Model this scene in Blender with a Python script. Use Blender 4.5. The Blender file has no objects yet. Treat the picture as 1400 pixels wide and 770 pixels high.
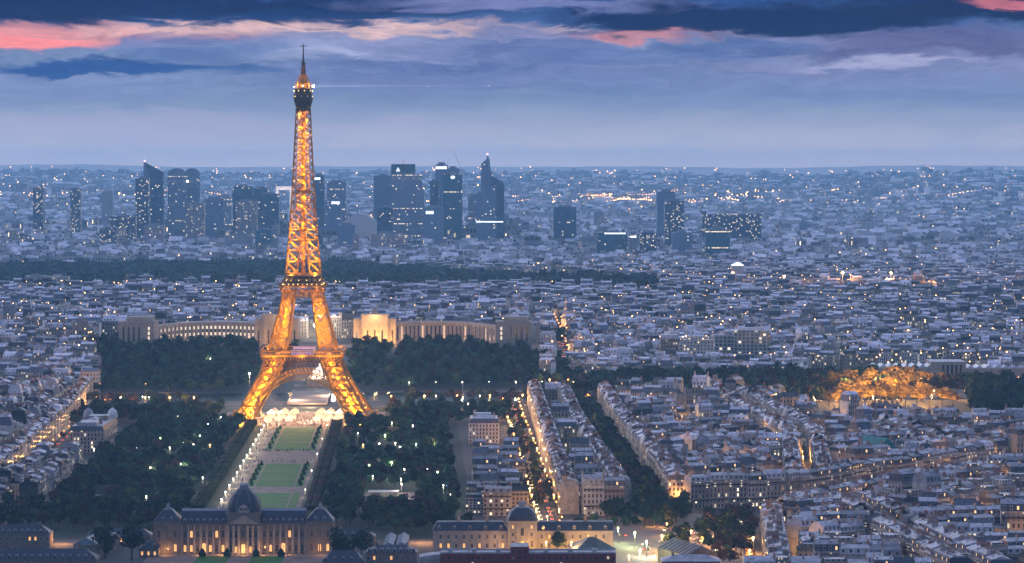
import bpy, math, random
import numpy as np

# ------------------------------------------------------------------ camera, sky, sun, exposure
F = 4280.0            # focal length in pixels of a 1400-pixel-wide picture
CAM_Z = 216.0
HORIZON = 232.0
sc = bpy.context.scene
COL = sc.collection
cam_data = bpy.data.cameras.new("camera")
cam = bpy.data.objects.new("camera", cam_data)
COL.objects.link(cam)
cam.location = (0, 0, CAM_Z)
cam.rotation_euler = (math.radians(90), 0, 0)
cam_data.sensor_width = 36.0
cam_data.lens = F / 1400.0 * 36.0
cam_data.shift_y = -(385.0 - HORIZON) / 1400.0
cam_data.clip_start = 1.0
cam_data.clip_end = 80000.0
sc.camera = cam
sc.view_settings.view_transform = 'Standard'
sc.view_settings.look = 'None'
sc.view_settings.exposure = 0.36
sc.view_settings.gamma = 1.0
sc.view_settings.use_curve_mapping = False
sc.cycles.use_denoising = True
sc.cycles.max_bounces = 4
sc.cycles.diffuse_bounces = 2
sc.cycles.glossy_bounces = 2
sc.cycles.transmission_bounces = 2
sc.cycles.transparent_max_bounces = 6
sc.cycles.volume_bounces = 0
sc.cycles.sample_clamp_indirect = 3.0
sc.cycles.sample_clamp_direct = 0.0
sc.cycles.caustics_reflective = False
sc.cycles.caustics_refractive = False

def lin(r, g, b):
    f = lambda c: (c / 255.0 / 12.92) if c / 255.0 <= 0.04045 else ((c / 255.0 + 0.055) / 1.055) ** 2.4
    return (f(r), f(g), f(b), 1.0)

class NT:
    """small helper round a node tree"""
    def __init__(self, tree):
        self.t = tree
        self.n = tree.nodes
        self.l = tree.links
    def new(self, typ, **kw):
        n = self.n.new(typ)
        for k, v in kw.items():
            setattr(n, k, v)
        return n
    def put(self, sock, val):
        if isinstance(val, bpy.types.NodeSocket):
            self.l.new(val, sock)
        else:
            sock.default_value = val
    def m(self, op, a, b=None, c=None, clamp=False):
        n = self.new('ShaderNodeMath', operation=op, use_clamp=clamp)
        self.put(n.inputs[0], a)
        if b is not None: self.put(n.inputs[1], b)
        if c is not None: self.put(n.inputs[2], c)
        return n.outputs[0]
    def step(self, x, lo, hi, to0=0.0, to1=1.0):
        n = self.new('ShaderNodeMapRange', interpolation_type='SMOOTHSTEP')
        self.put(n.inputs[0], x); self.put(n.inputs[1], lo); self.put(n.inputs[2], hi)
        self.put(n.inputs[3], to0); self.put(n.inputs[4], to1)
        return n.outputs[0]
    def mix(self, fac, a, b, blend='MIX'):
        n = self.new('ShaderNodeMix', data_type='RGBA', blend_type=blend)
        n.clamp_factor = True
        self.put(n.inputs[0], fac); self.put(n.inputs[6], a); self.put(n.inputs[7], b)
        return n.outputs[2]
    def comb(self, x, y, z=0.0):
        n = self.new('ShaderNodeCombineXYZ')
        self.put(n.inputs[0], x); self.put(n.inputs[1], y); self.put(n.inputs[2], z)
        return n.outputs[0]
    def sep(self, v):
        n = self.new('ShaderNodeSeparateXYZ'); self.put(n.inputs[0], v)
        return n.outputs
    def noise(self, vec, scale=1.0, detail=4.0, rough=0.55, dist=0.0, dims='3D'):
        n = self.new('ShaderNodeTexNoise', noise_dimensions=dims)
        if vec is not None: self.put(n.inputs['Vector'], vec)
        n.inputs['Scale'].default_value = scale
        n.inputs['Detail'].default_value = detail
        n.inputs['Roughness'].default_value = rough
        n.inputs['Distortion'].default_value = dist
        return n.outputs[0]
    def ramp(self, fac, stops, interp='LINEAR'):
        n = self.new('ShaderNodeValToRGB')
        cr = n.color_ramp; cr.interpolation = interp
        while len(cr.elements) > len(stops): cr.elements.remove(cr.elements[-1])
        while len(cr.elements) < len(stops): cr.elements.new(1.0)
        for e, (p, c) in zip(cr.elements, stops):
            e.position = p; e.color = c
        self.put(n.inputs[0], fac)
        return n.outputs[0]

world = bpy.data.worlds.new("World")
sc.world = world
world.use_nodes = True
w = NT(world.node_tree)
for n in list(w.n): w.n.remove(n)
SUN_EL, SUN_AZ = math.radians(3.0), math.radians(-55.0)   # low behind cloud, to the left of the view
tc = w.new('ShaderNodeTexCoord')
dx, dy, dz = w.sep(tc.outputs['Generated'])
az = w.m('ARCTAN2', dx, dy)
el = w.m('ARCSINE', dz)
X = w.m('MULTIPLY_ADD', az, F / 1400.0, 0.5)              # 0..1 across the view
Y = w.m('MULTIPLY_ADD', el, -F / HORIZON, 1.0)            # 1 at the horizon, 0 about 3 degrees up
warp_v = w.comb(w.m('MULTIPLY', X, 3.0), w.m('MULTIPLY', Y, 2.2), 3.7)
wn1 = w.m('SUBTRACT', w.noise(warp_v, 2.2, 6.0, 0.6, 0.4), 0.5)
wn2 = w.m('SUBTRACT', w.noise(w.comb(w.m('MULTIPLY', X, 4.0), w.m('MULTIPLY', Y, 3.0), 9.1), 2.6, 6.0, 0.62, 0.6), 0.5)
Xw = w.m('MULTIPLY_ADD', wn1, 0.10, X)
Yw = w.m('MULTIPLY_ADD', wn2, 0.26, Y)
base = w.ramp(w.m('MULTIPLY_ADD', wn1, 0.10, w.m('MULTIPLY_ADD', Y, 0.5, 0.25)), [   # fac = Y/2 + .25
    (0.00, lin(14, 40, 96)), (0.24, lin(30, 62, 122)), (0.31, lin(56, 82, 134)), (0.385, lin(110, 124, 162)), (0.46, lin(106, 124, 160)),
    (0.53, lin(110, 127, 161)), (0.61, lin(142, 150, 176)), (0.68, lin(176, 176, 194)), (0.75, lin(196, 190, 204)), (1.0, lin(150, 150, 180))])
sky = base
def streak(sky, cx, cy, rx, ry, col, k=1.0, soft=0.35, seed=0.0, grain=0.5):
    ax = w.m('DIVIDE', w.m('SUBTRACT', Xw, cx / 1400.0), rx / 1400.0)
    ay = w.m('DIVIDE', w.m('SUBTRACT', Yw, cy / HORIZON), ry / HORIZON)
    d = w.m('SQRT', w.m('ADD', w.m('POWER', w.m('ABSOLUTE', ax), 2.0), w.m('POWER', w.m('ABSOLUTE', ay), 2.0)))
    if grain:
        g = w.noise(w.comb(w.m('MULTIPLY', Xw, 9.0), w.m('MULTIPLY', Yw, 7.0), seed + 1.3), 1.6, 7.0, 0.62, 0.3)
        d = w.m('MULTIPLY_ADD', w.m('SUBTRACT', g, 0.5), grain * 1.8, d)
    mask = w.step(d, 1.0 - soft, 1.0 + soft, k, 0.0)
    return w.mix(mask, sky, col)
NAVY, NAVY2, SLATE = lin(3, 26, 74), lin(12, 42, 94), lin(58, 84, 138)
PINK, CREAM, ROSE = lin(208, 134, 132), lin(214, 176, 172), lin(206, 132, 140)
LAV, GREY = lin(148, 154, 190), lin(96, 108, 150)
# lavender veils and grey banks low over the city
sky = streak(sky, 1230, 100, 330, 26, lin(122, 122, 164), 0.7, 0.6, 1.0, 0.9)
sky = streak(sky, 640, 104, 330, 26, lin(102, 112, 158), 0.8, 0.6, 2.0, 0.9)
sky = streak(sky, 1150, 126, 330, 22, lin(104, 122, 166), 0.6, 0.6, 3.0, 0.8)
sky = streak(sky, 60, 118, 190, 26, lin(120, 132, 176), 0.6, 0.6, 4.0, 0.8)
sky = streak(sky, 230, 176, 330, 16, lin(166, 160, 190), 0.5, 0.7, 5.0, 0.6)
sky = streak(sky, 560, 66, 250, 18, lin(150, 156, 192), 0.85, 0.5, 6.0, 0.8)
# pink and cream gaps
sky = streak(sky, 90, 52, 300, 17, PINK, 0.85, 0.5, 7.0, 0.95)
sky = streak(sky, 330, 40, 190, 9, CREAM, 0.75, 0.6, 8.0, 0.9)
sky = streak(sky, 590, 42, 190, 10, CREAM, 0.8, 0.6, 9.0, 1.3)
sky = streak(sky, 860, 50, 130, 7, PINK, 0.75, 0.6, 10.0, 1.4)
sky = streak(sky, 20, 62, 110, 9, lin(240, 128, 124), 0.8, 0.5, 11.0, 0.4)
# blue-grey clouds in front of them
sky = streak(sky, 270, 66, 130, 17, lin(92, 112, 160), 0.9, 0.3, 12.0, 0.7)
sky = streak(sky, 410, 54, 95, 10, lin(118, 130, 172), 0.85, 0.5, 25.0, 1.1)
sky = streak(sky, 720, 48, 60, 9, lin(104, 116, 162), 0.85, 0.5, 26.0, 1.2)
sky = streak(sky, 600, 64, 120, 14, lin(112, 120, 164), 0.8, 0.3, 13.0, 0.8)
sky = streak(sky, 760, 70, 130, 15, lin(84, 98, 148), 0.85, 0.35, 14.0, 0.9)
sky = streak(sky, 150, 92, 170, 10, lin(26, 66, 128), 0.95, 0.35, 15.0, 0.6)
sky = streak(sky, 320, 98, 90, 8, lin(52, 84, 140), 0.6, 0.5, 16.0, 0.8)
sky = streak(sky, 1090, 62, 140, 20, lin(118, 120, 162), 0.6, 0.5, 17.0, 0.8)
sky = streak(sky, 1290, 60, 190, 22, lin(84, 80, 126), 0.8, 0.45, 18.0, 1.2)
sky = streak(sky, 1010, 66, 120, 9, lin(70, 92, 142), 0.8, 0.4, 27.0, 1.3)
sky = streak(sky, 900, 78, 150, 8, lin(92, 108, 156), 0.7, 0.5, 28.0, 1.3)
sky = streak(sky, 560, 88, 170, 9, lin(82, 98, 148), 0.7, 0.5, 29.0, 1.4)
sky = streak(sky, 1200, 88, 110, 6, lin(160, 160, 192), 0.7, 0.5, 30.0, 1.2)
# the dark navy ceiling
sky = streak(sky, 60, 12, 560, 20, NAVY, 0.97, 0.3, 19.0, 0.9)
sky = streak(sky, 420, 24, 220, 9, NAVY2, 0.75, 0.4, 20.0, 0.6)
sky = streak(sky, 1020, 30, 250, 22, NAVY, 1.0, 0.28, 21.0, 0.9)
sky = streak(sky, 1330, 10, 230, 20, lin(10, 28, 72), 1.0, 0.35, 22.0, 0.6)
sky = streak(sky, 720, 8, 190, 9, lin(120, 124, 172), 0.7, 0.5, 23.0, 0.7)
sky = streak(sky, 1372, 10, 40, 5, lin(200, 110, 120), 0.8, 0.5, 24.0, 0.6)
tex = w.noise(w.comb(w.m('MULTIPLY', Xw, 5.0), w.m('MULTIPLY', Yw, 5.5), 5.5), 2.4, 9.0, 0.66, 0.8)
texf = w.step(tex, 0.30, 0.72, 0.74, 1.26)
texa = w.m('MULTIPLY_ADD', w.m('SUBTRACT', texf, 1.0), w.step(Y, 0.75, 0.35, 0.12, 1.0), 1.0)
sky = w.mix(1.0, sky, w.comb(texa, w.m('MULTIPLY_ADD', w.m('SUBTRACT', texa, 1.0), 0.85, 1.0), w.m('MULTIPLY_ADD', w.m('SUBTRACT', texa, 1.0), 0.6, 1.0)), 'MULTIPLY')
sky = w.mix(1.0, sky, w.mix(w.step(Y, 0.45, 1.0), (1, 1, 1, 1), (1.2, 1.08, 1.0, 1)), 'MULTIPLY')
# everything above the view: clear-sky model seen through broken dusk cloud
nish = w.new('ShaderNodeTexSky', sky_type='NISHITA')
nish.sun_disc = False
nish.sun_elevation = SUN_EL
nish.sun_rotation = SUN_AZ
nish.altitude = 250.0
high = w.mix(w.step(w.noise(tc.outputs['Generated'], 3.5, 5.0, 0.6), 0.4, 0.65), (0.20, 0.25, 0.47, 1), (0.30, 0.34, 0.55, 1))
nsc = w.mix(1.0, nish.outputs[0], (0.12, 0.12, 0.12, 1), 'MULTIPLY')
high = w.mix(0.15, high, nsc)
upper = w.step(Y, 0.0, -2.5)
glow = w.m('MULTIPLY', w.step(el, 0.06, 0.12), w.m('MULTIPLY', w.step(el, 0.75, 0.25), w.step(w.m('ABSOLUTE', az), 1.3, 0.5)))   # bright patch added above the view to light the haze
high = w.mix(glow, high, (1.35, 1.45, 1.75, 1))
final = w.mix(upper, sky, high)
bg = w.new('ShaderNodeBackground')
w.l.new(w.mix(1.0, final, (10.0, 10.0, 10.0, 1), 'MULTIPLY'), bg.inputs[0])
bg.inputs[1].default_value = 0.1
wo = w.new('ShaderNodeOutputWorld')
w.l.new(bg.outputs[0], wo.inputs[0])

sun_d = bpy.data.lights.new("sun", 'SUN')
sun_d.energy = 0.75
sun_d.angle = math.radians(25)
sun_d.color = (1.0, 0.72, 0.66)
sun = bpy.data.objects.new("sun", sun_d)
COL.objects.link(sun)
sun.rotation_euler = (math.radians(90 - 14), 0, math.radians(180) - SUN_AZ + math.radians(180) - math.radians(180))

# ------------------------------------------------------------------ geometry helpers
rnd = random.Random(7)
NR = np.random.RandomState(11)

class Geo:
    def __init__(self):
        self.v, self.f, self.m, self.uv = [], [], [], []
        self.base = 0
    def face(self, pts, mat=0, uv=None):
        i = len(self.v)
        self.v.extend(pts)
        self.f.append(tuple(range(i, i + len(pts))))
        self.m.append(mat)
        self.uv.append(uv if uv is not None else [(0.0, 0.0)] * len(pts))
    def wallquad(self, a, b, z0, z1, mat=0, u0=0.0):
        L = math.hypot(b[0] - a[0], b[1] - a[1])
        self.face([(a[0], a[1], z0), (b[0], b[1], z0), (b[0], b[1], z1), (a[0], a[1], z1)], mat,
                  [(u0, z0), (u0 + L, z0), (u0 + L, z1), (u0, z1)])
        return u0 + L
    def box(self, x0, x1, y0, y1, z0, z1, mat=0, top=None, bottom=False):
        u = 0.0
        P = [(x0, y0), (x1, y0), (x1, y1), (x0, y1)]
        for i in range(4):
            u = self.wallquad(P[i], P[(i + 1) % 4], z0, z1, mat, u)
        self.face([(x0, y0, z1), (x1, y0, z1), (x1, y1, z1), (x0, y1, z1)], mat if top is None else top,
                  [(x0, y0), (x1, y0), (x1, y1), (x0, y1)])
        if bottom:
            self.face([(x0, y1, z0), (x1, y1, z0), (x1, y0, z0), (x0, y0, z0)], mat)
    def frustum(self, x0, x1, y0, y1, z0, z1, ix, iy, mat=0, top=None):
        a = [(x0, y0, z0), (x1, y0, z0), (x1, y1, z0), (x0, y1, z0)]
        b = [(x0 + ix, y0 + iy, z1), (x1 - ix, y0 + iy, z1), (x1 - ix, y1 - iy, z1), (x0 + ix, y1 - iy, z1)]
        for i in range(4):
            j = (i + 1) % 4
            L = math.dist(a[i], a[j]); H = math.dist(a[i], b[i])
            self.face([a[i], a[j], b[j], b[i]], mat, [(0, 0), (L, 0), (L, H), (0, H)])
        self.face(b, mat if top is None else top, [(p[0], p[1]) for p in b])
    def hip(self, x0, x1, y0, y1, z0, z1, mat=0):
        w_, d_ = x1 - x0, y1 - y0
        if w_ >= d_:
            k = d_ * 0.45
            r0, r1 = (x0 + k, (y0 + y1) / 2, z1), (x1 - k, (y0 + y1) / 2, z1)
        else:
            k = w_ * 0.45
            r0, r1 = ((x0 + x1) / 2, y0 + k, z1), ((x0 + x1) / 2, y1 - k, z1)
        a, b, c, d = (x0, y0, z0), (x1, y0, z0), (x1, y1, z0), (x0, y1, z0)
        if w_ >= d_:
            self.face([a, b, r1, r0], mat, [(a[0], 0), (b[0], 0), (r1[0], d_ / 2), (r0[0], d_ / 2)])
            self.face([b, c, r1], mat); self.face([c, d, r0, r1], mat, [(0, 0), (w_, 0), (w_ - k, d_ / 2), (k, d_ / 2)]); self.face([d, a, r0], mat)
        else:
            self.face([a, b, r0], mat); self.face([b, c, r1, r0], mat, [(0, 0), (d_, 0), (d_ - k, w_ / 2), (k, w_ / 2)])
            self.face([c, d, r1], mat); self.face([d, a, r0, r1], mat, [(0, 0), (d_, 0), (d_ - k, w_ / 2), (k, w_ / 2)])
    def gable(self, x0, x1, y0, y1, z0, z1, mat=0, along='x'):
        if along == 'x':
            ym = (y0 + y1) / 2
            self.face([(x0, y0, z0), (x1, y0, z0), (x1, ym, z1), (x0, ym, z1)], mat, [(x0, 0), (x1, 0), (x1, 4), (x0, 4)])
            self.face([(x1, y1, z0), (x0, y1, z0), (x0, ym, z1), (x1, ym, z1)], mat, [(x0, 0), (x1, 0), (x1, 4), (x0, 4)])
            self.face([(x0, y1, z0), (x0, y0, z0), (x0, ym, z1)], mat); self.face([(x1, y0, z0), (x1, y1, z0), (x1, ym, z1)], mat)
        else:
            xm = (x0 + x1) / 2
            self.face([(x0, y1, z0), (x0, y0, z0), (xm, y0, z1), (xm, y1, z1)], mat, [(y1, 0), (y0, 0), (y0, 4), (y1, 4)])
            self.face([(x1, y0, z0), (x1, y1, z0), (xm, y1, z1), (xm, y0, z1)], mat, [(y0, 0), (y1, 0), (y1, 4), (y0, 4)])
            self.face([(x0, y0, z0), (x1, y0, z0), (xm, y0, z1)], mat); self.face([(x1, y1, z0), (x0, y1, z0), (xm, y1, z1)], mat)
    def bar(self, p, q, r, mat=0, r2=None, n=4):
        p = np.array(p, float); q = np.array(q, float)
        d = q - p; L = np.linalg.norm(d)
        if L < 1e-6: return
        d /= L
        a = np.array((0, 0, 1.0)) if abs(d[2]) < 0.9 else np.array((1.0, 0, 0))
        s = np.cross(d, a); s /= np.linalg.norm(s); t = np.cross(s, d)
        r2 = r if r2 is None else r2
        ring = [(math.cos(2 * math.pi * (k + .5) / n), math.sin(2 * math.pi * (k + .5) / n)) for k in range(n)]
        A = [tuple(p + (s * c + t * e) * r) for c, e in ring]; B = [tuple(q + (s * c + t * e) * r2) for c, e in ring]
        for k in range(n):
            j = (k + 1) % n
            self.face([A[j], A[k], B[k], B[j]], mat)
        self.face(list(reversed(A)) if n > 4 else [A[0], A[1], A[2], A[3]], mat); self.face(B, mat)
    def lathe(self, prof, n=16, mat=0, cx=0, cy=0, sx=1.0, sy=1.0, a0=0.0, power=None):
        """prof: (radius, z) pairs; power squares the section"""
        rings = []
        for r, z in prof:
            R = []
            for k in range(n):
                t = a0 + 2 * math.pi * k / n
                c, s = math.cos(t), math.sin(t)
                q = 1.0
                if power: q = 1.0 / (abs(c) ** power + abs(s) ** power) ** (1.0 / power)
                R.append((cx + r * c * sx * q, cy + r * s * sy * q, z))
            rings.append(R)
        for A, B in zip(rings, rings[1:]):
            for k in range(n):
                j = (k + 1) % n
                self.face([A[k], A[j], B[j], B[k]], mat)
        self.face(rings[-1], mat)
    def prism(self, pts, z0, z1, mat=0, top=None):
        """vertical walls over an outline (counter-clockwise seen from above)"""
        u = 0.0
        for i in range(len(pts)):
            u = self.wallquad(pts[i], pts[(i + 1) % len(pts)], z0, z1, mat, u)
        self.face([(p[0], p[1], z1) for p in pts], mat if top is None else top, [(p[0], p[1]) for p in pts])
    def slab_xz(self, pts, y0, y1, mat=0, side=None):
        """outline in x,z given depth y0..y1 (clockwise or not does not matter)"""
        side = mat if side is None else side
        self.face([(p[0], y0, p[1]) for p in pts], mat, [(p[0], p[1]) for p in pts])
        self.face([(p[0], y1, p[1]) for p in reversed(pts)], mat, [(p[0], p[1]) for p in reversed(pts)])
        n = len(pts)
        for i in range(n):
            a, b = pts[i], pts[(i + 1) % n]
            self.face([(a[0], y0, a[1]), (a[0], y1, a[1]), (b[0], y1, b[1]), (b[0], y0, b[1])], side,
                      [(0, a[1]), (y1 - y0, a[1]), (y1 - y0, b[1]), (0, b[1])])
    def sphere(self, c, r, mat=0, n=10, m=6, rz=None):
        rz = r if rz is None else rz
        self.lathe([(max(1e-3, r * math.sin(math.pi * k / m)), c[2] - rz * math.cos(math.pi * k / m)) for k in range(m + 1)], n, mat, c[0], c[1])
    def octa(self, c, r, mat=0):
        x, y, z = c
        T, B = (x, y, z + r), (x, y, z - r)
        R = [(x + r, y, z), (x, y + r, z), (x - r, y, z), (x, y - r, z)]
        for k in range(4):
            self.face([R[k], R[(k + 1) % 4], T], mat); self.face([R[(k + 1) % 4], R[k], B], mat)
    def add(self, g, loc=(0, 0, 0), rot=0.0, sc_=(1, 1, 1)):
        c, s = math.cos(rot), math.sin(rot)
        i = len(self.v)
        self.v.extend([(loc[0] + c * x * sc_[0] - s * y * sc_[1], loc[1] + s * x * sc_[0] + c * y * sc_[1], loc[2] + z * sc_[2]) for x, y, z in g.v])
        self.f.extend([tuple(k + i for k in f) for f in g.f]); self.m.extend(g.m); self.uv.extend(g.uv)
    def arrays(self):
        V = np.array(self.v, float).reshape(-1, 3)
        sizes = np.array([len(f) for f in self.f], int)
        loops = np.array([k for f in self.f for k in f], int)
        M = np.array(self.m, int)
        UV = np.array([t for u in self.uv for t in u], float).reshape(-1, 2)
        return V, loops, sizes, M, UV

def make_mesh(name, V, loops, sizes, M, UV, mats, tint=None, smooth=False):
    me = bpy.data.meshes.new(name)
    me.vertices.add(len(V)); me.vertices.foreach_set('co', np.ascontiguousarray(V, dtype=np.float32).ravel())
    me.loops.add(len(loops)); me.loops.foreach_set('vertex_index', np.ascontiguousarray(loops, dtype=np.int32))
    me.polygons.add(len(sizes))
    starts = np.concatenate([[0], np.cumsum(sizes)[:-1]]).astype(np.int32)
    me.polygons.foreach_set('loop_start', starts)
    me.polygons.foreach_set('material_index', np.ascontiguousarray(M, dtype=np.int32))
    if smooth: me.polygons.foreach_set('use_smooth', np.ones(len(sizes), dtype=bool))
    uvl = me.uv_layers.new(name='UVMap')
    uvl.data.foreach_set('uv', np.ascontiguousarray(UV, dtype=np.float32).ravel())
    at = me.attributes.new('tint', 'FLOAT_COLOR', 'POINT')
    if tint is None:
        tint = np.tile(np.array([0.5, 0.5, 0.5, 1.0]), (len(V), 1))
    at.data.foreach_set('color', np.ascontiguousarray(tint, dtype=np.float32).ravel())
    for m_ in mats: me.materials.append(m_)
    me.update(calc_edges=True)
    return me

def link(name, me, parent=None, loc=None, rot=None):
    o = bpy.data.objects.new(name, me)
    COL.objects.link(o)
    if parent is not None: o.parent = parent
    if loc is not None: o.location = loc
    if rot is not None: o.rotation_euler = (0, 0, rot)
    return o

def obj(name, geo, mats, parent=None, loc=None, rot=None, smooth=False, tint=None):
    if not isinstance(mats, (list, tuple)): mats = [mats]
    V, loops, sizes, M, UV = geo.arrays()
    t = None if tint is None else np.tile(np.array(list(tint) + [1.0]), (len(V), 1))
    return link(name, make_mesh(name, V, loops, sizes, M, UV, mats, t, smooth), parent, loc, rot)

def tag(o, label, cat=None, group=None, kind=None):
    if label: o['label'] = label
    if cat: o['category'] = cat
    if group: o['group'] = group
    if kind: o['kind'] = kind
    return o

def thing(name, label, cat, loc=(0, 0, 0), rot=0.0, group=None):
    o = bpy.data.objects.new(name, None)
    COL.objects.link(o)
    o.empty_display_size = 1.0
    o.location = loc; o.rotation_euler = (0, 0, rot)
    return tag(o, label, cat, group)

def copy_tree(o, parent=None):
    c = o.copy(); COL.objects.link(c)
    if parent is not None: c.parent = parent
    for ch in [x for x in KIDS.get(o.name, [])]:
        copy_tree(ch, c)
    return c
KIDS = {}
def remember(o):
    for ch in o.children:
        KIDS.setdefault(o.name, []).append(ch); remember(ch)
    return o

ORD = ['first', 'second', 'third', 'fourth', 'fifth', 'sixth', 'seventh', 'eighth', 'ninth', 'tenth', 'eleventh', 'twelfth']
def nth(i):
    if i < len(ORD): return ORD[i]
    k = i + 1
    return f"{k}{'th' if 10 <= k % 100 <= 20 else {1: 'st', 2: 'nd', 3: 'rd'}.get(k % 10, 'th')}"

def point_light(loc, power, color, radius=0.5, name='lamp_light'):
    d = bpy.data.lights.new(name, 'POINT'); d.energy = power; d.color = color; d.shadow_soft_size = radius
    o = bpy.data.objects.new(name, d); COL.objects.link(o); o.location = loc
    return o
def spot_light(loc, target, power, color, angle=60, radius=0.5, blend=0.6, name='spot_light'):
    d = bpy.data.lights.new(name, 'SPOT'); d.energy = power; d.color = color; d.shadow_soft_size = radius
    d.spot_size = math.radians(angle); d.spot_blend = blend
    o = bpy.data.objects.new(name, d); COL.objects.link(o); o.location = loc
    v = np.array(target, float) - np.array(loc, float); v /= np.linalg.norm(v)
    import mathutils
    o.rotation_euler = mathutils.Vector(v).to_track_quat('-Z', 'Y').to_euler()
    return o

# ------------------------------------------------------------------ where things are
def sst(a, b, x):
    t = np.clip((x - a) / (b - a), 0, 1)
    return t * t * (3 - 2 * t)
def terrain(x, y):
    x = np.asarray(x, float); y = np.asarray(y, float)
    u = 700 + F * x / np.maximum(y, 1.0)
    near = sst(3060, 3360, y) * 27.0
    slow = sst(3150, 4700, y) * 27.0
    k = sst(730, 820, u)
    h = near * (1 - k) + slow * k
    h = h - sst(4900, 5900, y) * 14.0
    t = np.clip((y - 10500) / 10500, 0, 1)
    far = t ** 1.45 * (223 + 7 * np.sin(u / 173.0 + 0.6) + 4 * np.sin(u / 61.0) - 5 * sst(600, 1300, u))
    ridge = 52 * np.exp(-((y - 14200) / 900.0) ** 2) * sst(620, 120, u) + 22 * np.exp(-((y - 15500) / 1200.0) ** 2) * sst(500, 1000, u)
    hills = np.clip((y - 13000) / 6000, 0, 1) * (4 * np.sin(u / 43.0 + y / 900.0) + 2.5 * np.sin(u / 17.0 - y / 700.0) + 7 * np.sin(u / 119.0 + 2))
    h = h + far + ridge + hills
    return h
def W(px, py, z=0.0):
    """a point at height z above sea seen at this pixel of the 1400-wide photograph"""
    D = F * (CAM_Z - z) / (py - HORIZON)
    return ((px - 700.0) / F * D, D)
def WG(px, py):
    """the ground under this pixel"""
    D = 1500.0
    s = (px - 700.0) / F
    while D < 22000:
        if CAM_Z - (py - HORIZON) * D / F <= float(terrain(s * D, D)): break
        D += 4.0
    return s * D, D
def XD(px, D): return (px - 700.0) / F * D
def ZD(py, D): return CAM_Z - (py - HORIZON) * D / F
TX, TY = -180.0, 2700.0
SLOPE = -0.032
AXROT = math.atan(-SLOPE)       # rotation of the park's axis
def AX(a, D): return (TX + SLOPE * (D - TY) + a, D)   # across, along the park's axis
def pxof(x, y): return 700 + F * x / y
def inside(poly, x, y):
    c = False; n = len(poly); j = n - 1
    for i in range(n):
        xi, yi = poly[i]; xj, yj = poly[j]
        if (yi > y) != (yj > y) and x < (xj - xi) * (y - yi) / (yj - yi) + xi: c = not c
        j = i
    return c

# ------------------------------------------------------------------ materials
def mat(name, col, rough=0.8, metal=0.0, var=0.25, scale=0.3, emit=None, power=0.0, tintvar=False, sample='NONE', spec=0.3):
    m_ = bpy.data.materials.new(name); m_.use_nodes = True
    t = NT(m_.node_tree)
    b = t.n['Principled BSDF']
    c = (col[0], col[1], col[2], 1.0)
    if var > 0:
        tcn = t.new('ShaderNodeTexCoord')
        oi = t.new('ShaderNodeObjectInfo')
        v = t.new('ShaderNodeVectorMath', operation='ADD'); t.l.new(tcn.outputs['Object'], v.inputs[0]); t.l.new(t.comb(t.m('MULTIPLY', oi.outputs['Random'], 57.0), 0.0, 0.0), v.inputs[1])
        f = t.noise(v.outputs[0], scale, 4.0, 0.6)
        f = t.step(f, 0.3, 0.7, 1.0 - var, 1.0 + var)
        if tintvar:
            at = t.new('ShaderNodeAttribute', attribute_name='tint')
            f = t.m('MULTIPLY', f, t.m('MULTIPLY_ADD', t.sep(at.outputs['Color'])[2], 1.75, 0.15))
            f = t.m('MULTIPLY', f, t.m('MULTIPLY_ADD', oi.outputs['Random'], 0.9, 0.55))
        c = t.mix(1.0, c, t.comb(f, f, f), 'MULTIPLY')
        t.l.new(c, b.inputs['Base Color'])
    else:
        b.inputs['Base Color'].default_value = c
    b.inputs['Roughness'].default_value = rough
    b.inputs['Metallic'].default_value = metal
    b.inputs['Specular IOR Level'].default_value = spec
    if emit:
        b.inputs['Emission Color'].default_value = (emit[0], emit[1], emit[2], 1)
        b.inputs['Emission Strength'].default_value = power
    m_.cycles.emission_sampling = sample
    return m_

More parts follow.
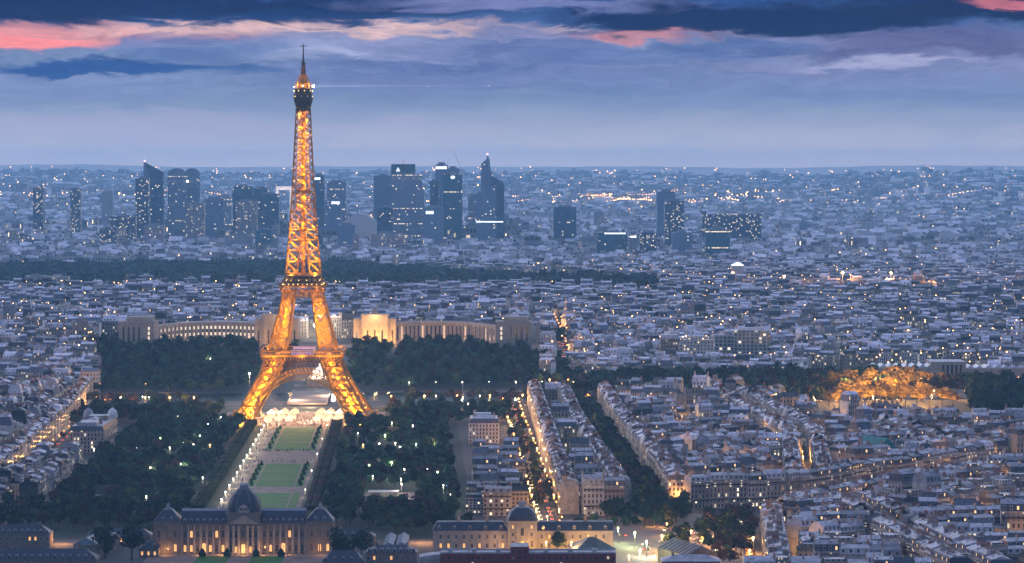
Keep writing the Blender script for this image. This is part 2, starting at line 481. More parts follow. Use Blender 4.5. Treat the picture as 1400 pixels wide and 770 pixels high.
def facade(name, cols, wx=2.6, wy=3.1, ww=0.36, wh=0.56, glass=(0.03, 0.035, 0.05), lit=0.06, power=1.2, litcol=((1.0, 0.62, 0.28), (1.0, 0.85, 0.62)),
           line=0.25, rough=0.8, vmax=1e9, cluster=0.0, rowlit=0.0, glossy=False):
    """a wall with rows of window openings laid out in metres on the wall itself"""
    m_ = bpy.data.materials.new(name); m_.use_nodes = True
    t = NT(m_.node_tree); b = t.n['Principled BSDF']
    uv = t.new('ShaderNodeUVMap', uv_map='UVMap')
    u, v, _ = t.sep(uv.outputs[0])
    at = t.new('ShaderNodeAttribute', attribute_name='tint'); tr, tg, tb = t.sep(at.outputs['Color'])
    oi = t.new('ShaderNodeObjectInfo')
    seed = t.m('ADD', t.m('MULTIPLY', tg, 91.7), t.m('MULTIPLY', oi.outputs['Random'], 37.3))
    cu = t.m('DIVIDE', u, wx); cv = t.m('DIVIDE', v, wy)
    fu = t.m('FRACT', cu); fv = t.m('FRACT', cv)
    iu = t.m('FLOOR', cu); iv = t.m('FLOOR', cv)
    mx = t.m('LESS_THAN', t.m('ABSOLUTE', t.m('SUBTRACT', fu, 0.5)), ww / 2)
    my = t.m('LESS_THAN', t.m('ABSOLUTE', t.m('SUBTRACT', fv, 0.52)), wh / 2)
    win = t.m('MULTIPLY', mx, my)
    wn = t.new('ShaderNodeTexWhiteNoise', noise_dimensions='3D')
    t.l.new(t.comb(iu, iv, seed), wn.inputs['Vector'])
    r = wn.outputs['Value']; rc = t.sep(wn.outputs['Color'])
    thr = 1.0 - lit
    if cluster:
        cl = t.noise(t.comb(t.m('MULTIPLY', iu, 0.25), t.m('MULTIPLY', iv, 0.25), seed), 1.0, 1.0)
        r = t.m('MULTIPLY_ADD', t.m('SUBTRACT', cl, 0.5), cluster, r)
    on = t.m('GREATER_THAN', r, thr)
    if rowlit:
        wr = t.new('ShaderNodeTexWhiteNoise', noise_dimensions='2D'); t.l.new(t.comb(iv, seed), wr.inputs['Vector'])
        on = t.m('MAXIMUM', on, t.m('MULTIPLY', t.m('GREATER_THAN', wr.outputs['Value'], 1 - rowlit), t.m('GREATER_THAN', r, 0.35)))
    col = t.ramp(t.m('FRACT', t.m('ADD', tr, oi.outputs['Random'])), [(i / max(1, len(cols) - 1) if len(cols) > 1 else 0.0, (c[0], c[1], c[2], 1)) for i, c in enumerate(cols)])
    tcn = t.new('ShaderNodeTexCoord')
    nz = t.step(t.noise(tcn.outputs['Object'], 0.15, 4.0, 0.6), 0.3, 0.7, 0.8, 1.15)
    if line:
        ln = t.m('LESS_THAN', fv, 0.09)
        nz = t.m('MULTIPLY', nz, t.m('SUBTRACT', 1.0, t.m('MULTIPLY', ln, line)))
    col = t.mix(1.0, col, t.comb(nz, nz, nz), 'MULTIPLY')
    col = t.mix(win, col, (glass[0], glass[1], glass[2], 1))
    t.l.new(col, b.inputs['Base Color'])
    if glossy:
        b.inputs['Roughness'].default_value = 0.25; b.inputs['Specular IOR Level'].default_value = 0.8
    else:
        t.l.new(t.m('MULTIPLY_ADD', win, 0.15 - rough, rough), b.inputs['Roughness'])
    ecol = t.mix(rc[0], (*litcol[0], 1), (*litcol[1], 1))
    t.l.new(ecol, b.inputs['Emission Color'])
    t.l.new(t.m('MULTIPLY', t.m('MULTIPLY', on, win), t.m('MULTIPLY_ADD', rc[1], power, power * 0.35)), b.inputs['Emission Strength'])
    m_.cycles.emission_sampling = 'NONE'
    return m_

LIMES = [(0.30, 0.26, 0.23), (0.38, 0.33, 0.28), (0.22, 0.20, 0.19), (0.52, 0.47, 0.42), (0.32, 0.24, 0.20), (0.66, 0.63, 0.61), (0.26, 0.22, 0.19)]
M_WALL = facade('limestone_wall', LIMES, lit=0.15, power=1.1, ww=0.42, wh=0.62)
M_BLANK = mat('plaster_party_wall', (0.34, 0.32, 0.30), 0.9, tintvar=True)
M_ZINC = mat('zinc_sheet', (0.36, 0.37, 0.42), 0.55, 0.0, 0.3, 0.35, tintvar=True, spec=0.5)
M_SLATE = mat('slate', (0.07, 0.08, 0.11), 0.6, 0.0, 0.3, 0.5, tintvar=True, spec=0.4)
M_BRICK = mat('chimney_brick', (0.32, 0.24, 0.20), 0.9, tintvar=True)
M_POT = mat('terracotta', (0.36, 0.15, 0.09), 0.9, var=0)
M_TILE = mat('red_tile', (0.22, 0.08, 0.06), 0.8, tintvar=True)
M_PALE = mat('pale_flat_roof', (0.46, 0.47, 0.50), 0.8, tintvar=True)
M_IRON = mat('dark_iron_rail', (0.05, 0.05, 0.06), 0.6, var=0)
M_DGLASS = mat('dark_window_glass', (0.03, 0.035, 0.05), 0.15, var=0, spec=0.8)
M_LGLASS = mat('lit_window_glass', (0.5, 0.4, 0.25), 0.4, var=0, emit=(1.0, 0.56, 0.22), power=1.3)
M_SKYL = mat('roof_light_glass', (0.55, 0.58, 0.66), 0.3, var=0)
CITY = [M_WALL, M_BLANK, M_ZINC, M_SLATE, M_BRICK, M_POT, M_TILE, M_PALE, M_IRON, M_DGLASS, M_LGLASS, M_SKYL]
WALL, BLANK, ZINC, SLATEM, BRICK, POT, TILE, PALE, IRON, DGL, LGL, SKYL = range(12)
M_STONE = mat('cream_stone', (0.22, 0.185, 0.155), 0.85, var=0.15, scale=0.4)
M_STONE2 = mat('pale_stone', (0.38, 0.345, 0.30), 0.85, var=0.15, scale=0.3)
M_LEAF = mat('green_foliage', (0.014, 0.036, 0.017), 0.8, var=0.4, scale=0.25, tintvar=True)
M_LEAF2 = mat('olive_foliage', (0.036, 0.050, 0.016), 0.8, var=0.4, scale=0.25, tintvar=True)
M_AUT = mat('russet_foliage', (0.060, 0.034, 0.026), 0.8, var=0.4, scale=0.25, tintvar=True)
M_GOLDL = mat('golden_foliage', (0.22, 0.14, 0.04), 0.8, var=0.4, scale=0.25, tintvar=True)
M_BARK = mat('bark', (0.07, 0.055, 0.045), 0.9)
M_LAMPW = mat('white_lamp_glow', (0.8, 0.8, 0.8), 0.4, var=0, emit=(1.0, 0.90, 0.72), power=7.0)
M_LAMPO = mat('orange_lamp_glow', (0.8, 0.6, 0.4), 0.4, var=0, emit=(1.0, 0.36, 0.08), power=5.0)
M_LAMPG = mat('greenish_lamp_glow', (0.7, 0.8, 0.5), 0.4, var=0, emit=(0.75, 1.0, 0.35), power=3.5)
M_LAMPR = mat('red_lamp_glow', (0.8, 0.2, 0.1), 0.4, var=0, emit=(1.0, 0.12, 0.05), power=8.0)
M_LAMPF = mat('far_lamp_glow', (0.8, 0.6, 0.4), 0.4, var=0, emit=(1.0, 0.48, 0.16), power=14.0)
M_POLE = mat('grey_pole_paint', (0.12, 0.13, 0.13), 0.6, var=0)
# ------------------------------------------------------------------ ground, river, roads, haze
def grid_sheet(name, ys, us, zoff, material, fn=None):
    ys = np.asarray(ys, float); us = np.asarray(us, float)
    P = np.zeros((len(ys), len(us), 3))
    for i, y in enumerate(ys):
        x = us * (0.30 * y + 700.0)
        P[i, :, 0] = x; P[i, :, 1] = y; P[i, :, 2] = terrain(x, np.full_like(x, y)) + zoff
    n, m_ = len(ys), len(us)
    idx = np.arange(n * m_).reshape(n, m_)
    q = np.stack([idx[:-1, :-1], idx[:-1, 1:], idx[1:, 1:], idx[1:, :-1]], -1).reshape(-1, 4)
    return link(name, make_mesh(name, P.reshape(-1, 3), q.ravel(), np.full(len(q), 4), np.zeros(len(q), int), np.zeros((q.size, 2)), [material], smooth=True))

M_GROUND = bpy.data.materials.new('city_ground'); M_GROUND.use_nodes = True
t = NT(M_GROUND.node_tree); b_ = t.n['Principled BSDF']
g_ = t.new('ShaderNodeNewGeometry'); P_ = g_.outputs['Position']; gx, gy, gz = t.sep(P_)
nbig = t.noise(P_, 0.004, 5.0, 0.6); nsm = t.noise(P_, 0.05, 4.0, 0.6)
town = t.mix(t.step(nsm, 0.35, 0.65), (0.05, 0.05, 0.055, 1), (0.16, 0.16, 0.17, 1))
green = t.mix(nsm, (0.012, 0.022, 0.015, 1), (0.03, 0.036, 0.025, 1))
c_ = t.mix(t.step(nbig, 0.47, 0.56), town, green)
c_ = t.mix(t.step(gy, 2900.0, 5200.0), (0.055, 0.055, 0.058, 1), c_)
c_ = t.mix(t.step(gy, 9000.0, 13000.0), c_, t.mix(nsm, (0.40, 0.43, 0.47, 1), (0.62, 0.64, 0.68, 1)))  # far ground paled with distance, haze fade put into the colour
t.l.new(c_, b_.inputs['Base Color']); b_.inputs['Roughness'].default_value = 0.9
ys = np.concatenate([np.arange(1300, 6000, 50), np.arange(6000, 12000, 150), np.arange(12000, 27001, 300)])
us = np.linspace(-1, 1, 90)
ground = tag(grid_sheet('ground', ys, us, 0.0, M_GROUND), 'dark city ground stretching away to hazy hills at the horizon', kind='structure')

HZ = bpy.data.materials.new('evening_haze'); HZ.use_nodes = True
t = NT(HZ.node_tree)
for n in list(t.n): t.n.remove(n)
pv = t.new('ShaderNodeVolumePrincipled')
pv.inputs['Color'].default_value = (0.27, 0.61, 1.0, 1)
pv.inputs['Density'].default_value = 0.000042
pv.inputs['Anisotropy'].default_value = 0.6
ho = t.new('ShaderNodeOutputMaterial'); t.l.new(pv.outputs[0], ho.inputs['Volume'])
g = Geo(); g.box(-9500, 9500, -400, 27600, -12, 372, 0, bottom=True)
tag(obj('haze', g, HZ), 'thin blue evening haze lying over the whole city', kind='stuff')

def sheet(name, pts, z, material, label, follow=False):
    """flat polygon; follow = hug the terrain by fine strips"""
    g = Geo()
    g.face([(p[0], p[1], (float(terrain(p[0], p[1])) if follow else 0) + z) for p in pts], 0, [(p[0], p[1]) for p in pts])
    return tag(obj(name, g, material), label, kind='structure')
def strip(name, line, width, z, material, label):
    g = Geo()
    L = []
    for i in range(len(line) - 1):
        a, b = np.array(line[i]), np.array(line[i + 1])
        k = max(1, int(np.linalg.norm(b - a) / 25))
        for j in range(k): L.append(a + (b - a) * j / k)
    L.append(np.array(line[-1], float))
    S = []
    for i, p in enumerate(L):
        d = L[min(i + 1, len(L) - 1)] - L[max(i - 1, 0)]; d = d / np.linalg.norm(d)
        nrm = np.array((d[1], -d[0])) * width / 2
        S.append([(q[0], q[1], float(terrain(q[0], q[1])) + z) for q in (p - nrm, p + nrm)])
    for A, B in zip(S, S[1:]): g.face([A[0], A[1], B[1], B[0]], 0)
    return tag(obj(name, g, material), label, kind='structure')
M_ASPH = mat('asphalt', (0.07, 0.068, 0.066), 0.7, var=0.2, scale=0.1)
M_GRAVEL = mat('pinkish_gravel', (0.24, 0.195, 0.165), 0.9, var=0.3, scale=0.12)
M_PAVE = mat('pale_paving', (0.22, 0.20, 0.18), 0.8, var=0.15, scale=0.2)
M_WATER = mat('river_water', (0.02, 0.035, 0.05), 0.12, var=0, spec=0.7)
def lawn_mat(name, c):
    m_ = bpy.data.materials.new(name); m_.use_nodes = True
    t = NT(m_.node_tree); b = t.n['Principled BSDF']
    tcn = t.new('ShaderNodeTexCoord')
    n1 = t.noise(tcn.outputs['Object'], 0.06, 5.0, 0.65); n2 = t.noise(tcn.outputs['Object'], 0.6, 3.0, 0.6)
    f = t.m('ADD', t.m('MULTIPLY', n1, 0.7), t.m('MULTIPLY', n2, 0.3))
    t.l.new(t.ramp(f, [(0.3, (c[0] * .6, c[1] * .65, c[2] * .6, 1)), (0.5, (*c, 1)), (0.7, (c[0] * 1.35, c[1] * 1.25, c[2], 1))]), b.inputs['Base Color'])
    b.inputs['Roughness'].default_value = 0.9
    return m_
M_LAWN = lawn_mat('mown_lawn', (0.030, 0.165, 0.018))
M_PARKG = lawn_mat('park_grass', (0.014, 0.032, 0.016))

def box_ax(a0, a1, d0, d1):
    return [AX(a0, d0), AX(a1, d0), AX(a1, d1), AX(a0, d1)]
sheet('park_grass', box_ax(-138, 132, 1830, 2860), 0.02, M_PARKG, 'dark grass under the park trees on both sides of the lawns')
sheet('gravel_walk', box_ax(-31, 22.5, 1840, 2640), 0.04, M_GRAVEL, 'pinkish gravel walk framing the green lawn panels')
sheet('esplanade', box_ax(-70, 70, 2640, 2790), 0.05, M_PAVE, 'pale paved esplanade under the iron tower')
river_pts = [(-1500, 2865), (900, 2960), (1500, 3060), (1500, 3140), (900, 3060), (-1500, 2990)]
sheet('river', river_pts, 0.05, M_WATER, 'dark river between the quays behind the tower')
# lawn panels: each panel split by pale cross paths
LAWNS = [(2407, 2626, 3, 'farthest lawn panel just in front of the tower'), (2130, 2300, 3, 'middle lawn panel between the two broad gravel crossings'), (1880, 2092, 3, 'nearest lawn panel behind the domed palace')]
for d0, d1, k, lab in LAWNS:
    g = Geo()
    seg = (d1 - d0) / k
    for i in range(k):
        a, b = d0 + i * seg + 1.6, d0 + (i + 1) * seg - 1.6
        for x0, x1 in ((-19.5, -14.2), (-13.0, 13.0), (14.2, 19.5)):
            p = box_ax(x0, x1, a, b)
            g.face([(q[0], q[1], 0.10) for q in p], 0)
    tag(obj('lawn', g, M_LAWN), lab, kind='structure')
S1 = [(26, 1740), (20, 1975), (12, 2323), (3, 2640), (-2, 2870)]
S2 = [(96, 1840), (90, 1975), (72, 2445), (64, 2900)]
S3 = [(110, 1850), (150, 1925), (240, 2040), (330, 2180), (430, 2290)]
strip('avenue_road', S1, 15, 0.06, M_ASPH, 'busy avenue running away between the blocks toward the river')
strip('side_avenue', S2, 13, 0.08, M_ASPH, 'tree-lined avenue on the right of the long block')
strip('boulevard', S3, 14, 0.10, M_ASPH, 'boulevard leaving the bright square to the right')
sheet('square', [(40, 1700), (128, 1700), (138, 1830), (150, 1925), (108, 1975), (60, 1945), (34, 1930)], 0.12, M_PAVE, 'bright paved square at the foot of the blocks')
strip('uphill_avenue', [(46, 3070), (52, 3300), (50, 3600), (44, 3950)], 22, 0.1, M_ASPH, 'avenue full of car lights climbing away beyond the river')
strip('riverside_road', [(-420, 2835), (-200, 2838), (60, 2870), (500, 2950)], 12, 0.12, M_ASPH, 'lamp-lit riverside road in front of the river')
strip('far_riverside_road', [(-420, 3022), (-120, 3040), (300, 3085), (620, 3140)], 12, 0.14, M_ASPH, 'lamp-lit road on the far bank of the river')
strip('left_street', [(-325, 1950), (-352, 2300), (-366, 2600), (-374, 2900)], 12, 0.06, M_ASPH, 'orange-lit street on the left between the house rows')
# ------------------------------------------------------------------ the iron tower
M_TOW = mat('brown_iron_paint', (0.38, 0.21, 0.03), 0.6, var=0.1, scale=0.2)
M_TOWD = mat('dark_unlit_iron_paint', (0.05, 0.03, 0.02), 0.6, var=0.1, scale=0.2)  # darker copy of the tower paint; the girders' unlit look is in the colour
M_TGOLD = mat('gold_lamp_glow', (0.8, 0.6, 0.3), 0.4, var=0, emit=(1.0, 0.60, 0.18), power=5.0)
OUT_H = [0, 6, 26, 46, 57, 65, 100, 116, 126, 161, 177, 200, 246, 270, 282]
OUT_V = [61.5, 57, 44.7, 34.0, 30.6, 28.4, 19.0, 16.6, 15.0, 11.9, 10.7, 9.2, 7.0, 5.9, 5.5]
IN_H = [0, 6, 26, 46, 57, 65, 100, 116, 150, 190, 300]
IN_V = [43.0, 39.5, 27.5, 18.5, 15.4, 13.6, 8.4, 6.6, 3.0, 0.0, 0.0]
def outw(h): return float(np.interp(h, OUT_H, OUT_V))
def innw(h): return float(np.interp(h, IN_H, IN_V))
def leg_corners(sx, sy, h):
    o, n = outw(h), innw(h)
    return [(sx * o, sy * o, h), (sx * n, sy * o, h), (sx * n, sy * n, h), (sx * o, sy * n, h)]
def truss(g, A, B, C, D_, r, sub=True, rs=None):
    """X bracing of a four-sided panel A-B (bottom) D-C (top)"""
    A, B, C, D_ = map(np.array, (A, B, C, D_))
    rs = rs or r * 0.6
    g.bar(A, C, r); g.bar(B, D_, r); g.bar(D_, C, r)
    if sub:
        m = [(A + B) / 2, (B + C) / 2, (C + D_) / 2, (D_ + A) / 2]
        for i in range(4): g.bar(m[i], m[(i + 1) % 4], rs)
def lattice_tube(g, cornerf, levels, rc, rb, sub=True, rs=None):
    for h0, h1 in zip(levels, levels[1:]):
        a, b = cornerf(h0), cornerf(h1)
        for i in range(4):
            j = (i + 1) % 4
            g.bar(a[i], b[i], rc)
            truss(g, a[i], a[j], b[j], b[i], rb, sub, rs)
tw = thing('iron_lattice_tower', 'tall golden floodlit iron lattice tower with four splayed legs and two galleries', 'tower', (TX, TY, 0), AXROT)
for sx in (-1, 1):
    for sy in (-1, 1):
        g = Geo()
        lattice_tube(g, lambda h: leg_corners(sx, sy, h), [3, 16, 29, 42, 54], 0.95, 0.75, True, 0.26)
        lg = obj('leg', g, M_TOW, tw)
        for c in leg_corners(sx, sy, 1.5):
            p = Geo(); p.frustum(c[0] - 4, c[0] + 4, c[1] - 4, c[1] + 4, 0, 4.5, 1.0, 1.0)
            obj('masonry_pier', p, M_STONE, lg)
        # lift rails and stairs inside the leg
        li = Geo()
        for q in (0.35, 0.65):
            c0, c1 = leg_corners(sx, sy, 4), leg_corners(sx, sy, 54)
            a = np.array(c0[0]) * (1 - q) + np.array(c0[2]) * q; b = np.array(c1[0]) * (1 - q) + np.array(c1[2]) * q
            li.bar(a, b, 0.6)
            for k in range(16):
                pa = a + (b - a) * k / 16
                li.bar(pa + np.array((-2.5, 0, 0)), pa + np.array((2.5, 0, 0)), 0.3); li.bar(pa + np.array((0, -2.5, 0)), pa + np.array((0, 2.5, 1.5)), 0.3)
        obj('lift_rail', li, M_TOW, lg)
        g = Geo()
        lattice_tube(g, lambda h: leg_corners(sx, sy, h), [62, 72.5, 83, 93, 102.5, 112], 0.7, 0.6, True, 0.22)
        c0, c1 = leg_corners(sx, sy, 62), leg_corners(sx, sy, 112)
        a = (np.array(c0[0]) + np.array(c0[2])) / 2; b = (np.array(c1[0]) + np.array(c1[2])) / 2
        g.bar(a, b, 0.7)
        for k in range(14):
            pa = a + (b - a) * k / 14; g.bar(pa - np.array((2.2, 0, 0)), pa + np.array((2.2, 0, 1.0)), 0.3)
        obj('upper_leg', g, M_TOW, tw)
def rot4(p, k):
    x, y, z = p
    for _ in range(k): x, y = -y, x
    return (x, y, z)
for k in range(4):      # the arch, its spandrel and the girder under the first floor, one per side
    g = Geo(); gd = Geo()
    N = 26
    def arch_pt(t, r_in):
        ang = math.pi * (0.06 + 0.88 * t)
        x = -math.cos(ang) * (37.5 + r_in); z = 2.0 + math.sin(ang) * (36.0 + r_in)
        return x, z
    prev = None
    for i in range(N + 1):
        t_ = i / N
        (x0, z0), (x1, z1) = arch_pt(t_, 0), arch_pt(t_, 4.2)
        y0, y1 = -outw(z0) + 0.3, -outw(z1) + 0.3
        a, b = (x0, y0, z0), (x1, y1, z1)
        g.bar(rot4(a, k), rot4(b, k), 0.3)
        if prev:
            g.bar(rot4(prev[0], k), rot4(a, k), 0.55); g.bar(rot4(prev[1], k), rot4(b, k), 0.5)
            g.bar(rot4(prev[0], k), rot4(b, k), 0.28); g.bar(rot4(prev[1], k), rot4(a, k), 0.28)
        prev = (a, b)
    obj('arch', g, M_TOW, tw)
    x_ = -34.0; n_ = 20
    for i in range(n_):
        xa, xb = -33 + 66 * i / n_, -33 + 66 * (i + 1) / n_
        for (h0, h1) in ((48.5, 55.5),):
            for yy in (0.4, 3.0):
                A, B = (xa, -outw(h0) + yy, h0), (xb, -outw(h0) + yy, h0)
                C, D_ = (xb, -outw(h1) + yy, h1), (xa, -outw(h1) + yy, h1)
                gd.bar(rot4(A, k), rot4(C, k), 0.26); gd.bar(rot4(B, k), rot4(D_, k), 0.26); gd.bar(rot4(A, k), rot4(D_, k), 0.3)
                gd.bar(rot4(A, k), rot4(B, k), 0.5); gd.bar(rot4(D_, k), rot4(C, k), 0.4)
        # spandrel struts down to the arch
        xm = (xa + xb) / 2
        if abs(xm) < 27:
            zt = 48.5; q = 1 - (xm / 41.7) ** 2
            za = 2.0 + math.sqrt(max(0, q)) * 40.2
            if za < zt - 1:
                gd.bar(rot4((xm, -outw(zt) + .4, zt), k), rot4((xm, -outw(za) + .4, za), k), 0.22)
                gd.bar(rot4((xa, -outw(zt) + .4, zt), k), rot4((xb, -outw(za) + .4, za), k), 0.2)
    obj('girder', gd, M_TOWD, tw)
# first floor
g = Geo(); H1 = 35.5
for k in range(4):
    def q4(a, b, c, d, mm=0): g.face([rot4(p, k) for p in (a, b, c, d)], mm)
    q4((-H1, -H1, 57), (H1, -H1, 57), (H1, -20, 57), (-H1, -20, 57)); q4((-H1, -H1, 56.4), (-H1, -20, 56.4), (H1, -20, 56.4), (H1, -H1, 56.4))
    q4((-H1, -H1, 56.4), (H1, -H1, 56.4), (H1, -H1, 58.2), (-H1, -H1, 58.2)); q4((-20, -20, 57), (20, -20, 57), (20, -20, 56.4), (-20, -20, 56.4))
    for i in range(29):
        x = -H1 + 2 * H1 * i / 28
        g.bar(rot4((x, -H1, 56.6), k), rot4((x * 0.93, -H1 + 3.6, 53.2), k), 0.3)
first = obj('first_floor', g, M_TOW, tw)
g = Geo()
for k in range(4):
    g.bar(rot4((-H1, -H1, 61.4), k), rot4((H1, -H1, 61.4), k), 0.5); g.bar(rot4((-H1, -H1, 59.3), k), rot4((H1, -H1, 59.3), k), 0.22)
    for i in range(25):
        x = -H1 + 2 * H1 * i / 24
        g.bar(rot4((x, -H1, 58.2), k), rot4((x, -H1, 61.4), k), 0.3 if i % 3 == 0 else 0.16)
obj('balustrade', g, M_TOW, first)
M_VIOLET = mat('violet_lit_glass', (0.25, 0.2, 0.33), 0.4, var=0.3, scale=0.3, emit=(0.75, 0.50, 0.85), power=0.3)
for yy, xs in ((-26.0, 9.5), (26.0, 9.5)):
    g = Geo(); g.box(-xs, xs, yy - 4, yy + 4, 57.1, 62.3, 0, 1); g.bar((-xs, yy - 4.3, 62.6), (xs, yy - 4.3, 62.6), 0.35, 1)
    obj('pavilion', g, [M_VIOLET, M_TOWD], first)
for sx in (-1, 1):
    g = Geo(); g.box(sx * 28 - 3.5, sx * 28 + 3.5, -13, 13, 57.1, 61.5, 0); obj('restaurant_block', g, M_TOWD, first)
# second floor
g = Geo(); H2 = 20.0
for k in range(4):
    def q4(a, b, c, d, mm=0): g.face([rot4(p, k) for p in (a, b, c, d)], mm)
    q4((-H2, -H2, 115.6), (H2, -H2, 115.6), (H2, -6, 115.6), (-H2, -6, 115.6)); q4((-H2, -H2, 115.0), (-H2, -6, 115.0), (H2, -6, 115.0), (H2, -H2, 115.0))
    q4((-H2, -H2, 115.0), (H2, -H2, 115.0), (H2, -H2, 116.8), (-H2, -H2, 116.8))
    for i in range(17):
        x = -H2 + 2 * H2 * i / 16
        g.bar(rot4((x, -H2, 115.0), k), rot4((x * 0.9, -H2 + 2.6, 111.5), k), 0.28)
    g.bar(rot4((-17.5, -17.5, 111.2), k), rot4((17.5, -17.5, 111.2), k), 0.6)
    g.bar(rot4((-18.2, -18.2, 106.5), k), rot4((18.2, -18.2, 106.5), k), 0.4)
    for i in range(12):
        xa, xb = -17.5 + 35 * i / 12, -17.5 + 35 * (i + 1) / 12
        g.bar(rot4((xa, -17.6, 111), k), rot4((xb, -18.2, 106.5), k), 0.22); g.bar(rot4((xb, -17.6, 111), k), rot4((xa, -18.2, 106.5), k), 0.22)
second = obj('second_floor', g, M_TOW, tw)
g = Geo()
for k in range(4):
    for hz, hw in ((118.4, H2), (121.6, 17.5)):
        g.bar(rot4((-hw, -hw, hz), k), rot4((hw, -hw, hz), k), 0.35)
        for i in range(17):
            x = -hw + 2 * hw * i / 16
            g.bar(rot4((x, -hw, hz - 1.8), k), rot4((x, -hw, hz), k), 0.16)
obj('balustrade', g, M_TOW, second)
g = Geo(); g.box(-15, 15, -15, 15, 116.6, 119.8); g.box(-13.2, 13.2, -13.2, 13.2, 119.8, 125.0)
obj('gallery_block', g, M_TOWD, second)
g = Geo()
for k in range(4):
    for i in range(9):
        x = -16 + 4 * i
        g.octa(rot4((x, -17.3, 117.6), k), 0.42); 
        if i % 2: g.octa(rot4((x * 0.85, -14.3, 121.0), k), 0.4)
obj('gallery_lamp_row', g, M_TGOLD, second)
# shaft: four slender posts that close up into one
g = Geo()
lv = [116]; st = 10.5
while lv[-1] < 268: lv.append(lv[-1] + st); st = max(5.4, st * 0.955)
lv[-1] = 270
for h0, h1 in zip(lv, lv[1:]):
    if innw(h0) > 0.9:
        for sx in (-1, 1):
            for sy in (-1, 1):
                a, b = leg_corners(sx, sy, h0), leg_corners(sx, sy, h1)
                for i in range(4):
                    g.bar(a[i], b[i], 0.45); truss(g, a[i], a[(i + 1) % 4], b[(i + 1) % 4], b[i], 0.5, False)
        for k in range(4):
            g.bar(rot4((-innw(h1), -outw(h1), h1), k), rot4((innw(h1), -outw(h1), h1), k), 0.35)
    else:
        for k in range(4):
            o0, o1 = outw(h0), outw(h1)
            A, B, C, D_ = (-o0, -o0, h0), (o0, -o0, h0), (o1, -o1, h1), (-o1, -o1, h1)
            Mb, Mt = (0, -o0, h0), (0, -o1, h1)
            g.bar(rot4(A, k), rot4(D_, k), 0.6); g.bar(rot4(Mb, k), rot4(Mt, k), 0.5)
            for P4 in ((A, Mb, Mt, D_), (Mb, B, C, Mt)):
                truss(g, *[rot4(p, k) for p in P4], 0.42, False); truss(g, *[rot4((p[0] * .55, p[1] * .55, p[2]), k) for p in P4], 0.3, False)
shaft = obj('shaft', g, M_TOW, tw)
g = Geo()
for x, y in ((-1.6, -1.6), (1.6, -1.6), (1.6, 1.6), (-1.6, 1.6)): g.bar((x, y, 118), (x, y, 272), 0.35)
for i in range(70):
    h = 118 + i * 2.2; a, b = ((-1.6, 1.6), (1.6, -1.6))[i % 2]
    g.bar((a, -1.6, h), (b, -1.6, h + 2.2), 0.2); g.bar((-1.6, a, h), (-1.6, b, h + 2.2), 0.2); g.bar((a, 1.6, h), (b, 1.6, h + 2.2), 0.2); g.bar((1.6, a, h), (1.6, b, h + 2.2), 0.2)
obj('lift_shaft', g, M_TOW, shaft)
g = Geo()
for i in range(26):      # clad lift and stair core, one storey-high casing after another
    h = 120 + i * 5.9; k_ = 1.5
    g.frustum(-k_, k_, -k_, k_, h, h + 5.1, .05, .05)
obj('core_casing', g, M_TOW, shaft)
g = Geo(); g.box(-6.5, 6.5, -6.5, 6.5, 196, 198.2)
obj('intermediate_landing', g, M_TOW, shaft)
# summit
g = Geo()
g.lathe([(6.0, 266), (6.4, 270), (7.8, 274.5), (8.2, 276.2)], 16, power=6)
g.lathe([(8.2, 276.2), (8.3, 281.0), (7.4, 281.6), (7.2, 285.6), (6.2, 286.2)], 16, power=6)
summit = obj('summit_cabin', g, M_TOWD, tw)
g = Geo()
for k in range(4):
    for i in range(6): g.octa(rot4((-6.5 + 2.6 * i, -8.0, 283.8 if i % 2 else 279), k), 0.36)
obj('cabin_light', g, M_TGOLD, summit)
g = Geo()
for i in range(8):
    a = 2 * math.pi * i / 8
    for (r0, z0), (r1, z1) in (((7.2, 286.2), (6.4, 290.0)), ((6.4, 290.0), (4.2, 294.5)), ((4.2, 294.5), (2.2, 298.5))):
        g.bar((r0 * math.cos(a), r0 * math.sin(a), z0), (r1 * math.cos(a), r1 * math.sin(a), z1), 0.4)
    for (r, z) in ((6.4, 290.0), (4.2, 294.5)):
        a2 = a + math.pi / 4; g.bar((r * math.cos(a), r * math.sin(a), z), (r * math.cos(a2), r * math.sin(a2), z), 0.35)
g.lathe([(5.0, 286.3), (4.6, 290), (2.6, 294), (1.8, 299)], 10)
obj('cupola', g, M_TOW, tw)
g = Geo()
g.lathe([(2.2, 298), (1.9, 303), (1.6, 303.1), (1.5, 309), (0.8, 309.3), (0.55, 316), (0.45, 322.5)], 8)
for h in (300, 302.5, 305, 307.5): g.lathe([(2.5, h), (2.5, h + 0.5), (1.5, h + 0.6)], 8)
for h in (311.5, 314): g.bar((-1.3, 0, h), (1.3, 0, h), 0.2)
g.bar((-3.0, 0, 322.6), (3.0, 0, 322.6), 0.4); g.bar((0, -3.0, 322.6), (0, 3.0, 322.6), 0.4); g.bar((0, 0, 322), (0, 0, 324.6), 0.35)
obj('antenna', g, M_TOWD, tw)
for c, r in (((0, -8.6, 288.0), 0.6), ((7.9, -5, 288.0), 0.45), ((-7.9, -5, 287.4), 0.4)):
    g = Geo(); g.sphere(c, r); obj('beacon_lamp', g, M_LAMPW, tw)

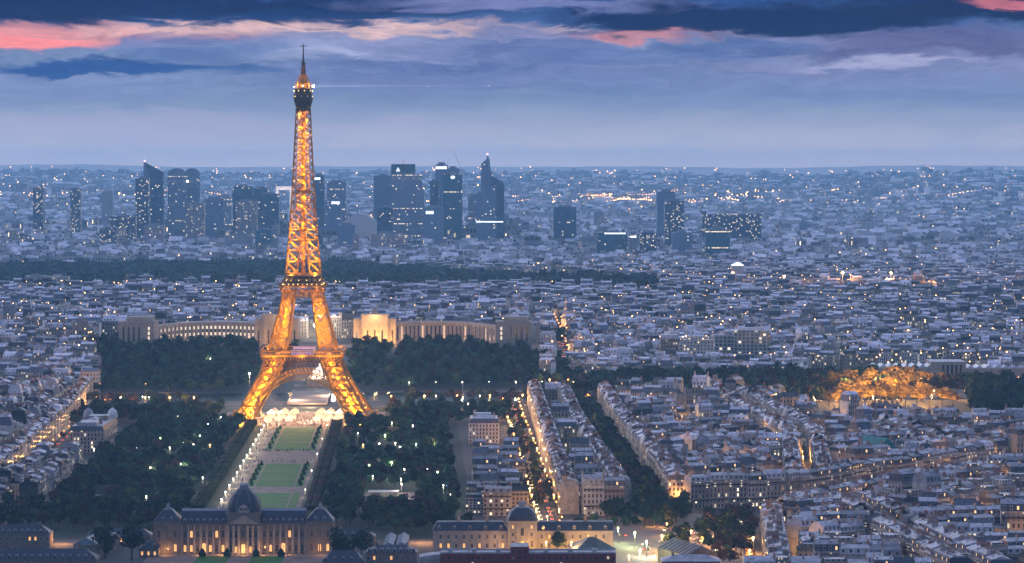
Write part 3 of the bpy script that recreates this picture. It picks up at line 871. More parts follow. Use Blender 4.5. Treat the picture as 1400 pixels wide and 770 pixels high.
# floodlights inside the structure
def tloc(x, y, z):
    c, s = math.cos(AXROT), math.sin(AXROT)
    return (TX + c * x - s * y, TY + s * x + c * y, z)
GOLD = (1.0, 0.43, 0.02)
TP = 3.2
for sx in (-1, 1):
    for sy in (-1, 1):
        for h, p in ((5, 13000), (10, 13000), (15, 13000), (20.5, 12000), (26, 11000), (32, 10000), (38, 9500), (45, 8000), (51, 6000), (65, 5800), (71, 5400), (77, 5200), (83, 4800), (89, 4400), (95, 4000), (101, 3600), (107, 3000)):
            m_ = (outw(h) + innw(h)) / 2
            point_light(tloc(sx * m_, sy * m_, h), p * TP, GOLD, 1.0, 'tower_floodlight')
        for h in (125, 139, 153, 167):
            m_ = (outw(h) + innw(h)) / 2
            point_light(tloc(sx * m_, sy * m_, h), 6000 * TP, GOLD, 0.6, 'tower_floodlight')
for h in list(range(181, 272, 11)):
    point_light(tloc(3.0, -3.6, h), 3000 * TP, GOLD, 0.5, 'tower_floodlight')
    point_light(tloc(-3.0, -3.0, h + 5), 3000 * TP, GOLD, 0.5, 'tower_floodlight')
for x, y in ((-11, -11), (11, -11), (-11, 11), (11, 11)):
    point_light(tloc(x * 1.66, y * 1.66, 113.2), 1200, GOLD, 0.5, 'tower_floodlight')
    point_light(tloc(x * 2.9, y * 2.9, 63.5), 2500, GOLD, 0.5, 'tower_floodlight')
for x, y in ((0, -37.5), (-24, -37.5), (24, -37.5)):
    point_light(tloc(x, y, 54.5), 3000, GOLD, 0.5, 'tower_floodlight')
for x in (-12, 0, 12): point_light(tloc(x, -21.5, 113.8), 900, GOLD, 0.4, 'tower_floodlight')
for x in (-30, -15, 0, 15, 30): point_light(tloc(x, -38.2, 57.2), 1300, GOLD, .4, 'gallery_fill_light')  # fill lights added in front of the gallery, no lamp bodies
for a in range(4):
    point_light(tloc(8.2 * math.cos(a * 1.57 + .78), 8.2 * math.sin(a * 1.57 + .78), 289.0), 2600, GOLD, 0.4, 'tower_floodlight')
point_light(tloc(0, -5, 303), 900, GOLD, 0.3, 'tower_floodlight')
M_BEAM = bpy.data.materials.new('searchlight_beam'); M_BEAM.use_nodes = True
t = NT(M_BEAM.node_tree)
for n in list(t.n): t.n.remove(n)
pe = t.new('ShaderNodeEmission'); pe.inputs[0].default_value = (.8, .88, 1, 1); pe.inputs[1].default_value = .055
po = t.new('ShaderNodeOutputMaterial'); t.l.new(pe.outputs[0], po.inputs['Volume'])
g = Geo(); g.bar((9, -3, 288), (165, -40, 287.5), 1.1, 0, .15, 10)
bm_ = obj('searchlight_beam', g, M_BEAM, None, (TX, TY, 0), AXROT); tag(bm_, 'faint white searchlight beam leaving the tower summit to the right', kind='stuff')
for x, y in ((0, -10), (-30, 0), (30, 0)):
    point_light(tloc(x, y, 12), 9000, (1.0, 0.62, 0.34), 2.0, 'esplanade_light')
# ------------------------------------------------------------------ houses
def house_parts(w, d, h, seed, lod=0, style='mansard'):
    """one terraced house centred on the origin: dict part name -> list of Geo"""
    r = random.Random(seed)
    x0, x1, y0, y1 = -w / 2, w / 2, -d / 2, d / 2
    out = {'wall': [Geo()], 'roof': [Geo()], 'chimney': [], 'dormer': [], 'balcony': [], 'skylight': [], 'roof_hut': [], 'penthouse': []}
    wl, rf = out['wall'][0], out['roof'][0]
    u = 0.0
    u = wl.wallquad((x0, y0), (x1, y0), -12, h, WALL, 0.3)
    wl.wallquad((x1, y0), (x1, y1), -12, h, BLANK if r.random() < 0.6 else WALL)
    wl.wallquad((x1, y1), (x0, y1), -12, h, WALL, 0.3)
    wl.wallquad((x0, y1), (x0, y0), -12, h, BLANK if r.random() < 0.6 else WALL)
    if lod == 0:
        for z, e in ((h - 0.5, 0.35),):
            wl.box(x0 - .05, x1 + .05, y0 - e, y1 + e, z, h, BLANK)
    if style == 'flat':
        rf.box(x0, x1, y0, y1, h, h + 0.3, BLANK, PALE)
        for a, b, c_, e in ((x0, x1, y0, y0 + .3), (x0, x1, y1 - .3, y1), (x0, x0 + .3, y0, y1), (x1 - .3, x1, y0, y1)):
            if lod < 2: rf.box(a, b, c_, e, h + .3, h + 1.1, BLANK)
        px_, py_ = r.uniform(x0 + 3, x1 - 3), r.uniform(y0 + 3, y1 - 3)
        g = Geo(); g.box(px_ - 2, px_ + 2, py_ - 1.6, py_ + 1.6, h + .3, h + r.uniform(2.2, 3.6), BLANK, PALE); out['roof_hut'].append(g)
        if lod < 2 and r.random() < .5:
            g = Geo(); g.box(x0 + w * .15, x1 - w * .15, y0 + 2.4, y1 - 1.5, h + .31, h + 3.1, WALL, PALE); out['penthouse'].append(g)
        top = h + 1
        for k in range(2 if lod < 2 else 0):
            qx, qy = r.uniform(x0 + 1, x1 - 1), r.uniform(y0 + 1, y1 - 1)
            g = Geo(); g.box(qx - .6, qx + .6, qy - .4, qy + .4, h + .3, h + r.uniform(3.2, 4.4), BRICK); out['chimney'].append(g)
        return out
    if style == 'gable':
        rm = ZINC if r.random() < .55 else SLATEM if r.random() < .75 else TILE
        rf.gable(x0, x1, y0 - .2, y1 + .2, h, h + d * r.uniform(.18, .32), rm)
        top = h + d * .25
        mh = 0; ridge = h
    else:
        mh = r.choice((2.6, 3.0, 3.0, 5.0)); k = 1.0 if mh < 4 else 1.9
        steep = SLATEM if r.random() < 0.68 else ZINC
        rf.frustum(x0, x1, y0, y1, h, h + mh, 0.02, k, steep, ZINC)
        ridge = h + mh
        rh = r.uniform(.9, 2.0)
        # zinc top: two shallow slopes
        ym = 0
        a, b = y0 + k, y1 - k
        rf.gable(x0 + .02, x1 - .02, a - .15, b + .15, ridge + 0.02, ridge + rh, ZINC)
        top = ridge + rh
        nd = max(2, int(w / 2.9))
        for i in range(nd):
            cx = x0 + w * (i + .5) / nd
            for s in (-1, 1):
                if lod >= 2 and (s > 0 or i % 2): continue
                if lod == 1 and s > 0: continue
                g = Geo()
                ya = (y0 + .15) if s < 0 else (y1 - .15)
                yb = ya + 1.5 * (-s)
                lo, hi = sorted((ya, yb))
                lit = r.random() < .12
                g.box(cx - .75, cx + .75, lo, hi, h + .5, h + 2.45, BLANK if r.random() < .7 else ZINC, ZINC)
                yy = ya + 0.03 * s
                q = [(cx - .5, yy, h + .75), (cx + .5, yy, h + .75), (cx + .5, yy, h + 2.2), (cx - .5, yy, h + 2.2)]
                if s > 0: q.reverse()
                g.face(q, LGL if lit else DGL)
                out['dormer'].append(g)
    # skylights
    for k in range(r.choice((0, 1, 2, 3)) if lod < 2 else 1):
        if style == 'gable': break
        qx = r.uniform(x0 + 1.5, x1 - 1.5); s = r.choice((-1, 1)); yy = s * d * .22
        g = Geo(); g.box(qx - .6, qx + .6, yy - .7, yy + .7, ridge + .4, ridge + 1.25, ZINC, SKYL); out['skylight'].append(g)
    # chimney walls standing on the party walls
    for s in (-1, 1):
        if r.random() < .25: continue
        g = Geo()
        L = r.uniform(1.6, 4.2); cy = r.uniform(y0 + L / 2 + .5, y1 - L / 2 - .5)
        xx = s * (w / 2 - .35); zt = top + r.uniform(.6, 2.0)
        g.box(xx - .33, xx + .33, cy - L / 2, cy + L / 2, h - 1, zt, BRICK if r.random() < .5 else BLANK)
        if lod < 2:
            n_ = int(L / .55)
            if lod == 0:
                for i in range(n_):
                    yy = cy - L / 2 + L * (i + .5) / n_
                    g.box(xx - .15, xx + .15, yy - .15, yy + .15, zt, zt + .75, POT)
            else:
                g.box(xx - .15, xx + .15, cy - L / 2 + .2, cy + L / 2 - .2, zt, zt + .6, POT)
        out['chimney'].append(g)
    if r.random() < .5 and lod < 2:
        g = Geo(); qx = r.uniform(-w * .25, w * .25); L = r.uniform(1, 2.2)
        g.box(qx - .35, qx + .35, -L / 2, L / 2, ridge, top + 1.6, BRICK)
        if lod == 0:
            for i in range(3): g.box(qx - .14, qx + .14, -L / 2 + .2 + i * .5, -L / 2 + .45 + i * .5, top + 1.6, top + 2.3, POT)
        out['chimney'].append(g)
    if lod == 0:
        for z in (h - 3.2, 5.0):
            for s in (-1, 1):
                g = Geo()
                ya, yb = sorted((s * d / 2, s * (d / 2 + .75)))
                g.box(x0 + .2, x1 - .2, ya, yb, z - .15, z, BLANK)
                yr = s * (d / 2 + .72)
                g.box(x0 + .2, x1 - .2, yr - .03, yr + .03, z, z + .9, IRON)
                out['balcony'].append(g)
    return out

def merged(parts):
    g = Geo()
    for L in parts.values():
        for q in L: g.add(q)
    return g

BW, BD, BH = 13.5, 12.0, 17.0
STY = ['mansard', 'mansard', 'mansard', 'mansard', 'mansard', 'mansard', 'flat', 'gable', 'flat', 'mansard']
TPARTS = [house_parts(BW, BD, BH, 100 + i, 0, STY[i]) for i in range(10)]
T_A = [merged(p).arrays() for p in TPARTS]
T_B = [merged(house_parts(BW, BD, BH, 200 + i, 1, STY[i])).arrays() for i in range(10)]
T_C = [merged(house_parts(BW, BD, BH, 300 + i, 2, STY[i])).arrays() for i in range(10)]

def build_fabric(name, items, templates, label, mats=CITY):
    """items: (template index, x, y, z, rot, sx, sy, sz, (tint)) -> ONE mesh"""
    VV, LL, SS, MM, UU, TT = [], [], [], [], [], []
    off = 0
    by = {}
    for it in items: by.setdefault(it[0], []).append(it)
    for k, L in by.items():
        V, loops, sizes, M, UV = templates[k]
        n = len(L)
        a = np.array([[i[1], i[2], i[3], i[4], i[5], i[6], i[7]] for i in L], float)
        ti = np.array([i[8] for i in L], float)
        c, s = np.cos(a[:, 3])[:, None], np.sin(a[:, 3])[:, None]
        x = V[None, :, 0] * a[:, 4:5]; y = V[None, :, 1] * a[:, 5:6]; z = V[None, :, 2] * a[:, 6:7]
        P = np.stack([x * c - y * s + a[:, 0:1], x * s + y * c + a[:, 1:2], z + a[:, 2:3]], -1)
        VV.append(P.reshape(-1, 3)); nv = len(V)
        LL.append((loops[None, :] + (np.arange(n) * nv)[:, None]).ravel() + off)
        SS.append(np.tile(sizes, n)); MM.append(np.tile(M, n)); UU.append(np.tile(UV, (n, 1)))
        T4 = np.concatenate([ti, np.ones((n, 1))], 1)
        TT.append(np.repeat(T4, nv, axis=0))
        off += n * nv
    me = make_mesh(name, np.concatenate(VV), np.concatenate(LL), np.concatenate(SS), np.concatenate(MM), np.concatenate(UU), mats, np.concatenate(TT))
    return tag(link(name, me), label, kind='stuff')

def plots(poly, theta, r, keep=None, scale=1.0, court=0.55, street=11.0):
    """rows of plots over a district, back to back with courtyards; yields x, y, rot, w, d, h"""
    c, s = math.cos(theta), math.sin(theta)
    P = [(x * c + y * s, -x * s + y * c) for x, y in poly]
    u0, u1 = min(p[0] for p in P), max(p[0] for p in P); v0, v1 = min(p[1] for p in P), max(p[1] for p in P)
    v = v0 + r.uniform(0, 4); ri = 0
    while v < v1:
        depths = [12.0 * scale, r.uniform(8, 11) * scale, 12.0 * scale]
        hb = r.uniform(14, 20)
        for k, dd in enumerate(depths):
            hb = hb + r.uniform(-1, 1); u = u0 + r.uniform(-8, 0); nxt = u + r.uniform(60, 110)
            while u < u1:
                w_ = r.uniform(7.5, 17) * scale
                if u + w_ > nxt:
                    u = nxt + (street if k != 1 else street); nxt = u + r.uniform(60, 110); continue
                cu, cv = u + w_ / 2, v + dd / 2
                u += w_
                if k == 1 and r.random() > court: continue
                x, y = cu * c - cv * s, cu * s + cv * c
                if not inside(poly, x, y): continue
                px = pxof(x, y)
                if px < -35 or px > 1435: continue
                if keep and not keep(x, y): continue
                h = hb + r.uniform(-1.6, 1.6) if k != 1 else r.uniform(5, 17)
                if r.random() < .05: h += r.uniform(3, 8)
                if r.random() < .10: h -= r.uniform(3, 8)
                rot = theta + (math.pi if k == 2 else 0) + (math.pi / 2 if (k == 1 and r.random() < .5) else 0)
                yield x, y, rot, w_, dd, h, ri
            v += dd
            ri += 1
        v += street

HERO_BLOCKS = [[(XD(925, 3290), 3285), (XD(1062, 3290), 3285), (XD(1062, 3350), 3350), (XD(925, 3350), 3350)]]      # outlines kept free for buildings modelled one by one
def free(x, y): return not any(inside(p, x, y) for p in HERO_BLOCKS)
def R(px, py, z=20.0): return W(px, py, z)
DIST = {}
DIST['left street'] = ([AX(-300, 1960), AX(-184, 1960), AX(-186, 2300), AX(-192, 2600), AX(-208, 2975), AX(-420, 2975)], AXROT + math.pi / 2, 'house row left of the orange street')
DIST['park edge'] = ([AX(-170, 1985), AX(-141, 1985), AX(-141, 2255), AX(-172, 2255)], AXROT + math.pi / 2, 'block between the street and the park trees')
DIST['park corner'] = ([(-26, 1952), (6, 1952), (0, 2222), (-24, 2225)], math.radians(0), 'narrow block beside the park trees')
DIST['long block'] = ([(30, 1948), (76, 1952), (58, 2480), (52, 2860), (12, 2895), (19, 2560), (23, 2300)], math.radians(1), 'long block between the two avenues')
DIST['wedge'] = ([(108, 1988), (172, 2008), (245, 2108), (345, 2260), (430, 2370), (440, 2560), (250, 2590), (246, 2850), (76, 2872), (83, 2557), (97, 2180)], math.radians(12), 'quarter right of the tree-lined avenue')
DIST['south quarter'] = ([(146, 1838), (128, 1590), (120, 1560), (420, 1560), (560, 2500), (470, 2260), (330, 2130), (235, 2005), (170, 1900)], math.radians(-6), 'quarter in the near right corner')
rc = random.Random(5)
TERR = []      # continuous house fronts along the avenues and streets
def offset_line(line, off):
    out = []
    for i, p in enumerate(line):
        a = np.array(line[max(i - 1, 0)], float); b = np.array(line[min(i + 1, len(line) - 1)], float)
        d = (b - a) / np.linalg.norm(b - a); out.append((p[0] + d[1] * off, p[1] - d[0] * off))
    return out
def terrace(key, line, hh=17.0):
    out = []
    for a, b in zip(line, line[1:]):
        a, b = np.array(a, float), np.array(b, float); L = np.linalg.norm(b - a); d = (b - a) / L; th = math.atan2(d[1], d[0]); n_ = max(1, round(L / 13.5)); w_ = L / n_
        hb = hh + rc.uniform(-.8, .8)
        for k in range(n_):
            p = a + d * w_ * (k + .5)
            out.append([key, rc.choice((0, 1, 2, 3, 4, 5, 9)), p[0], p[1], th, w_, 12.0, hb + rc.uniform(-.7, .7), 0])
    TERR.append(line)
    return out
def near_terrace(x, y, dist=12.5):
    for line in TERR:
        for (ax, ay), (bx_, by_) in zip(line, line[1:]):
            vx, vy = bx_ - ax, by_ - ay; t_ = max(0, min(1, ((x - ax) * vx + (y - ay) * vy) / (vx * vx + vy * vy)))
            if math.hypot(x - ax - vx * t_, y - ay - vy * t_) < dist: return True
    return False
STREETS = []
def near_street2(it):
    x, y = it[2], it[3]
    for line in STREETS:
        for (ax, ay), (bx_, by_) in zip(line, line[1:]):
            vx, vy = bx_ - ax, by_ - ay; t_ = max(0, min(1, ((x - ax) * vx + (y - ay) * vy) / (vx * vx + vy * vy)))
            if math.hypot(x - ax - vx * t_, y - ay - vy * t_) < 8.5: return True
    return not free(x, y)
def near_street(x, y):
    for line in STREETS:
        for (ax, ay), (bx_, by_) in zip(line, line[1:]):
            vx, vy = bx_ - ax, by_ - ay; t_ = max(0, min(1, ((x - ax) * vx + (y - ay) * vy) / (vx * vx + vy * vy)))
            if math.hypot(x - ax - vx * t_, y - ay - vy * t_) < 16: return True
    return False
TINT = lambda r: (r.random(), r.random(), r.random())
SPECIAL = []
near_items = []
near_items += terrace('wedge', [(112, 1996), (174, 2016), (247, 2114), (340, 2240)], 17.5)
near_items += terrace('wedge', [(106, 2008), (102, 2180), (89, 2557), (84, 2860)], 17)
near_items += terrace('south quarter', [(136, 1590), (151, 1826)], 17.5)
near_items += terrace('south quarter', [(158, 1838), (176, 1892), (240, 1996), (330, 2118)], 17)
near_items += terrace('long block', [(36, 1962), (29, 2300), (25, 2560), (20, 2880)], 17.5)
near_items += terrace('long block', [(44, 1956), (70, 1958)], 19)
near_items += terrace('long block', [(69, 1972), (53, 2480), (47, 2850)], 17)
near_items += terrace('park corner', [(-18, 1958), (0, 1958)], 15)
near_items += terrace('left street', [AX(-190, 1968), AX(-192, 2300), AX(-198, 2600), AX(-214, 2965)], 17)
for key, ln in (('wedge', [(196, 2062), (222, 2400), (196, 2830)]), ('wedge', [(318, 2250), (285, 2480)]), ('wedge', [(118, 2330), (230, 2300), (400, 2420)]), ('south quarter', [(205, 1915), (236, 1575)]), ('south quarter', [(165, 1760), (400, 1840)])):
    STREETS.append(ln)
    for off in (-10.5, 10.5): near_items += [t_ for t_ in terrace(key, offset_line(ln, off), 16.5) if not (key == 'south quarter' and False)]
for key, (poly, th, desc) in DIST.items():
    if key in ('wedge', 'south quarter'):
        xs_, ys_ = [p[0] for p in poly], [p[1] for p in poly]
        cx_ = min(xs_)
        while cx_ < max(xs_):
            cy_ = min(ys_)
            while cy_ < max(ys_):
                th2 = th + rc.choice((-.5, -.25, 0, .1, .3, .55, .8))
                cell = [(cx_, cy_), (cx_ + 95, cy_), (cx_ + 95, cy_ + 150), (cx_, cy_ + 150)]
                for x, y, rot, w_, d_, h, ri in plots(cell, th2, rc, lambda x, y: inside(poly, x, y) and free(x, y) and not near_terrace(x, y) and not near_street(x, y), court=.65, street=8.0):
                    near_items.append([key, rc.randrange(10), x, y, rot, w_, d_, h, ri])
                cy_ += 150
            cx_ += 95
        continue
    for x, y, rot, w_, d_, h, ri in plots(poly, th, rc, lambda x, y: free(x, y) and not near_terrace(x, y), court=0.7, street=2.0):
        near_items.append([key, rc.randrange(10), x, y, rot, w_, d_, h, ri])
kept = []
for it in near_items:      # streets cut through the terraces that cross them
    if any(math.hypot(it[2] - k[2], it[3] - k[3]) < 9.0 for k in kept if abs(k[3] - it[3]) < 10): continue
    if it[8] == 0 and near_street2(it): continue
    kept.append(it)
near_items = kept
# the 290 that show largest become things of their own
def weight(it):
    key, k, x, y = it[0], it[1], it[2], it[3]
    px = pxof(x, y); py = HORIZON + F * (CAM_Z - it[7] - 4) / y
    s_ = 1e7 / y / y
    if px < 4 or px > 1396 or py > 775: s_ *= .15
    s_ *= 1.15 if it[7] > 17 else 0.7
    return s_
near_items.sort(key=weight, reverse=True)
INDIV, REST = near_items[:290], near_items[290:]
TMESH = []
for i, pt in enumerate(TPARTS):
    d_ = {}
    for nm, L in pt.items():
        d_[nm] = []
        for q in L:
            V, loops, sizes, M, UV = q.arrays()
            used = sorted(set(M.tolist())); remap = {u_: j for j, u_ in enumerate(used)}
            d_[nm].append(make_mesh(nm, V, loops, sizes, np.array([remap[k] for k in M]), UV, [CITY[u_] for u_ in used]))
    q = Geo()
    for nm in ('chimney', 'dormer', 'balcony', 'skylight', 'roof_hut', 'penthouse'):
        for z in pt[nm]: q.add(z)
    rr = Geo(); rr.add(pt['roof'][0]); rr.add(q); V, loops, sizes, M, UV = rr.arrays()
    d_['roof_all'] = make_mesh('roof', V, loops, sizes, M, UV, CITY)
    TMESH.append(d_)
ROOFW = {'mansard': 'grey mansard-roofed house', 'flat': 'flat-roofed apartment block', 'gable': 'low-gabled house'}
rows = {}
for it in INDIV: rows.setdefault((it[0], int(it[3] // 24)), []).append(it)
keyrow = {}
for key in DIST:
    ks = sorted(k[1] for k in rows if k[0] == key)
    for n_, k in enumerate(ks): keyrow[(key, k)] = n_
n_full = 0
for (key, rk), L in sorted(rows.items(), key=lambda kv: kv[0][1]):
    L.sort(key=lambda it: it[2] / it[3])
    for j, it in enumerate(L):
        _, k, x, y, rot, w_, d_, h, ri = it
        sz = h / BH
        lab = f"{ROOFW[STY[k]]}, {nth(j)} from left, {nth(keyrow[(key, rk)])} row of the {DIST[key][2]}"
        if len(lab.split()) > 16: lab = lab.replace('-roofed ', ' ').replace(' of the ', ', ')
        o = thing('terraced_house', lab, 'house', (x, y, float(terrain(x, y))), rot, 'houses of the ' + DIST[key][2])
        o.scale = (w_ / BW, d_ / BD, sz)
        tm = TMESH[k]
        link('wall', tm['wall'][0], o)
        if n_full < 120:
            n_full += 1
            rf = link('roof', tm['roof'][0], o)
            for m_ in tm['chimney']: link('chimney', m_, rf)
            for sub_ in ('dormer', 'skylight', 'roof_hut', 'penthouse'):
                for m_ in tm[sub_]: link(sub_, m_, rf)
            for m_ in tm['balcony']: link('balcony', m_, o)
        else:
            link('roof', tm['roof_all'], o)
items = [(k, x, y, float(terrain(x, y)), rot, w_ / BW, d_ / BD, h / BH, TINT(rc)) for _, k, x, y, rot, w_, d_, h, ri in REST if y < 2150]
items_b = [(k, x, y, float(terrain(x, y)), rot, w_ / BW, d_ / BD, h / BH, TINT(rc)) for _, k, x, y, rot, w_, d_, h, ri in REST if y >= 2150]
if items: build_fabric('smaller_house_mass', items, T_A, 'packed grey roofs of the near quarters behind the front rows')
build_fabric('house_mass', items_b, T_B, 'packed grey zinc roofs of the quarters this side of the river')
# ------------------------------------------------------------------ the quarters beyond the river, out to the hills
def px_poly(pts, z=20): return [W(px, py, z + 15) for px, py in pts]
FARWOOD = [W(px, py, 30) for px, py in ((-60, 358), (120, 354), (330, 352), (480, 353), (620, 364), (760, 372), (905, 381))] + [W(px, py, 47) for px, py in ((905, 390), (760, 389), (600, 388), (430, 386), (200, 386), (-60, 388))]
def chaillot_zone(x, y):
    u = pxof(x, y)
    if y < 3500 and 128 < u < 745: return True
    return False
def not_far(x, y):
    if chaillot_zone(x, y): return False
    if inside(FARWOOD, x, y): return False
    u = pxof(x, y)
    if 752 < u < 786 and y < 3960 and y < 3060 + (786 - u) * 60: return False
    if 1100 < u < 1345 and y < 3330: return False
    if u > 1345 and y < 3200: return False
    return free(x, y)
items, items2 = [], []
r4 = random.Random(21)
th_cells = {}
def zone_theta(x, y):
    k = (int(x // 420), int(y // 500))
    if k not in th_cells: th_cells[k] = r4.choice((-0.45, -0.2, 0.0, 0.12, 0.35, 0.6, 0.9))
    return th_cells[k]
for gy in range(3000, 6200, 400):
    for gx in range(-1200, 1400, 400):
        if abs(gx + 200) > gy * 0.19 + 300: continue
        poly = [(gx, gy), (gx + 400, gy), (gx + 400, gy + 400), (gx, gy + 400)]
        def keep(x, y):
            u = pxof(x, y)
            if y < 3130 and u > 130: return False
            if u < 130 and y < 3010: return False
            return not_far(x, y)
        th = r4.choice((-0.45, -0.2, 0.0, 0.12, 0.3, 0.5, -0.1))
        for x, y, rot, w_, d_, h, ri in plots(poly, th, r4, keep, scale=1.0 if gy < 4200 else 1.25, court=.6, street=9 if gy < 4200 else 14):
            k = r4.randrange(10)
            it = (k, x, y, float(terrain(x, y)), rot, w_ / BW, d_ / BD, (h + r4.uniform(-1, 2)) / BH, TINT(r4))
            (items if y < 3900 else items2).append(it)
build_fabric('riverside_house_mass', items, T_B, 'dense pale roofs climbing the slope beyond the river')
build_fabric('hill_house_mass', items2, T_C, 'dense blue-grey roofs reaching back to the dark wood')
# coarser blocks beyond
M_FARW = facade('haze_paled_far_wall', [(0.34, 0.33, 0.35), (0.46, 0.44, 0.45), (0.60, 0.58, 0.58), (0.22, 0.22, 0.25)], wx=5.0, wy=4.2, ww=0.5, wh=0.5, lit=0.04, power=1.3, cluster=.3)  # wall colours paled so the far blocks blend into the haze
M_FARR = mat('haze_paled_far_roof', (0.42, 0.42, 0.45), 0.8, tintvar=True)  # roof colour paled the same way, haze fade in the colour
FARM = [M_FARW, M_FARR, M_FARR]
def far_block(seed):
    r = random.Random(seed); g = Geo()
    g.box(-7, 7, -6, 6, -14, 10, 0, 1)
    if r.random() < .5: g.gable(-7, 7, -6, 6, 10, 13, 2)
    else:
        g.box(-3, 2, -2, 3, 10, 12.5, 0, 1)
    if r.random() < .6: g.box(r.uniform(-6, 0), r.uniform(2, 6), -7.5, -6, -14, r.uniform(5, 9), 0, 1)
    return g.arrays()
T_D = [far_block(i) for i in range(8)]
items3 = []
r5 = random.Random(33)
def add_far(n, y0, y1, smin, smax, hmin, hmax, cond, density_noise=True):
    c = 0
    while c < n:
        y = y0 + (y1 - y0) * r5.random() ** 0.8
        u = r5.uniform(-30, 1430); x = (u - 700) / F * y
        c += 1
        if inside(FARWOOD, x, y) or not cond(u, x, y): continue
        if not free(x, y): continue
        if math.sin(x / 150 + y / 210) * math.sin(y / 130 - x / 310) > 0.45: continue
        s_ = r5.uniform(smin, smax)
        items3.append((r5.randrange(8), x, y, float(terrain(x, y)), r5.choice((0, .1, .3, -.3, .6, 1.2)), s_, s_ * r5.uniform(.6, 1.2), r5.uniform(hmin, hmax) / 10, TINT(r5)))
add_far(9000, 5900, 7600, .9, 2.0, 8, 26, lambda u, x, y: True)
add_far(8000, 7300, 9800, 1.2, 2.8, 8, 34, lambda u, x, y: u > 560 or r5.random() < .8)
add_far(9000, 9500, 13500, 1.4, 3.6, 8, 32, lambda u, x, y: True)
add_far(5000, 13000, 19500, 1.6, 4.5, 7, 26, lambda u, x, y: r5.random() < .7)
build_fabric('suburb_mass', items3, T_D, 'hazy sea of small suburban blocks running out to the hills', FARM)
# slabs and small towers scattered in the suburbs: dark, with lit windows
M_SLABS = facade('slab_block_wall', [(0.10, 0.12, 0.16), (0.20, 0.22, 0.26), (0.34, 0.34, 0.36), (0.07, 0.09, 0.12)], wx=4.2, wy=3.2, ww=0.55, wh=0.6, lit=0.2, power=2.4, cluster=.15, litcol=((1.0, 0.5, 0.2), (1.0, 0.78, 0.5)))
g = Geo(); g.box(-10, 10, -6, 6, -14, 10, 0, 1); g.box(-3, 3, -2, 2, 10, 10.7, 0, 1)
T_E = [g.arrays()]
items4 = []
for i in range(520):
    left = r5.random() < .72
    u = r5.uniform(-20, 700) if left else r5.uniform(700, 1430)
    y = r5.uniform(7500, 10800) if left else r5.uniform(7000, 12500)
    x = (u - 700) / F * y
    if inside(FARWOOD, x, y) or not free(x, y): continue
    tall = r5.random() < .25
    hh = r5.uniform(38, 62) if tall else r5.uniform(16, 36)
    if not left: hh *= .75
    wz = r5.uniform(.9, 1.5) if tall else r5.uniform(1.2, 3.8)
    items4.append((0, x, y, float(terrain(x, y)), r5.choice((0, 0.1, -.1, .4, -.5)), wz, r5.uniform(1, 1.8), hh / 10, TINT(r5)))
build_fabric('suburb_slab_mass', items4, T_E, 'mid-rise slab blocks with lit windows among the suburbs', [M_SLABS, M_FARR])

M_MIDB = facade('mid_office_wall', [(0.10, 0.15, 0.21), (0.22, 0.24, 0.30), (0.34, 0.33, 0.36), (0.05, 0.09, 0.14)], wx=6.0, wy=3.6, ww=0.8, wh=0.5, lit=0.05, power=1.3, cluster=.15, litcol=((1.0, 0.5, 0.2), (1.0, 0.78, 0.5)))
items5 = []
for i in range(190):
    u = r5.uniform(140, 730); y = r5.uniform(7150, 9300); x = (u - 700) / F * y
    items5.append((0, x, y, float(terrain(x, y)), r5.choice((0, 0.1, -.1, .2)), r5.uniform(.9, 2.4), r5.uniform(1, 1.8), r5.uniform(18, 58) / 10, TINT(r5)))
build_fabric('mid_office_mass', items5, T_E, 'mid-height office and housing blocks packed round the skyline towers', [M_MIDB, M_FARR])

# lamps far out in the haze, countless
g = Geo()
def far_lamp(u, y, r, z=9.0):
    x = (u - 700) / F * y
    if inside(FARWOOD, x, y): return
    g.octa((x, y, float(terrain(x, y)) + z), r)
r6 = random.Random(77)
for i in range(1500):
    y = r6.uniform(6000, 9500); far_lamp(r6.uniform(0, 1400), y, r6.uniform(.7, 1.3), r6.uniform(8, 24))
for i in range(700):
    y = r6.uniform(9500, 14000); far_lamp(r6.uniform(0, 1400), y, r6.uniform(1.1, 2.2), r6.uniform(9, 22))
for i in range(170):      # lamp-lined roads
    y = r6.uniform(9000, 15000); u = r6.uniform(-40, 1400) if r6.random() < .45 else r6.gauss(880, 170)
    n_ = r6.randrange(8, 26); du = r6.uniform(2.5, 6.0); dy = r6.uniform(-90, 90); rr0 = r6.uniform(1.1, 2.3)
    for k in range(n_):
        if y + dy * k > 8800: far_lamp(u + du * k + r6.uniform(-.8, .8), y + dy * k, rr0 * r6.uniform(.7, 1.2), 13)
for i in range(260):
    y = 13400 + r6.gauss(0, 120) + 300 * math.sin(i / 20); far_lamp(690 + 420 * (i / 260) ** .9, y, r6.uniform(1.8, 3.3), 14)
for cx, cy, n in ((860, 11800, 60), (1005, 10500, 40), (600, 12500, 50), (1010, 15000, 30), (720, 12300, 60), (160, 13000, 40), (30, 16500, 20), (480, 12200, 50), (1120, 12000, 60), (1300, 11500, 60), (50, 13200, 40)):
    for i in range(n): far_lamp(cx + r6.gauss(0, 26), cy + r6.gauss(0, 320), r6.uniform(1.5, 3.0), r6.uniform(10, 18))
for i in range(420):
    far_lamp(r6.uniform(0, 1400), r6.uniform(14500, 20500), r6.uniform(1.8, 3.2), 12)
tag(obj('suburb_lamp_mass', g, M_LAMPF), 'countless amber street lamps glinting through the far suburbs', kind='stuff')
g = Geo()
for i in range(2200):
    y = r6.uniform(3200, 6200); u = r6.uniform(0, 1400)
    x = (u - 700) / F * y
    if chaillot_zone(x, y) or inside(FARWOOD, x, y): continue
    g.octa((x, y, float(terrain(x, y)) + r6.uniform(16, 26)), r6.uniform(.35, .65))
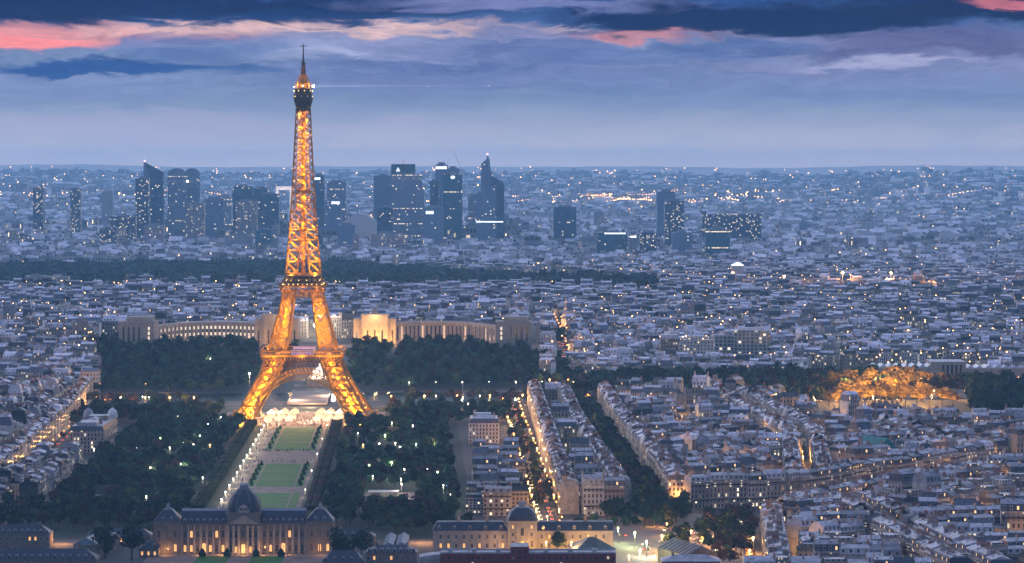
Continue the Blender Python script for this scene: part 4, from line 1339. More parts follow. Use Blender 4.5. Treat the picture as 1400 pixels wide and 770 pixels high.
tag(obj('town_light_mass', g, M_LAMPF), 'small warm lights glinting between the roofs beyond the river', kind='stuff')
# ------------------------------------------------------------------ trees
def crown_geo(seed, n, rx, rz, zc, leaf, lumps=9, core=True):
    r = np.random.RandomState(seed); g = Geo()
    C = []
    for i in range(lumps):
        a = r.rand() * 6.283; q = r.rand() ** .5 * .55
        C.append((math.cos(a) * q * rx, math.sin(a) * q * rx, zc + (r.rand() - .4) * rz * .9, rx * r.uniform(.38, .62)))
    for i in range(n):
        c = C[r.randint(len(C))]
        d = r.normal(size=3); d /= np.linalg.norm(d)
        if d[2] < -.5: d[2] *= -1
        rr = c[3] * r.uniform(.72, 1.12)
        p = np.array((c[0] + d[0] * rr, c[1] + d[1] * rr, c[2] + d[2] * rr * rz / rx))
        nrm = d * .6 + r.normal(size=3) * .5; nrm /= np.linalg.norm(nrm)
        a = np.cross(nrm, (0.3, 0.2, 1)); a /= np.linalg.norm(a); b = np.cross(nrm, a)
        s = leaf * r.uniform(.6, 1.3)
        g.face([tuple(p - a * s), tuple(p - b * s * .7), tuple(p + a * s), tuple(p + b * s * .7)], 0)
    if core:
        for c in C[:4]:
            g.lathe([(.05, c[2] - c[3] * .7), (c[3] * .6, c[2] - c[3] * .35), (c[3] * .72, c[2]), (c[3] * .5, c[2] + c[3] * .5), (.05, c[2] + c[3] * .72)], 6, 0, c[0], c[1])
    return g
def trunk_geo(seed, h):
    r = random.Random(seed); g = Geo()
    g.bar((0, 0, -.3), (.1, 0, h * .5), .32, 0, .22, 6)
    for i in range(4):
        a = i * 1.57 + r.uniform(-.4, .4)
        g.bar((.1, 0, h * .42), (math.cos(a) * 1.9, math.sin(a) * 1.9, h * .72), .16, 0, .08, 5)
    return g
NT_ = 7
CR = [crown_geo(40 + i, 420, 4.6, 4.4, 7.6, .62) for i in range(NT_)]
CRS = [crown_geo(60 + i, 190, 4.9, 4.4, 7.6, .95, 8) for i in range(NT_)]
TRK = [trunk_geo(i, 9.5) for i in range(3)]
def to_mesh(name, g, m_):
    V, loops, sizes, M, UV = g.arrays(); return make_mesh(name, V, loops, sizes, M, UV, [m_])
LEAFM = {'dark green': M_LEAF, 'olive': M_LEAF2, 'russet': M_AUT, 'golden': M_GOLDL}
CRM = {k: [to_mesh('crown', g, m_) for g in CR] for k, m_ in LEAFM.items()}
TRM = [to_mesh('trunk', g, M_BARK) for g in TRK]
TALL = [g.arrays() for g in CRS]
def tree_ok_lamps(x, y, lamps, w_=5.5, back=24):
    for lx, ly in lamps:
        if abs(x - lx) < w_ and -4 < ly - y < back: return False
    return True
tr = random.Random(3)
TREES = []   # area key, kind, x, y, scale, zscale
LAMPS = []   # kind, x, y, z, height, label
def lamp_px(px, py, h=10.0, kind='white', ground=0.0):
    x, y = W(px, py, h + ground)
    LAMPS.append([kind, x, y, ground, h])
C5 = lambda pts: [(100 + a / 3.5, 500 + b / 3.5) for a, b in pts]
C7 = lambda pts: [(400 + a / 2.8, 560 + b / 2.8) for a, b in pts]
for px, py in C5([(302, 395), (462, 392), (527, 371), (575, 377), (370, 487), (437, 518), (515, 470), (645, 280), (707, 245), (502, 243), (100, 398), (620, 535), (350, 625), (607, 335), (332, 148), (362, 152), (225, 155), (657, 25)]): lamp_px(px, py)
for px, py in C5([(417, 347), (413, 460)]): lamp_px(px, py, 10, 'greenish')
lamp_px(*C5([(655, 380)])[0], 10, 'orange')
for px, py in C7([(250, 90), (333, 130), (394, 128), (410, 143), (516, 228), (307, 255), (415, 265), (577, 290), (552, 128), (473, 132), (428, 228), (605, 325), (417, 285), (460, 60), (380, 50)]): lamp_px(px, py)
for px, py in C7([(354, 98), (293, 213), (380, 202), (555, 240)]): lamp_px(px, py, 10, 'greenish')
lamp_px(*C7([(270, 135)])[0], 10, 'orange')
for px, py in ((650, 652), (656, 541), (596, 541), (640, 552)): lamp_px(px, py, 12)
PARKL = [(l[1], l[2]) for l in LAMPS]
def avoid(x, y):
    if not tree_ok_lamps(x, y, PARKL): return True
    for key in ('park edge', 'park corner', 'long block'):
        if inside(DIST[key][0], x, y): return True
    if inside([AX(-180, 2360), AX(-132, 2360), AX(-132, 2625), AX(-180, 2625)], x, y): return True
    if inside([(-42, 2440), (-2, 2440), (-2, 2660), (-42, 2660)], x, y): return True
    return False
def scatter(key, poly, step, kinds, smin=.75, smax=1.15, prob=1.0):
    xs, ys = [p[0] for p in poly], [p[1] for p in poly]
    y = min(ys)
    while y < max(ys):
        x = min(xs)
        while x < max(xs):
            X_, Y_ = x + tr.uniform(-.35, .35) * step, y + tr.uniform(-.35, .35) * step
            if inside(poly, X_, Y_) and tr.random() < prob and not avoid(X_, Y_):
                u = pxof(X_, Y_)
                if -15 < u < 1415: TREES.append((key, tr.choices([k for k, _ in kinds], [w_ for _, w_ in kinds])[0], X_, Y_, tr.uniform(smin, smax), tr.uniform(.8, 1.25)))
            x += step
        y += step
PK = (('dark green', 6), ('olive', 2), ('russet', 1.2))
CLEAR = [box_ax(-125, -95, 2010, 2085), box_ax(60, 100, 1985, 2100), box_ax(-120, -75, 2290, 2345), box_ax(45, 90, 2330, 2400), box_ax(55, 110, 2480, 2540)]
_avoid0 = avoid
def avoid(x, y): return _avoid0(x, y) or any(inside(p, x, y) for p in CLEAR)
scatter('park left of the lawns', box_ax(-136, -48, 1862, 2640), 10.0, PK)
scatter('park right of the lawns', box_ax(40, 122, 1875, 2640), 10.0, PK)
scatter('trees left of the tower', box_ax(-190, -74, 2640, 2782), 10.5, PK)
scatter('trees right of the tower', box_ax(72, 182, 2640, 2795), 10.5, PK)
scatter('garden walk edge below the palace', [(-236, 3060), (-226, 3060), (-228, 3330), (-238, 3330)], 10, PK, .9, 1.2)
scatter('garden walk edge below the palace', [(-172, 3060), (-136, 3060), (-128, 3300), (-168, 3320)], 10, PK, .9, 1.3)
scatter('trees left of the tower', box_ax(-215, -80, 2560, 2775), 13, PK, prob=.5)
scatter('garden left below the palace', [(-420, 3040), (-260, 3040), (-250, 3250), (-285, 3330), (-450, 3330), (-460, 3200)], 10.0, (('dark green', 6), ('russet', 1)), .9, 1.35)
scatter('garden right below the palace', [(-135, 3050), (70, 3090), (58, 3260), (20, 3270), (-60, 3325), (-120, 3300)], 10.0, (('dark green', 5), ('russet', 2), ('olive', 1)), .9, 1.35)
scatter('row along the riverside road', [(-430, 2852), (-285, 2852), (-285, 2866), (-430, 2866)], 9.5, (('russet', 2), ('olive', 2)), .9, 1.15)
scatter('row along the riverside road', [(-95, 2872), (75, 2890), (75, 2908), (-95, 2890)], 9.5, (('russet', 2), ('olive', 2)), .9, 1.15)
scatter('row along the far quay', [(-410, 3003), (-280, 3006), (-280, 3016), (-410, 3013)], 9.0, (('olive', 3), ('dark green', 1)), 1.0, 1.2)
scatter('belt along the right quay', [(60, 2935), (330, 2960), (480, 2985), (480, 3040), (330, 3020), (60, 3000)], 10.0, (('russet', 3), ('dark green', 2)), 1.1, 1.5)
scatter('belt beyond the right quay', [(60, 3070), (420, 3125), (300, 3155), (60, 3120)], 9.5, (('dark green', 3), ('russet', 1)), 1.1, 1.6)
scatter('avenue between the blocks', [(4, 1990), (27, 1990), (20, 2300), (12, 2520), (4, 2860), (-12, 2860), (-2, 2500)], 9.5, (('olive', 3), ('russet', 1)), .62, .85, .7)
scatter('tree-lined avenue beside the long block', [(80, 1900), (102, 1900), (100, 1980), (80, 2560), (72, 2900), (55, 2900), (60, 2500), (76, 2000)], 8.0, (('dark green', 1), ('olive', 3), ('russet', 2)), .75, 1.0)
scatter('trees round the square', [(36, 1862), (98, 1850), (100, 1884), (40, 1884)], 10, (('dark green', 3), ('olive', 1)), .7, .9, .55)
scatter('trees round the square', [(112, 1700), (132, 1700), (137, 1790), (142, 1850), (118, 1850)], 9.5, (('dark green', 2), ('russet', 2)), .7, 1.05, .7)
scatter('trees round the square', [(88, 1760), (128, 1760), (134, 1800), (96, 1830)], 11, (('dark green', 2), ('olive', 1)), .7, 1.0, .75)
scatter('trees round the square', [(50, 1885), (104, 1885), (112, 1975), (60, 1940)], 9.5, (('dark green', 3), ('olive', 1)), .9, 1.2)
scatter('trees round the square', [(108, 1805), (138, 1800), (150, 1900), (120, 1900)], 11, (('dark green', 2), ('russet', 1)), .9, 1.2)
scatter('trees in front of the domed barracks', [(-80, 1845), (-22, 1845), (-22, 1875), (-80, 1872)], 8.5, (('olive', 2), ('dark green', 2)), .8, 1.05)
scatter('orange-lit street on the left', [AX(-183, 1960), AX(-171, 1960), AX(-176, 2560), AX(-186, 2560)], 13, (('olive', 1), ('russet', 1)), .5, .7, .8)
scatter('left corner behind the slate ranges', [AX(-180, 1840), AX(-137, 1840), AX(-137, 1965), AX(-180, 1965)], 10.0, (('dark green', 3), ('russet', 1)), .9, 1.2)
for px, D, s_ in ((1133, 2850, 1.5), (1148, 2846, 1.9), (1168, 2850, 2.2), (1187, 2844, 2.0), (1205, 2850, 2.2), (1221, 2846, 2.0), (1238, 2850, 2.1), (1254, 2846, 1.9), (1271, 2850, 2.0), (1288, 2846, 1.8), (1303, 2850, 1.6), (1178, 2905, 2.4), (1212, 2905, 2.6), (1232, 2908, 2.5), (1160, 2905, 2.1), (1262, 2905, 1.9), (1140, 3020, 2.1), (1165, 3020, 2.4), (1190, 3020, 2.5), (1214, 3020, 2.6), (1238, 3020, 2.5), (1262, 3020, 2.2), (1284, 3020, 2.1)):
    TREES.append(('orange-lit clump before the museum', 'golden', XD(px, D), D, s_, .85))
scatter('dark grove right of the museum', [(400, 2700), (500, 2700), (520, 3040), (440, 3040)], 9.5, (('dark green', 1),), 1.2, 1.7)
scatter('grove left of the orange trees', [(225, 2900), (285, 2880), (285, 3060), (225, 3060)], 9.5, (('dark green', 2), ('olive', 1), ('russet', 1)), 1.0, 1.3)
scatter('small wood on the far slope', [WG(1305, 486), WG(1345, 486), WG(1345, 470), WG(1305, 470)], 11, (('dark green', 1),), 1.0, 1.5)
scatter('small square in the near quarter', [(252, 2290), (282, 2290), (290, 2350), (250, 2350)], 8, (('dark green', 1),), 1.2, 1.4)
def tw8(t):
    _, k, x, y, s, _z = t
    u = pxof(x, y)
    return s * s / y / y * (1.0 if 3 < u < 1397 else .1) * (3 if k == 'golden' else 1) * (0.3 if 'avenue' in t[0] else 1)
TREES.sort(key=tw8, reverse=True)
big, small = TREES[:285], TREES[285:]
rows = {}
for t_ in big: rows.setdefault((t_[0], int(t_[3] // 12)), []).append(t_)
ridx = {}
for key in set(k[0] for k in rows):
    for n_, k in enumerate(sorted(k[1] for k in rows if k[0] == key)): ridx[(key, k)] = n_
for (key, rk), L in sorted(rows.items(), key=lambda kv: kv[0][1]):
    L.sort(key=lambda t_: t_[2] / t_[3])
    for j, (ky, kind, x, y, s, zs) in enumerate(L):
        short = key
        lab = f"{kind} tree, {nth(j)} from left in the {nth(ridx[(key, rk)])} row, {short}"
        words_ = lab.split()
        if len(words_) > 16: lab = f"{kind} tree, {nth(j)} from left, {nth(ridx[(key, rk)])} row, {short}"
        nm = {'dark green': 'park_tree', 'olive': 'lime_tree', 'russet': 'autumn_tree', 'golden': 'plane_tree'}[kind]
        o = thing(nm, lab, 'tree', (x, y, float(terrain(x, y))), tr.uniform(0, 6.28), 'trees of the ' + key)
        o.scale = (s, s, s * zs)
        link('trunk', TRM[tr.randrange(3)], o)
        link('crown', CRM[kind][tr.randrange(NT_)], o)
for kind in LEAFM:
    L = [(tr.randrange(NT_), x, y, float(terrain(x, y)), tr.uniform(0, 6.28), s, s, s * zs, TINT(tr)) for ky, k, x, y, s, zs in small if k == kind]
    if L: build_fabric(kind.replace(' ', '_') + '_tree_mass', L, TALL, f'{kind} tree crowns filling out the park and the avenues', [LEAFM[kind]])
# the great wood
L = []
xs = [p[0] for p in FARWOOD]; ys_ = [p[1] for p in FARWOOD]
for i in range(5200):
    x = tr.uniform(-1300, 500); y = tr.uniform(min(ys_), max(ys_))
    if inside(FARWOOD, x, y) and -20 < pxof(x, y) < 1420: L.append((tr.randrange(NT_), x, y, float(terrain(x, y)) - 4, tr.uniform(0, 6), tr.uniform(2.4, 3.8), tr.uniform(2.4, 3.8), tr.uniform(1.5, 2.1), TINT(tr)))
T_F = [crown_geo(90 + i, 55, 4.9, 4.4, 6.0, 1.3, 6).arrays() for i in range(NT_)]
build_fabric('great_wood', L, T_F, 'dark band of woodland stretching across behind the tower', [M_LEAF])
L = []
for i in range(900):
    u = tr.uniform(-10, 1410); y = tr.uniform(3300, 9500) ; x = (u - 700) / F * y
    if chaillot_zone(x, y): continue
    if math.sin(x / 90.0) + math.sin(y / 170.0 + x / 60) > .9:
        L.append((tr.randrange(NT_), x, y, float(terrain(x, y)), tr.uniform(0, 6), tr.uniform(1.6, 2.6), tr.uniform(1.6, 2.6), 2.3, TINT(tr)))
build_fabric('scattered_tree_mass', L, T_F, 'dark tree clumps showing between the far roofs', [M_LEAF])
# clipped avenues beside the lawns
CL = Geo()
rr = np.random.RandomState(5)
for i in range(330):
    f = rr.randint(5); p = rr.rand(3) * 2 - 1
    ax = [0, 0, 1, 1, 2][f]; p[ax] = 1.0 if f in (0, 2, 4) else -1.0
    q = np.array((p[0] * 4.0, p[1] * 4.4, 4.6 + p[2] * 1.7)) + rr.normal(size=3) * .18
    nrm = np.zeros(3); nrm[ax] = p[ax]; nrm = nrm + rr.normal(size=3) * .45; nrm /= np.linalg.norm(nrm)
    a = np.cross(nrm, (.31, .2, .93)); a /= np.linalg.norm(a); b = np.cross(nrm, a)
    CL.face([tuple(q - a * .6), tuple(q - b * .45), tuple(q + a * .6), tuple(q + b * .45)], 0)
CL.box(-3.6, 3.6, -4.0, 4.0, 3.2, 6.0)
clm = to_mesh('crown', CL, M_LEAF2); clr = to_mesh('crown', CL, M_AUT)
tg_ = Geo(); tg_.bar((0, 0, -.2), (0, 0, 3.4), .22, 0, .18, 6); clt = to_mesh('trunk', tg_, M_BARK)
n_ = 0
for a_, side in ((-40.5, 'left'), (31, 'right')):
    D = 1960; j = 0
    while D < 2625:
        x, y = AX(a_, D)
        o = thing('clipped_tree', f"box-clipped tree edging the gravel walk, {nth(j)} from the palace on the {side}", 'tree', (x, y, 0), AXROT, 'clipped trees along the lawns')
        link('trunk', clt, o); link('crown', clm if side == 'left' or rr.rand() < .5 else clr, o)
        D += 13; j += 1
# lines of little shrubs on the lawn borders
sg = Geo(); sg.lathe([(.9, 0), (1.0, .8), (.7, 1.7), (.15, 2.6)], 7); shm = to_mesh('shrub', sg, M_LEAF)
for lp, (d0, d1) in (('far panel', (2412, 2622)), ('middle panel', (2134, 2296))):
    for a_, side in ((-16.8, 'left'), (16.8, 'right')):
        n_ = 9
        for i in range(n_):
            x, y = AX(a_ + (-.6 if i % 2 else .6), d0 + (d1 - d0) * (i + .5) / n_)
            o = link('clipped_shrub', shm, None, (x, y, 0.1)); o.scale = (1.3, 1.3, 1.25)
            tag(o, f"cone-clipped shrub on the {side} border of the {lp}, {nth(i)} from the near end", 'shrub', 'clipped shrubs on the lawn borders')
# ------------------------------------------------------------------ buildings modelled one by one
M_WARMW = mat('warm_lit_pane', (0.5, 0.4, 0.25), 0.4, var=0, emit=(1.0, 0.46, 0.13), power=1.1)
M_WHITEW = mat('white_lit_pane', (0.6, 0.6, 0.5), 0.4, var=0, emit=(1.0, 0.86, 0.62), power=1.9)
M_SLATE2 = mat('dark_blue_slate', (0.022, 0.034, 0.062), 0.5, var=0.3, scale=0.5, spec=0.5)
M_LEAD = mat('grey_lead', (0.22, 0.24, 0.30), 0.5, var=0.2, spec=0.5)
def win_mesh(w, h, pane, arched=False, name='window', frame=M_STONE2):
    g = Geo()
    t_ = .22
    if arched:
        pts = [(-w / 2, 0), (w / 2, 0)] + [(w / 2 * math.cos(a), h - w / 2 + w / 2 * math.sin(a)) for a in [math.pi * k / 6 for k in range(7)]]
    else: pts = [(-w / 2, 0), (w / 2, 0), (w / 2, h), (-w / 2, h)]
    g.face([(x, -.05, z) for x, z in pts], 0)
    n = len(pts)
    for i in range(n):
        a, b = pts[i], pts[(i + 1) % n]
        g.bar((a[0], -.1, a[1]), (b[0], -.1, b[1]), t_ * .7, 1)
    g.bar((0, -.12, 0), (0, -.12, h), .07, 1); g.bar((-w / 2, -.12, h * .62), (w / 2, -.12, h * .62), .07, 1)
    V, loops, sizes, M, UV = g.arrays()
    return make_mesh(name, V, loops, sizes, M, UV, [pane, frame])
WD = {('tall', 'dark'): win_mesh(1.7, 4.2, M_DGLASS, True), ('tall', 'warm'): win_mesh(1.7, 4.2, M_WARMW, True), ('tall', 'white'): win_mesh(1.7, 4.2, M_WHITEW, True),
      ('sq', 'dark'): win_mesh(1.3, 2.2, M_DGLASS), ('sq', 'warm'): win_mesh(1.3, 2.2, M_WARMW), ('sq', 'white'): win_mesh(1.3, 2.2, M_WHITEW),
      ('door', 'warm'): win_mesh(2.3, 5.4, M_WARMW, True), ('slot', 'dark'): win_mesh(2.0, 13.0, M_DGLASS), ('slot', 'warm'): win_mesh(2.0, 13.0, M_DGLASS)}
def window(parent, kind, lit, x, y, z, rot=0.0, s=1.0):
    o = link('window', WD[(kind, lit)], parent, (x, y, z), rot); o.scale = (s, s, s); return o
def dormer_mesh():
    g = Geo(); g.box(-.8, .8, 0, 2.0, 0, 1.9, 0, 1); g.face([(-.5, -.03, .3), (.5, -.03, .3), (.5, -.03, 1.5), (-.5, -.03, 1.5)], 2)
    g.gable(-.95, .95, -.1, 2.0, 1.9, 2.5, 1, 'y')
    V, loops, sizes, M, UV = g.arrays(); return make_mesh('dormer', V, loops, sizes, M, UV, [M_STONE2, M_LEAD, M_DGLASS])
DORM = dormer_mesh()
hr = random.Random(8)

# --- the palace with the square dome
ex, ey = XD(333, 1760), 1760.0
pal = thing('domed_palace', 'long stone palace with blue slate roofs and square dome below the lawns', 'palace', (ex, ey, 0), AXROT)
g = Geo()
def wing(g, x0, x1, y0, y1, z1):
    g.box(x0, x1, y0, y1, 0, z1, 0)
    g.box(x0 - .05, x1 + .05, y0 - .5, y1 + .5, z1, z1 + .7, 0)
    g.box(x0 - .03, x1 + .03, y0 - .35, y0, 7.4, 8.0, 0)
wing(g, -35, -9.5, 1.5, 15, 16.2); wing(g, 9.5, 35, 1.5, 15, 16.2)
obj('wall', g, M_STONE, pal)
for s in (-1, 1):
    g = Geo(); wing(g, *(sorted((s * 35, s * 50.5))), -1.5, 17, 17.4)
    for i in range(5):
        x = s * (35.6 + i * 3.55); g.box(x - .35, x + .35, -1.9, -1.5, 0, 17.2, 0)
    pv_ = obj('corner_pavilion', g, M_STONE, pal)
    g = Geo(); x0, x1 = sorted((s * 34.8, s * 50.8))
    g.frustum(x0, x1, -1.8, 17.2, 18.1, 24.2, 5.2, 6.4, 0); g.box((x0 + x1) / 2 - 2.2, (x0 + x1) / 2 + 2.2, 6.4, 9.4, 24.2, 25, 1); g.lathe([(1.0, 25), (.8, 26.6), (.2, 28.0)], 8, 1, (x0 + x1) / 2, 7.8)
    obj('roof', g, [M_SLATE2, M_LEAD], pv_)
    for j, xx in enumerate((38.2, 42.75, 47.3)):
        window(pv_, 'tall', 'dark', s * xx, -1.5, 9.4); window(pv_, 'tall', 'warm' if j == (0 if s < 0 else 2) or s > 0 and j == 1 else 'dark', s * xx, -1.5, 1.6)
    for xx in (40.5, 45.2): link('dormer', DORM, pv_, (s * xx, -1.2, 18.6))
g = Geo()
for x0, x1 in ((-35, -9.5), (9.5, 35)):
    g.frustum(x0, x1, 1.0, 15.5, 16.9, 23.6, .01, 4.6, 0); g.gable(x0, x1, 5.5, 11.0, 23.6, 24.8, 1)
rf = obj('roof', g, [M_SLATE2, M_LEAD], pal)
for s in (-1, 1):
    for i in range(7): link('dormer', DORM, rf, (s * (11.6 + i * 3.55), 1.6, 17.4))
for s in (-1, 1):
    for i in range(7):
        x = s * (11.6 + i * 3.55)
        window(pal, 'tall', 'warm' if (i in (1, 5) and s < 0) or (i in (4,) and s > 0) else 'dark', x, 1.5, 9.0, 0, .95)
        lit = 'warm' if (i == 3) or hr.random() < .3 else 'dark'
        if i == 3: window(pal, 'door', 'warm', x, 1.5, 0.6)
        else: window(pal, 'tall', lit, x, 1.5, 1.0, 0, .95)
    for i in range(8):
        x = s * (9.9 + i * 3.55); g = Geo()
        g.lathe([(.62, 8.0), (.55, 8.4), (.5, 15.4), (.72, 15.9)], 10, 0, x, .7); g.box(x - .6, x + .6, .2, 1.5, 0, 8.0)
        obj('column', g, M_STONE2, pal, smooth=False)
g = Geo()      # centre block
wing(g, -9.5, 9.5, -2.5, 17, 16.4)
g.box(-9.3, 9.3, -1.6, 16.6, 17.1, 22.6); g.box(-9.9, 9.9, -2.1, 17, 22.6, 23.4)
ctr = obj('central_block', g, M_STONE, pal)
g = Geo(); g.slab_xz([(-8.4, 17.1), (8.4, 17.1), (0, 21.2)], -4.2, -1.5); g.slab_xz([(-9.0, 17.1), (-8.4, 17.1), (0, 21.3), (8.4, 17.1), (9.0, 17.1), (0, 22.0)], -4.6, -4.1)
obj('pediment', g, M_STONE2, ctr)
for x in (-8.6, -5.4, -2.6, 2.6, 5.4, 8.6):
    g = Geo(); g.lathe([(.85, 1.2), (.8, 1.6), (.68, 14.6), (.95, 15.2), (1.0, 16.2)], 12, 0, x, -3.5); g.box(x - 1, x + 1, -4.5, -2.5, 0, 1.2)
    obj('column', g, M_STONE2, ctr)
for x in (-6.9, 6.9): window(ctr, 'tall', 'dark', x, -2.5, 9.2); window(ctr, 'tall', 'dark', x, -2.5, 1.2)
window(ctr, 'door', 'warm', 0, -2.5, .6); window(ctr, 'tall', 'dark', 0, -2.5, 9.2, 0, 1.1)
for x in (-4, 4): window(ctr, 'tall', 'warm', x, -2.5, .8, 0, .9); window(ctr, 'tall', 'dark', x, -2.5, 9.2)
g = Geo()
g.lathe([(9.3, 23.4), (9.25, 25.6), (8.7, 28.4), (7.6, 31.0), (6.0, 33.3), (4.1, 35.0), (2.9, 35.7)], 28, 0, 0, 7.4, power=4.5)
dome = obj('dome', g, M_SLATE2, pal, smooth=True)
g = Geo()
g.box(-3.1, 3.1, 4.3, 10.5, 35.6, 36.4); g.box(-2.4, 2.4, 5.0, 9.8, 36.4, 37.9); g.gable(-2.8, 2.8, 4.6, 10.2, 37.9, 39.0)
for k in range(8):
    a = math.pi / 4 * k + math.pi / 8; ca, sa = math.cos(a), math.sin(a)
    for (r0, z0), (r1, z1) in (((9.5, 23.5), (9.0, 28.4)), ((9.0, 28.4), (7.0, 32.3)), ((7.0, 32.3), (3.4, 35.6))):
        q = (1 / (abs(ca) ** 4.5 + abs(sa) ** 4.5) ** (1 / 4.5))
        g.bar((r0 * ca * q, 7.4 + r0 * sa * q, z0), (r1 * ca * q, 7.4 + r1 * sa * q, z1), .18)
obj('lantern', g, M_LEAD, dome)
g = Geo(); g.sphere((0, -1.9, 26.2), 1.6, 0, 12, 8); g.box(-3.2, 3.2, -2.4, -1.2, 23.4, 24.6); g.bar((-2.9, -1.9, 24.6), (-1.4, -1.9, 27.2), .5); g.bar((2.9, -1.9, 24.6), (1.4, -1.9, 27.2), .5)
obj('clock_sculpture', g, M_STONE2, dome)
for x in (-24, -12, -42.7, 12, 24, 42.7, 0): point_light((ex + x, ey - 7, 2.6), 900, (1.0, .48, .16), .4, 'facade_lamp')
# courtyard in front
sheet('courtyard', [(ex - 52, 1600), (ex + 52, 1600), (ex + 52, ey - 1), (ex - 52, ey - 1)], .14, M_GRAVEL, 'pale gravel courtyard in front of the domed palace')
for s in (-1, 1):
    g = Geo(); x0, x1 = sorted((s * 6, s * 24))
    g.face([(ex + x0, 1600, .2), (ex + x1, 1600, .2), (ex + x1, ey - 12, .2), (ex + x0, ey - 12, .2)], 0)
    tag(obj('courtyard_lawn', g, M_LAWN), f"dark green lawn of the palace courtyard {'left' if s < 0 else 'right'} of its middle path", kind='structure')
    for k in range(2):
        o = link('clipped_shrub', shm, None, (ex + s * (8 + 14 * k), ey - 13, .2)); o.scale = (2.2, 2.2, 1.8)
        tag(o, f"large dark cone shrub at the {'inner' if k == 0 else 'outer'} corner of the {'left' if s < 0 else 'right'} courtyard lawn", 'shrub', 'shrubs of the palace courtyard')

# --- the barracks with the small square dome
bx, by = XD(714, 1775), 1775.0
bar_ = thing('domed_barracks', 'long low barracks with a slate roof, small square dome and orange-lit front', 'barracks', (bx, by, 0), math.radians(0.5))
g = Geo()
g.box(-50.6, 51.4, 0, 13, 0, 10.6); g.box(-50.9, 51.7, -.4, 13.4, 10.6, 11.2); g.box(-50.7, 51.5, -.2, 0, 5.6, 5.95)
obj('wall', g, M_STONE2, bar_)
g = Geo()
for x0, x1 in ((-50.9, -8.4), (8.4, 51.7)):
    g.frustum(x0, x1, -.4, 13.4, 11.2, 16.0, .01 if abs(x0) < 20 else 2.5, 4.2, 0); 
rf = obj('roof', g, M_SLATE2, bar_)
for s in (-1, 1):
    for i in range(9):
        window(bar_, 'sq', 'dark' if hr.random() < .8 else 'warm', s * (11 + i * 4.4), 0, 6.8); window(bar_, 'sq', 'dark' if hr.random() < .65 else 'warm', s * (11 + i * 4.4), 0, 1.6, 0, 1.15)
        if i % 2 == 0: link('dormer', DORM, rf, (s * (12 + i * 4.4), .3, 11.8))
    for xx in (20, 36):
        g = Geo(); g.box(s * xx - .9, s * xx + .9, 5, 7, 14, 19); obj('chimney', g, M_BRICK, rf)
g = Geo(); g.box(-8.4, 8.4, -1.6, 14.6, 0, 16.2); g.box(-8.9, 8.9, -2.1, 15.1, 16.2, 16.9)
for x in (-7.6, -3, 3, 7.6): g.box(x - .45, x + .45, -2.0, -1.6, 0, 16.2)
cb = obj('central_block', g, M_STONE2, bar_)
for x in (-5.3, 5.3): window(cb, 'tall', 'dark', x, -1.6, 2, 0, .9); window(cb, 'sq', 'dark', x, -1.6, 8.2); window(cb, 'sq', 'warm', x, -1.6, 12.6, 0, .9)
window(cb, 'door', 'warm', 0, -1.6, .3); window(cb, 'tall', 'dark', 0, -1.6, 8.5, 0, 1.1)
g = Geo(); g.lathe([(8.8, 16.9), (8.5, 18.6), (7.7, 20.6), (6.2, 22.4), (4.2, 23.8)], 24, 0, 0, 6.5, power=5.0)
dm = obj('dome', g, M_SLATE2, bar_, smooth=True)
g = Geo(); g.box(-3.9, 3.9, 3.0, 10, 23.7, 24.5); g.box(-1.8, 1.8, 4.8, 8.2, 24.5, 26.2); g.gable(-2.2, 2.2, 4.4, 8.6, 26.2, 27.2)
obj('lantern', g, M_LEAD, dm)
for x in (4, 14, 24, 34, 44): point_light((bx + x, by - 8, 3.5), 2200, (1.0, .50, .12), .5, 'facade_lamp')
point_light((bx - 14, by - 7, 3), 1500, (1.0, .5, .2), .5, 'facade_lamp')

# --- lesser buildings of the foreground: long slate-roofed ranges
def slate_range(name, label, px0, px1, yeave, yridge, D, depth, wallm=M_STONE, roofm=M_SLATE2, rot=0.0, dorm=0, wins=0, lit=.2, hipped=True):
    x0, x1 = XD(px0, D), XD(px1, D); w_ = x1 - x0
    ze, zr = ZD(yeave, D), ZD(yridge, D + depth / 2)
    o = thing(name, label, 'building', ((x0 + x1) / 2, D, 0), rot)
    g = Geo(); g.box(-w_ / 2, w_ / 2, 0, depth, 0, ze); g.box(-w_ / 2 - .2, w_ / 2 + .2, -.35, depth + .35, ze, ze + .5); obj('wall', g, wallm, o)
    g = Geo()
    if hipped: g.hip(-w_ / 2 - .2, w_ / 2 + .2, -.4, depth + .4, ze + .5, max(zr, ze + 2), 0)
    else: g.gable(-w_ / 2, w_ / 2, -.4, depth + .4, ze + .5, max(zr, ze + 2), 0)
    rf = obj('roof', g, roofm, o)
    for i in range(dorm): link('dormer', DORM, rf, (-w_ / 2 + w_ * (i + .5) / dorm, .6, ze + .6))
    for i in range(wins):
        window(o, 'sq', 'warm' if hr.random() < lit else 'dark', -w_ / 2 + w_ * (i + .5) / wins, 0, ze - 3.4)
        if ze > 8: window(o, 'sq', 'warm' if hr.random() < lit else 'dark', -w_ / 2 + w_ * (i + .5) / wins, 0, ze - 7.2)
    for s in (-.3, .3):
        g = Geo(); g.box(w_ * s - .7, w_ * s + .7, depth * .5 - .5, depth * .5 + .5, ze + 1, zr + 1.5); obj('chimney', g, M_BRICK, rf)
    return o
slate_range('slate_roofed_range', 'slate-roofed stone range at the left edge of the foreground with pale dormers', -10, 68, 731, 717, 1790, 13, dorm=9, wins=10)
slate_range('slate_roofed_range', 'long dark slate roof along the bottom left edge in front of the stone range', -14, 132, 766, 750, 1690, 14, dorm=14, lit=.1, wallm=M_STONE)
slate_range('slate_roofed_range', 'low slate range behind the courtyard trees just left of the domed palace', 118, 206, 733, 722, 1800, 11, dorm=0, wins=12, lit=.3)
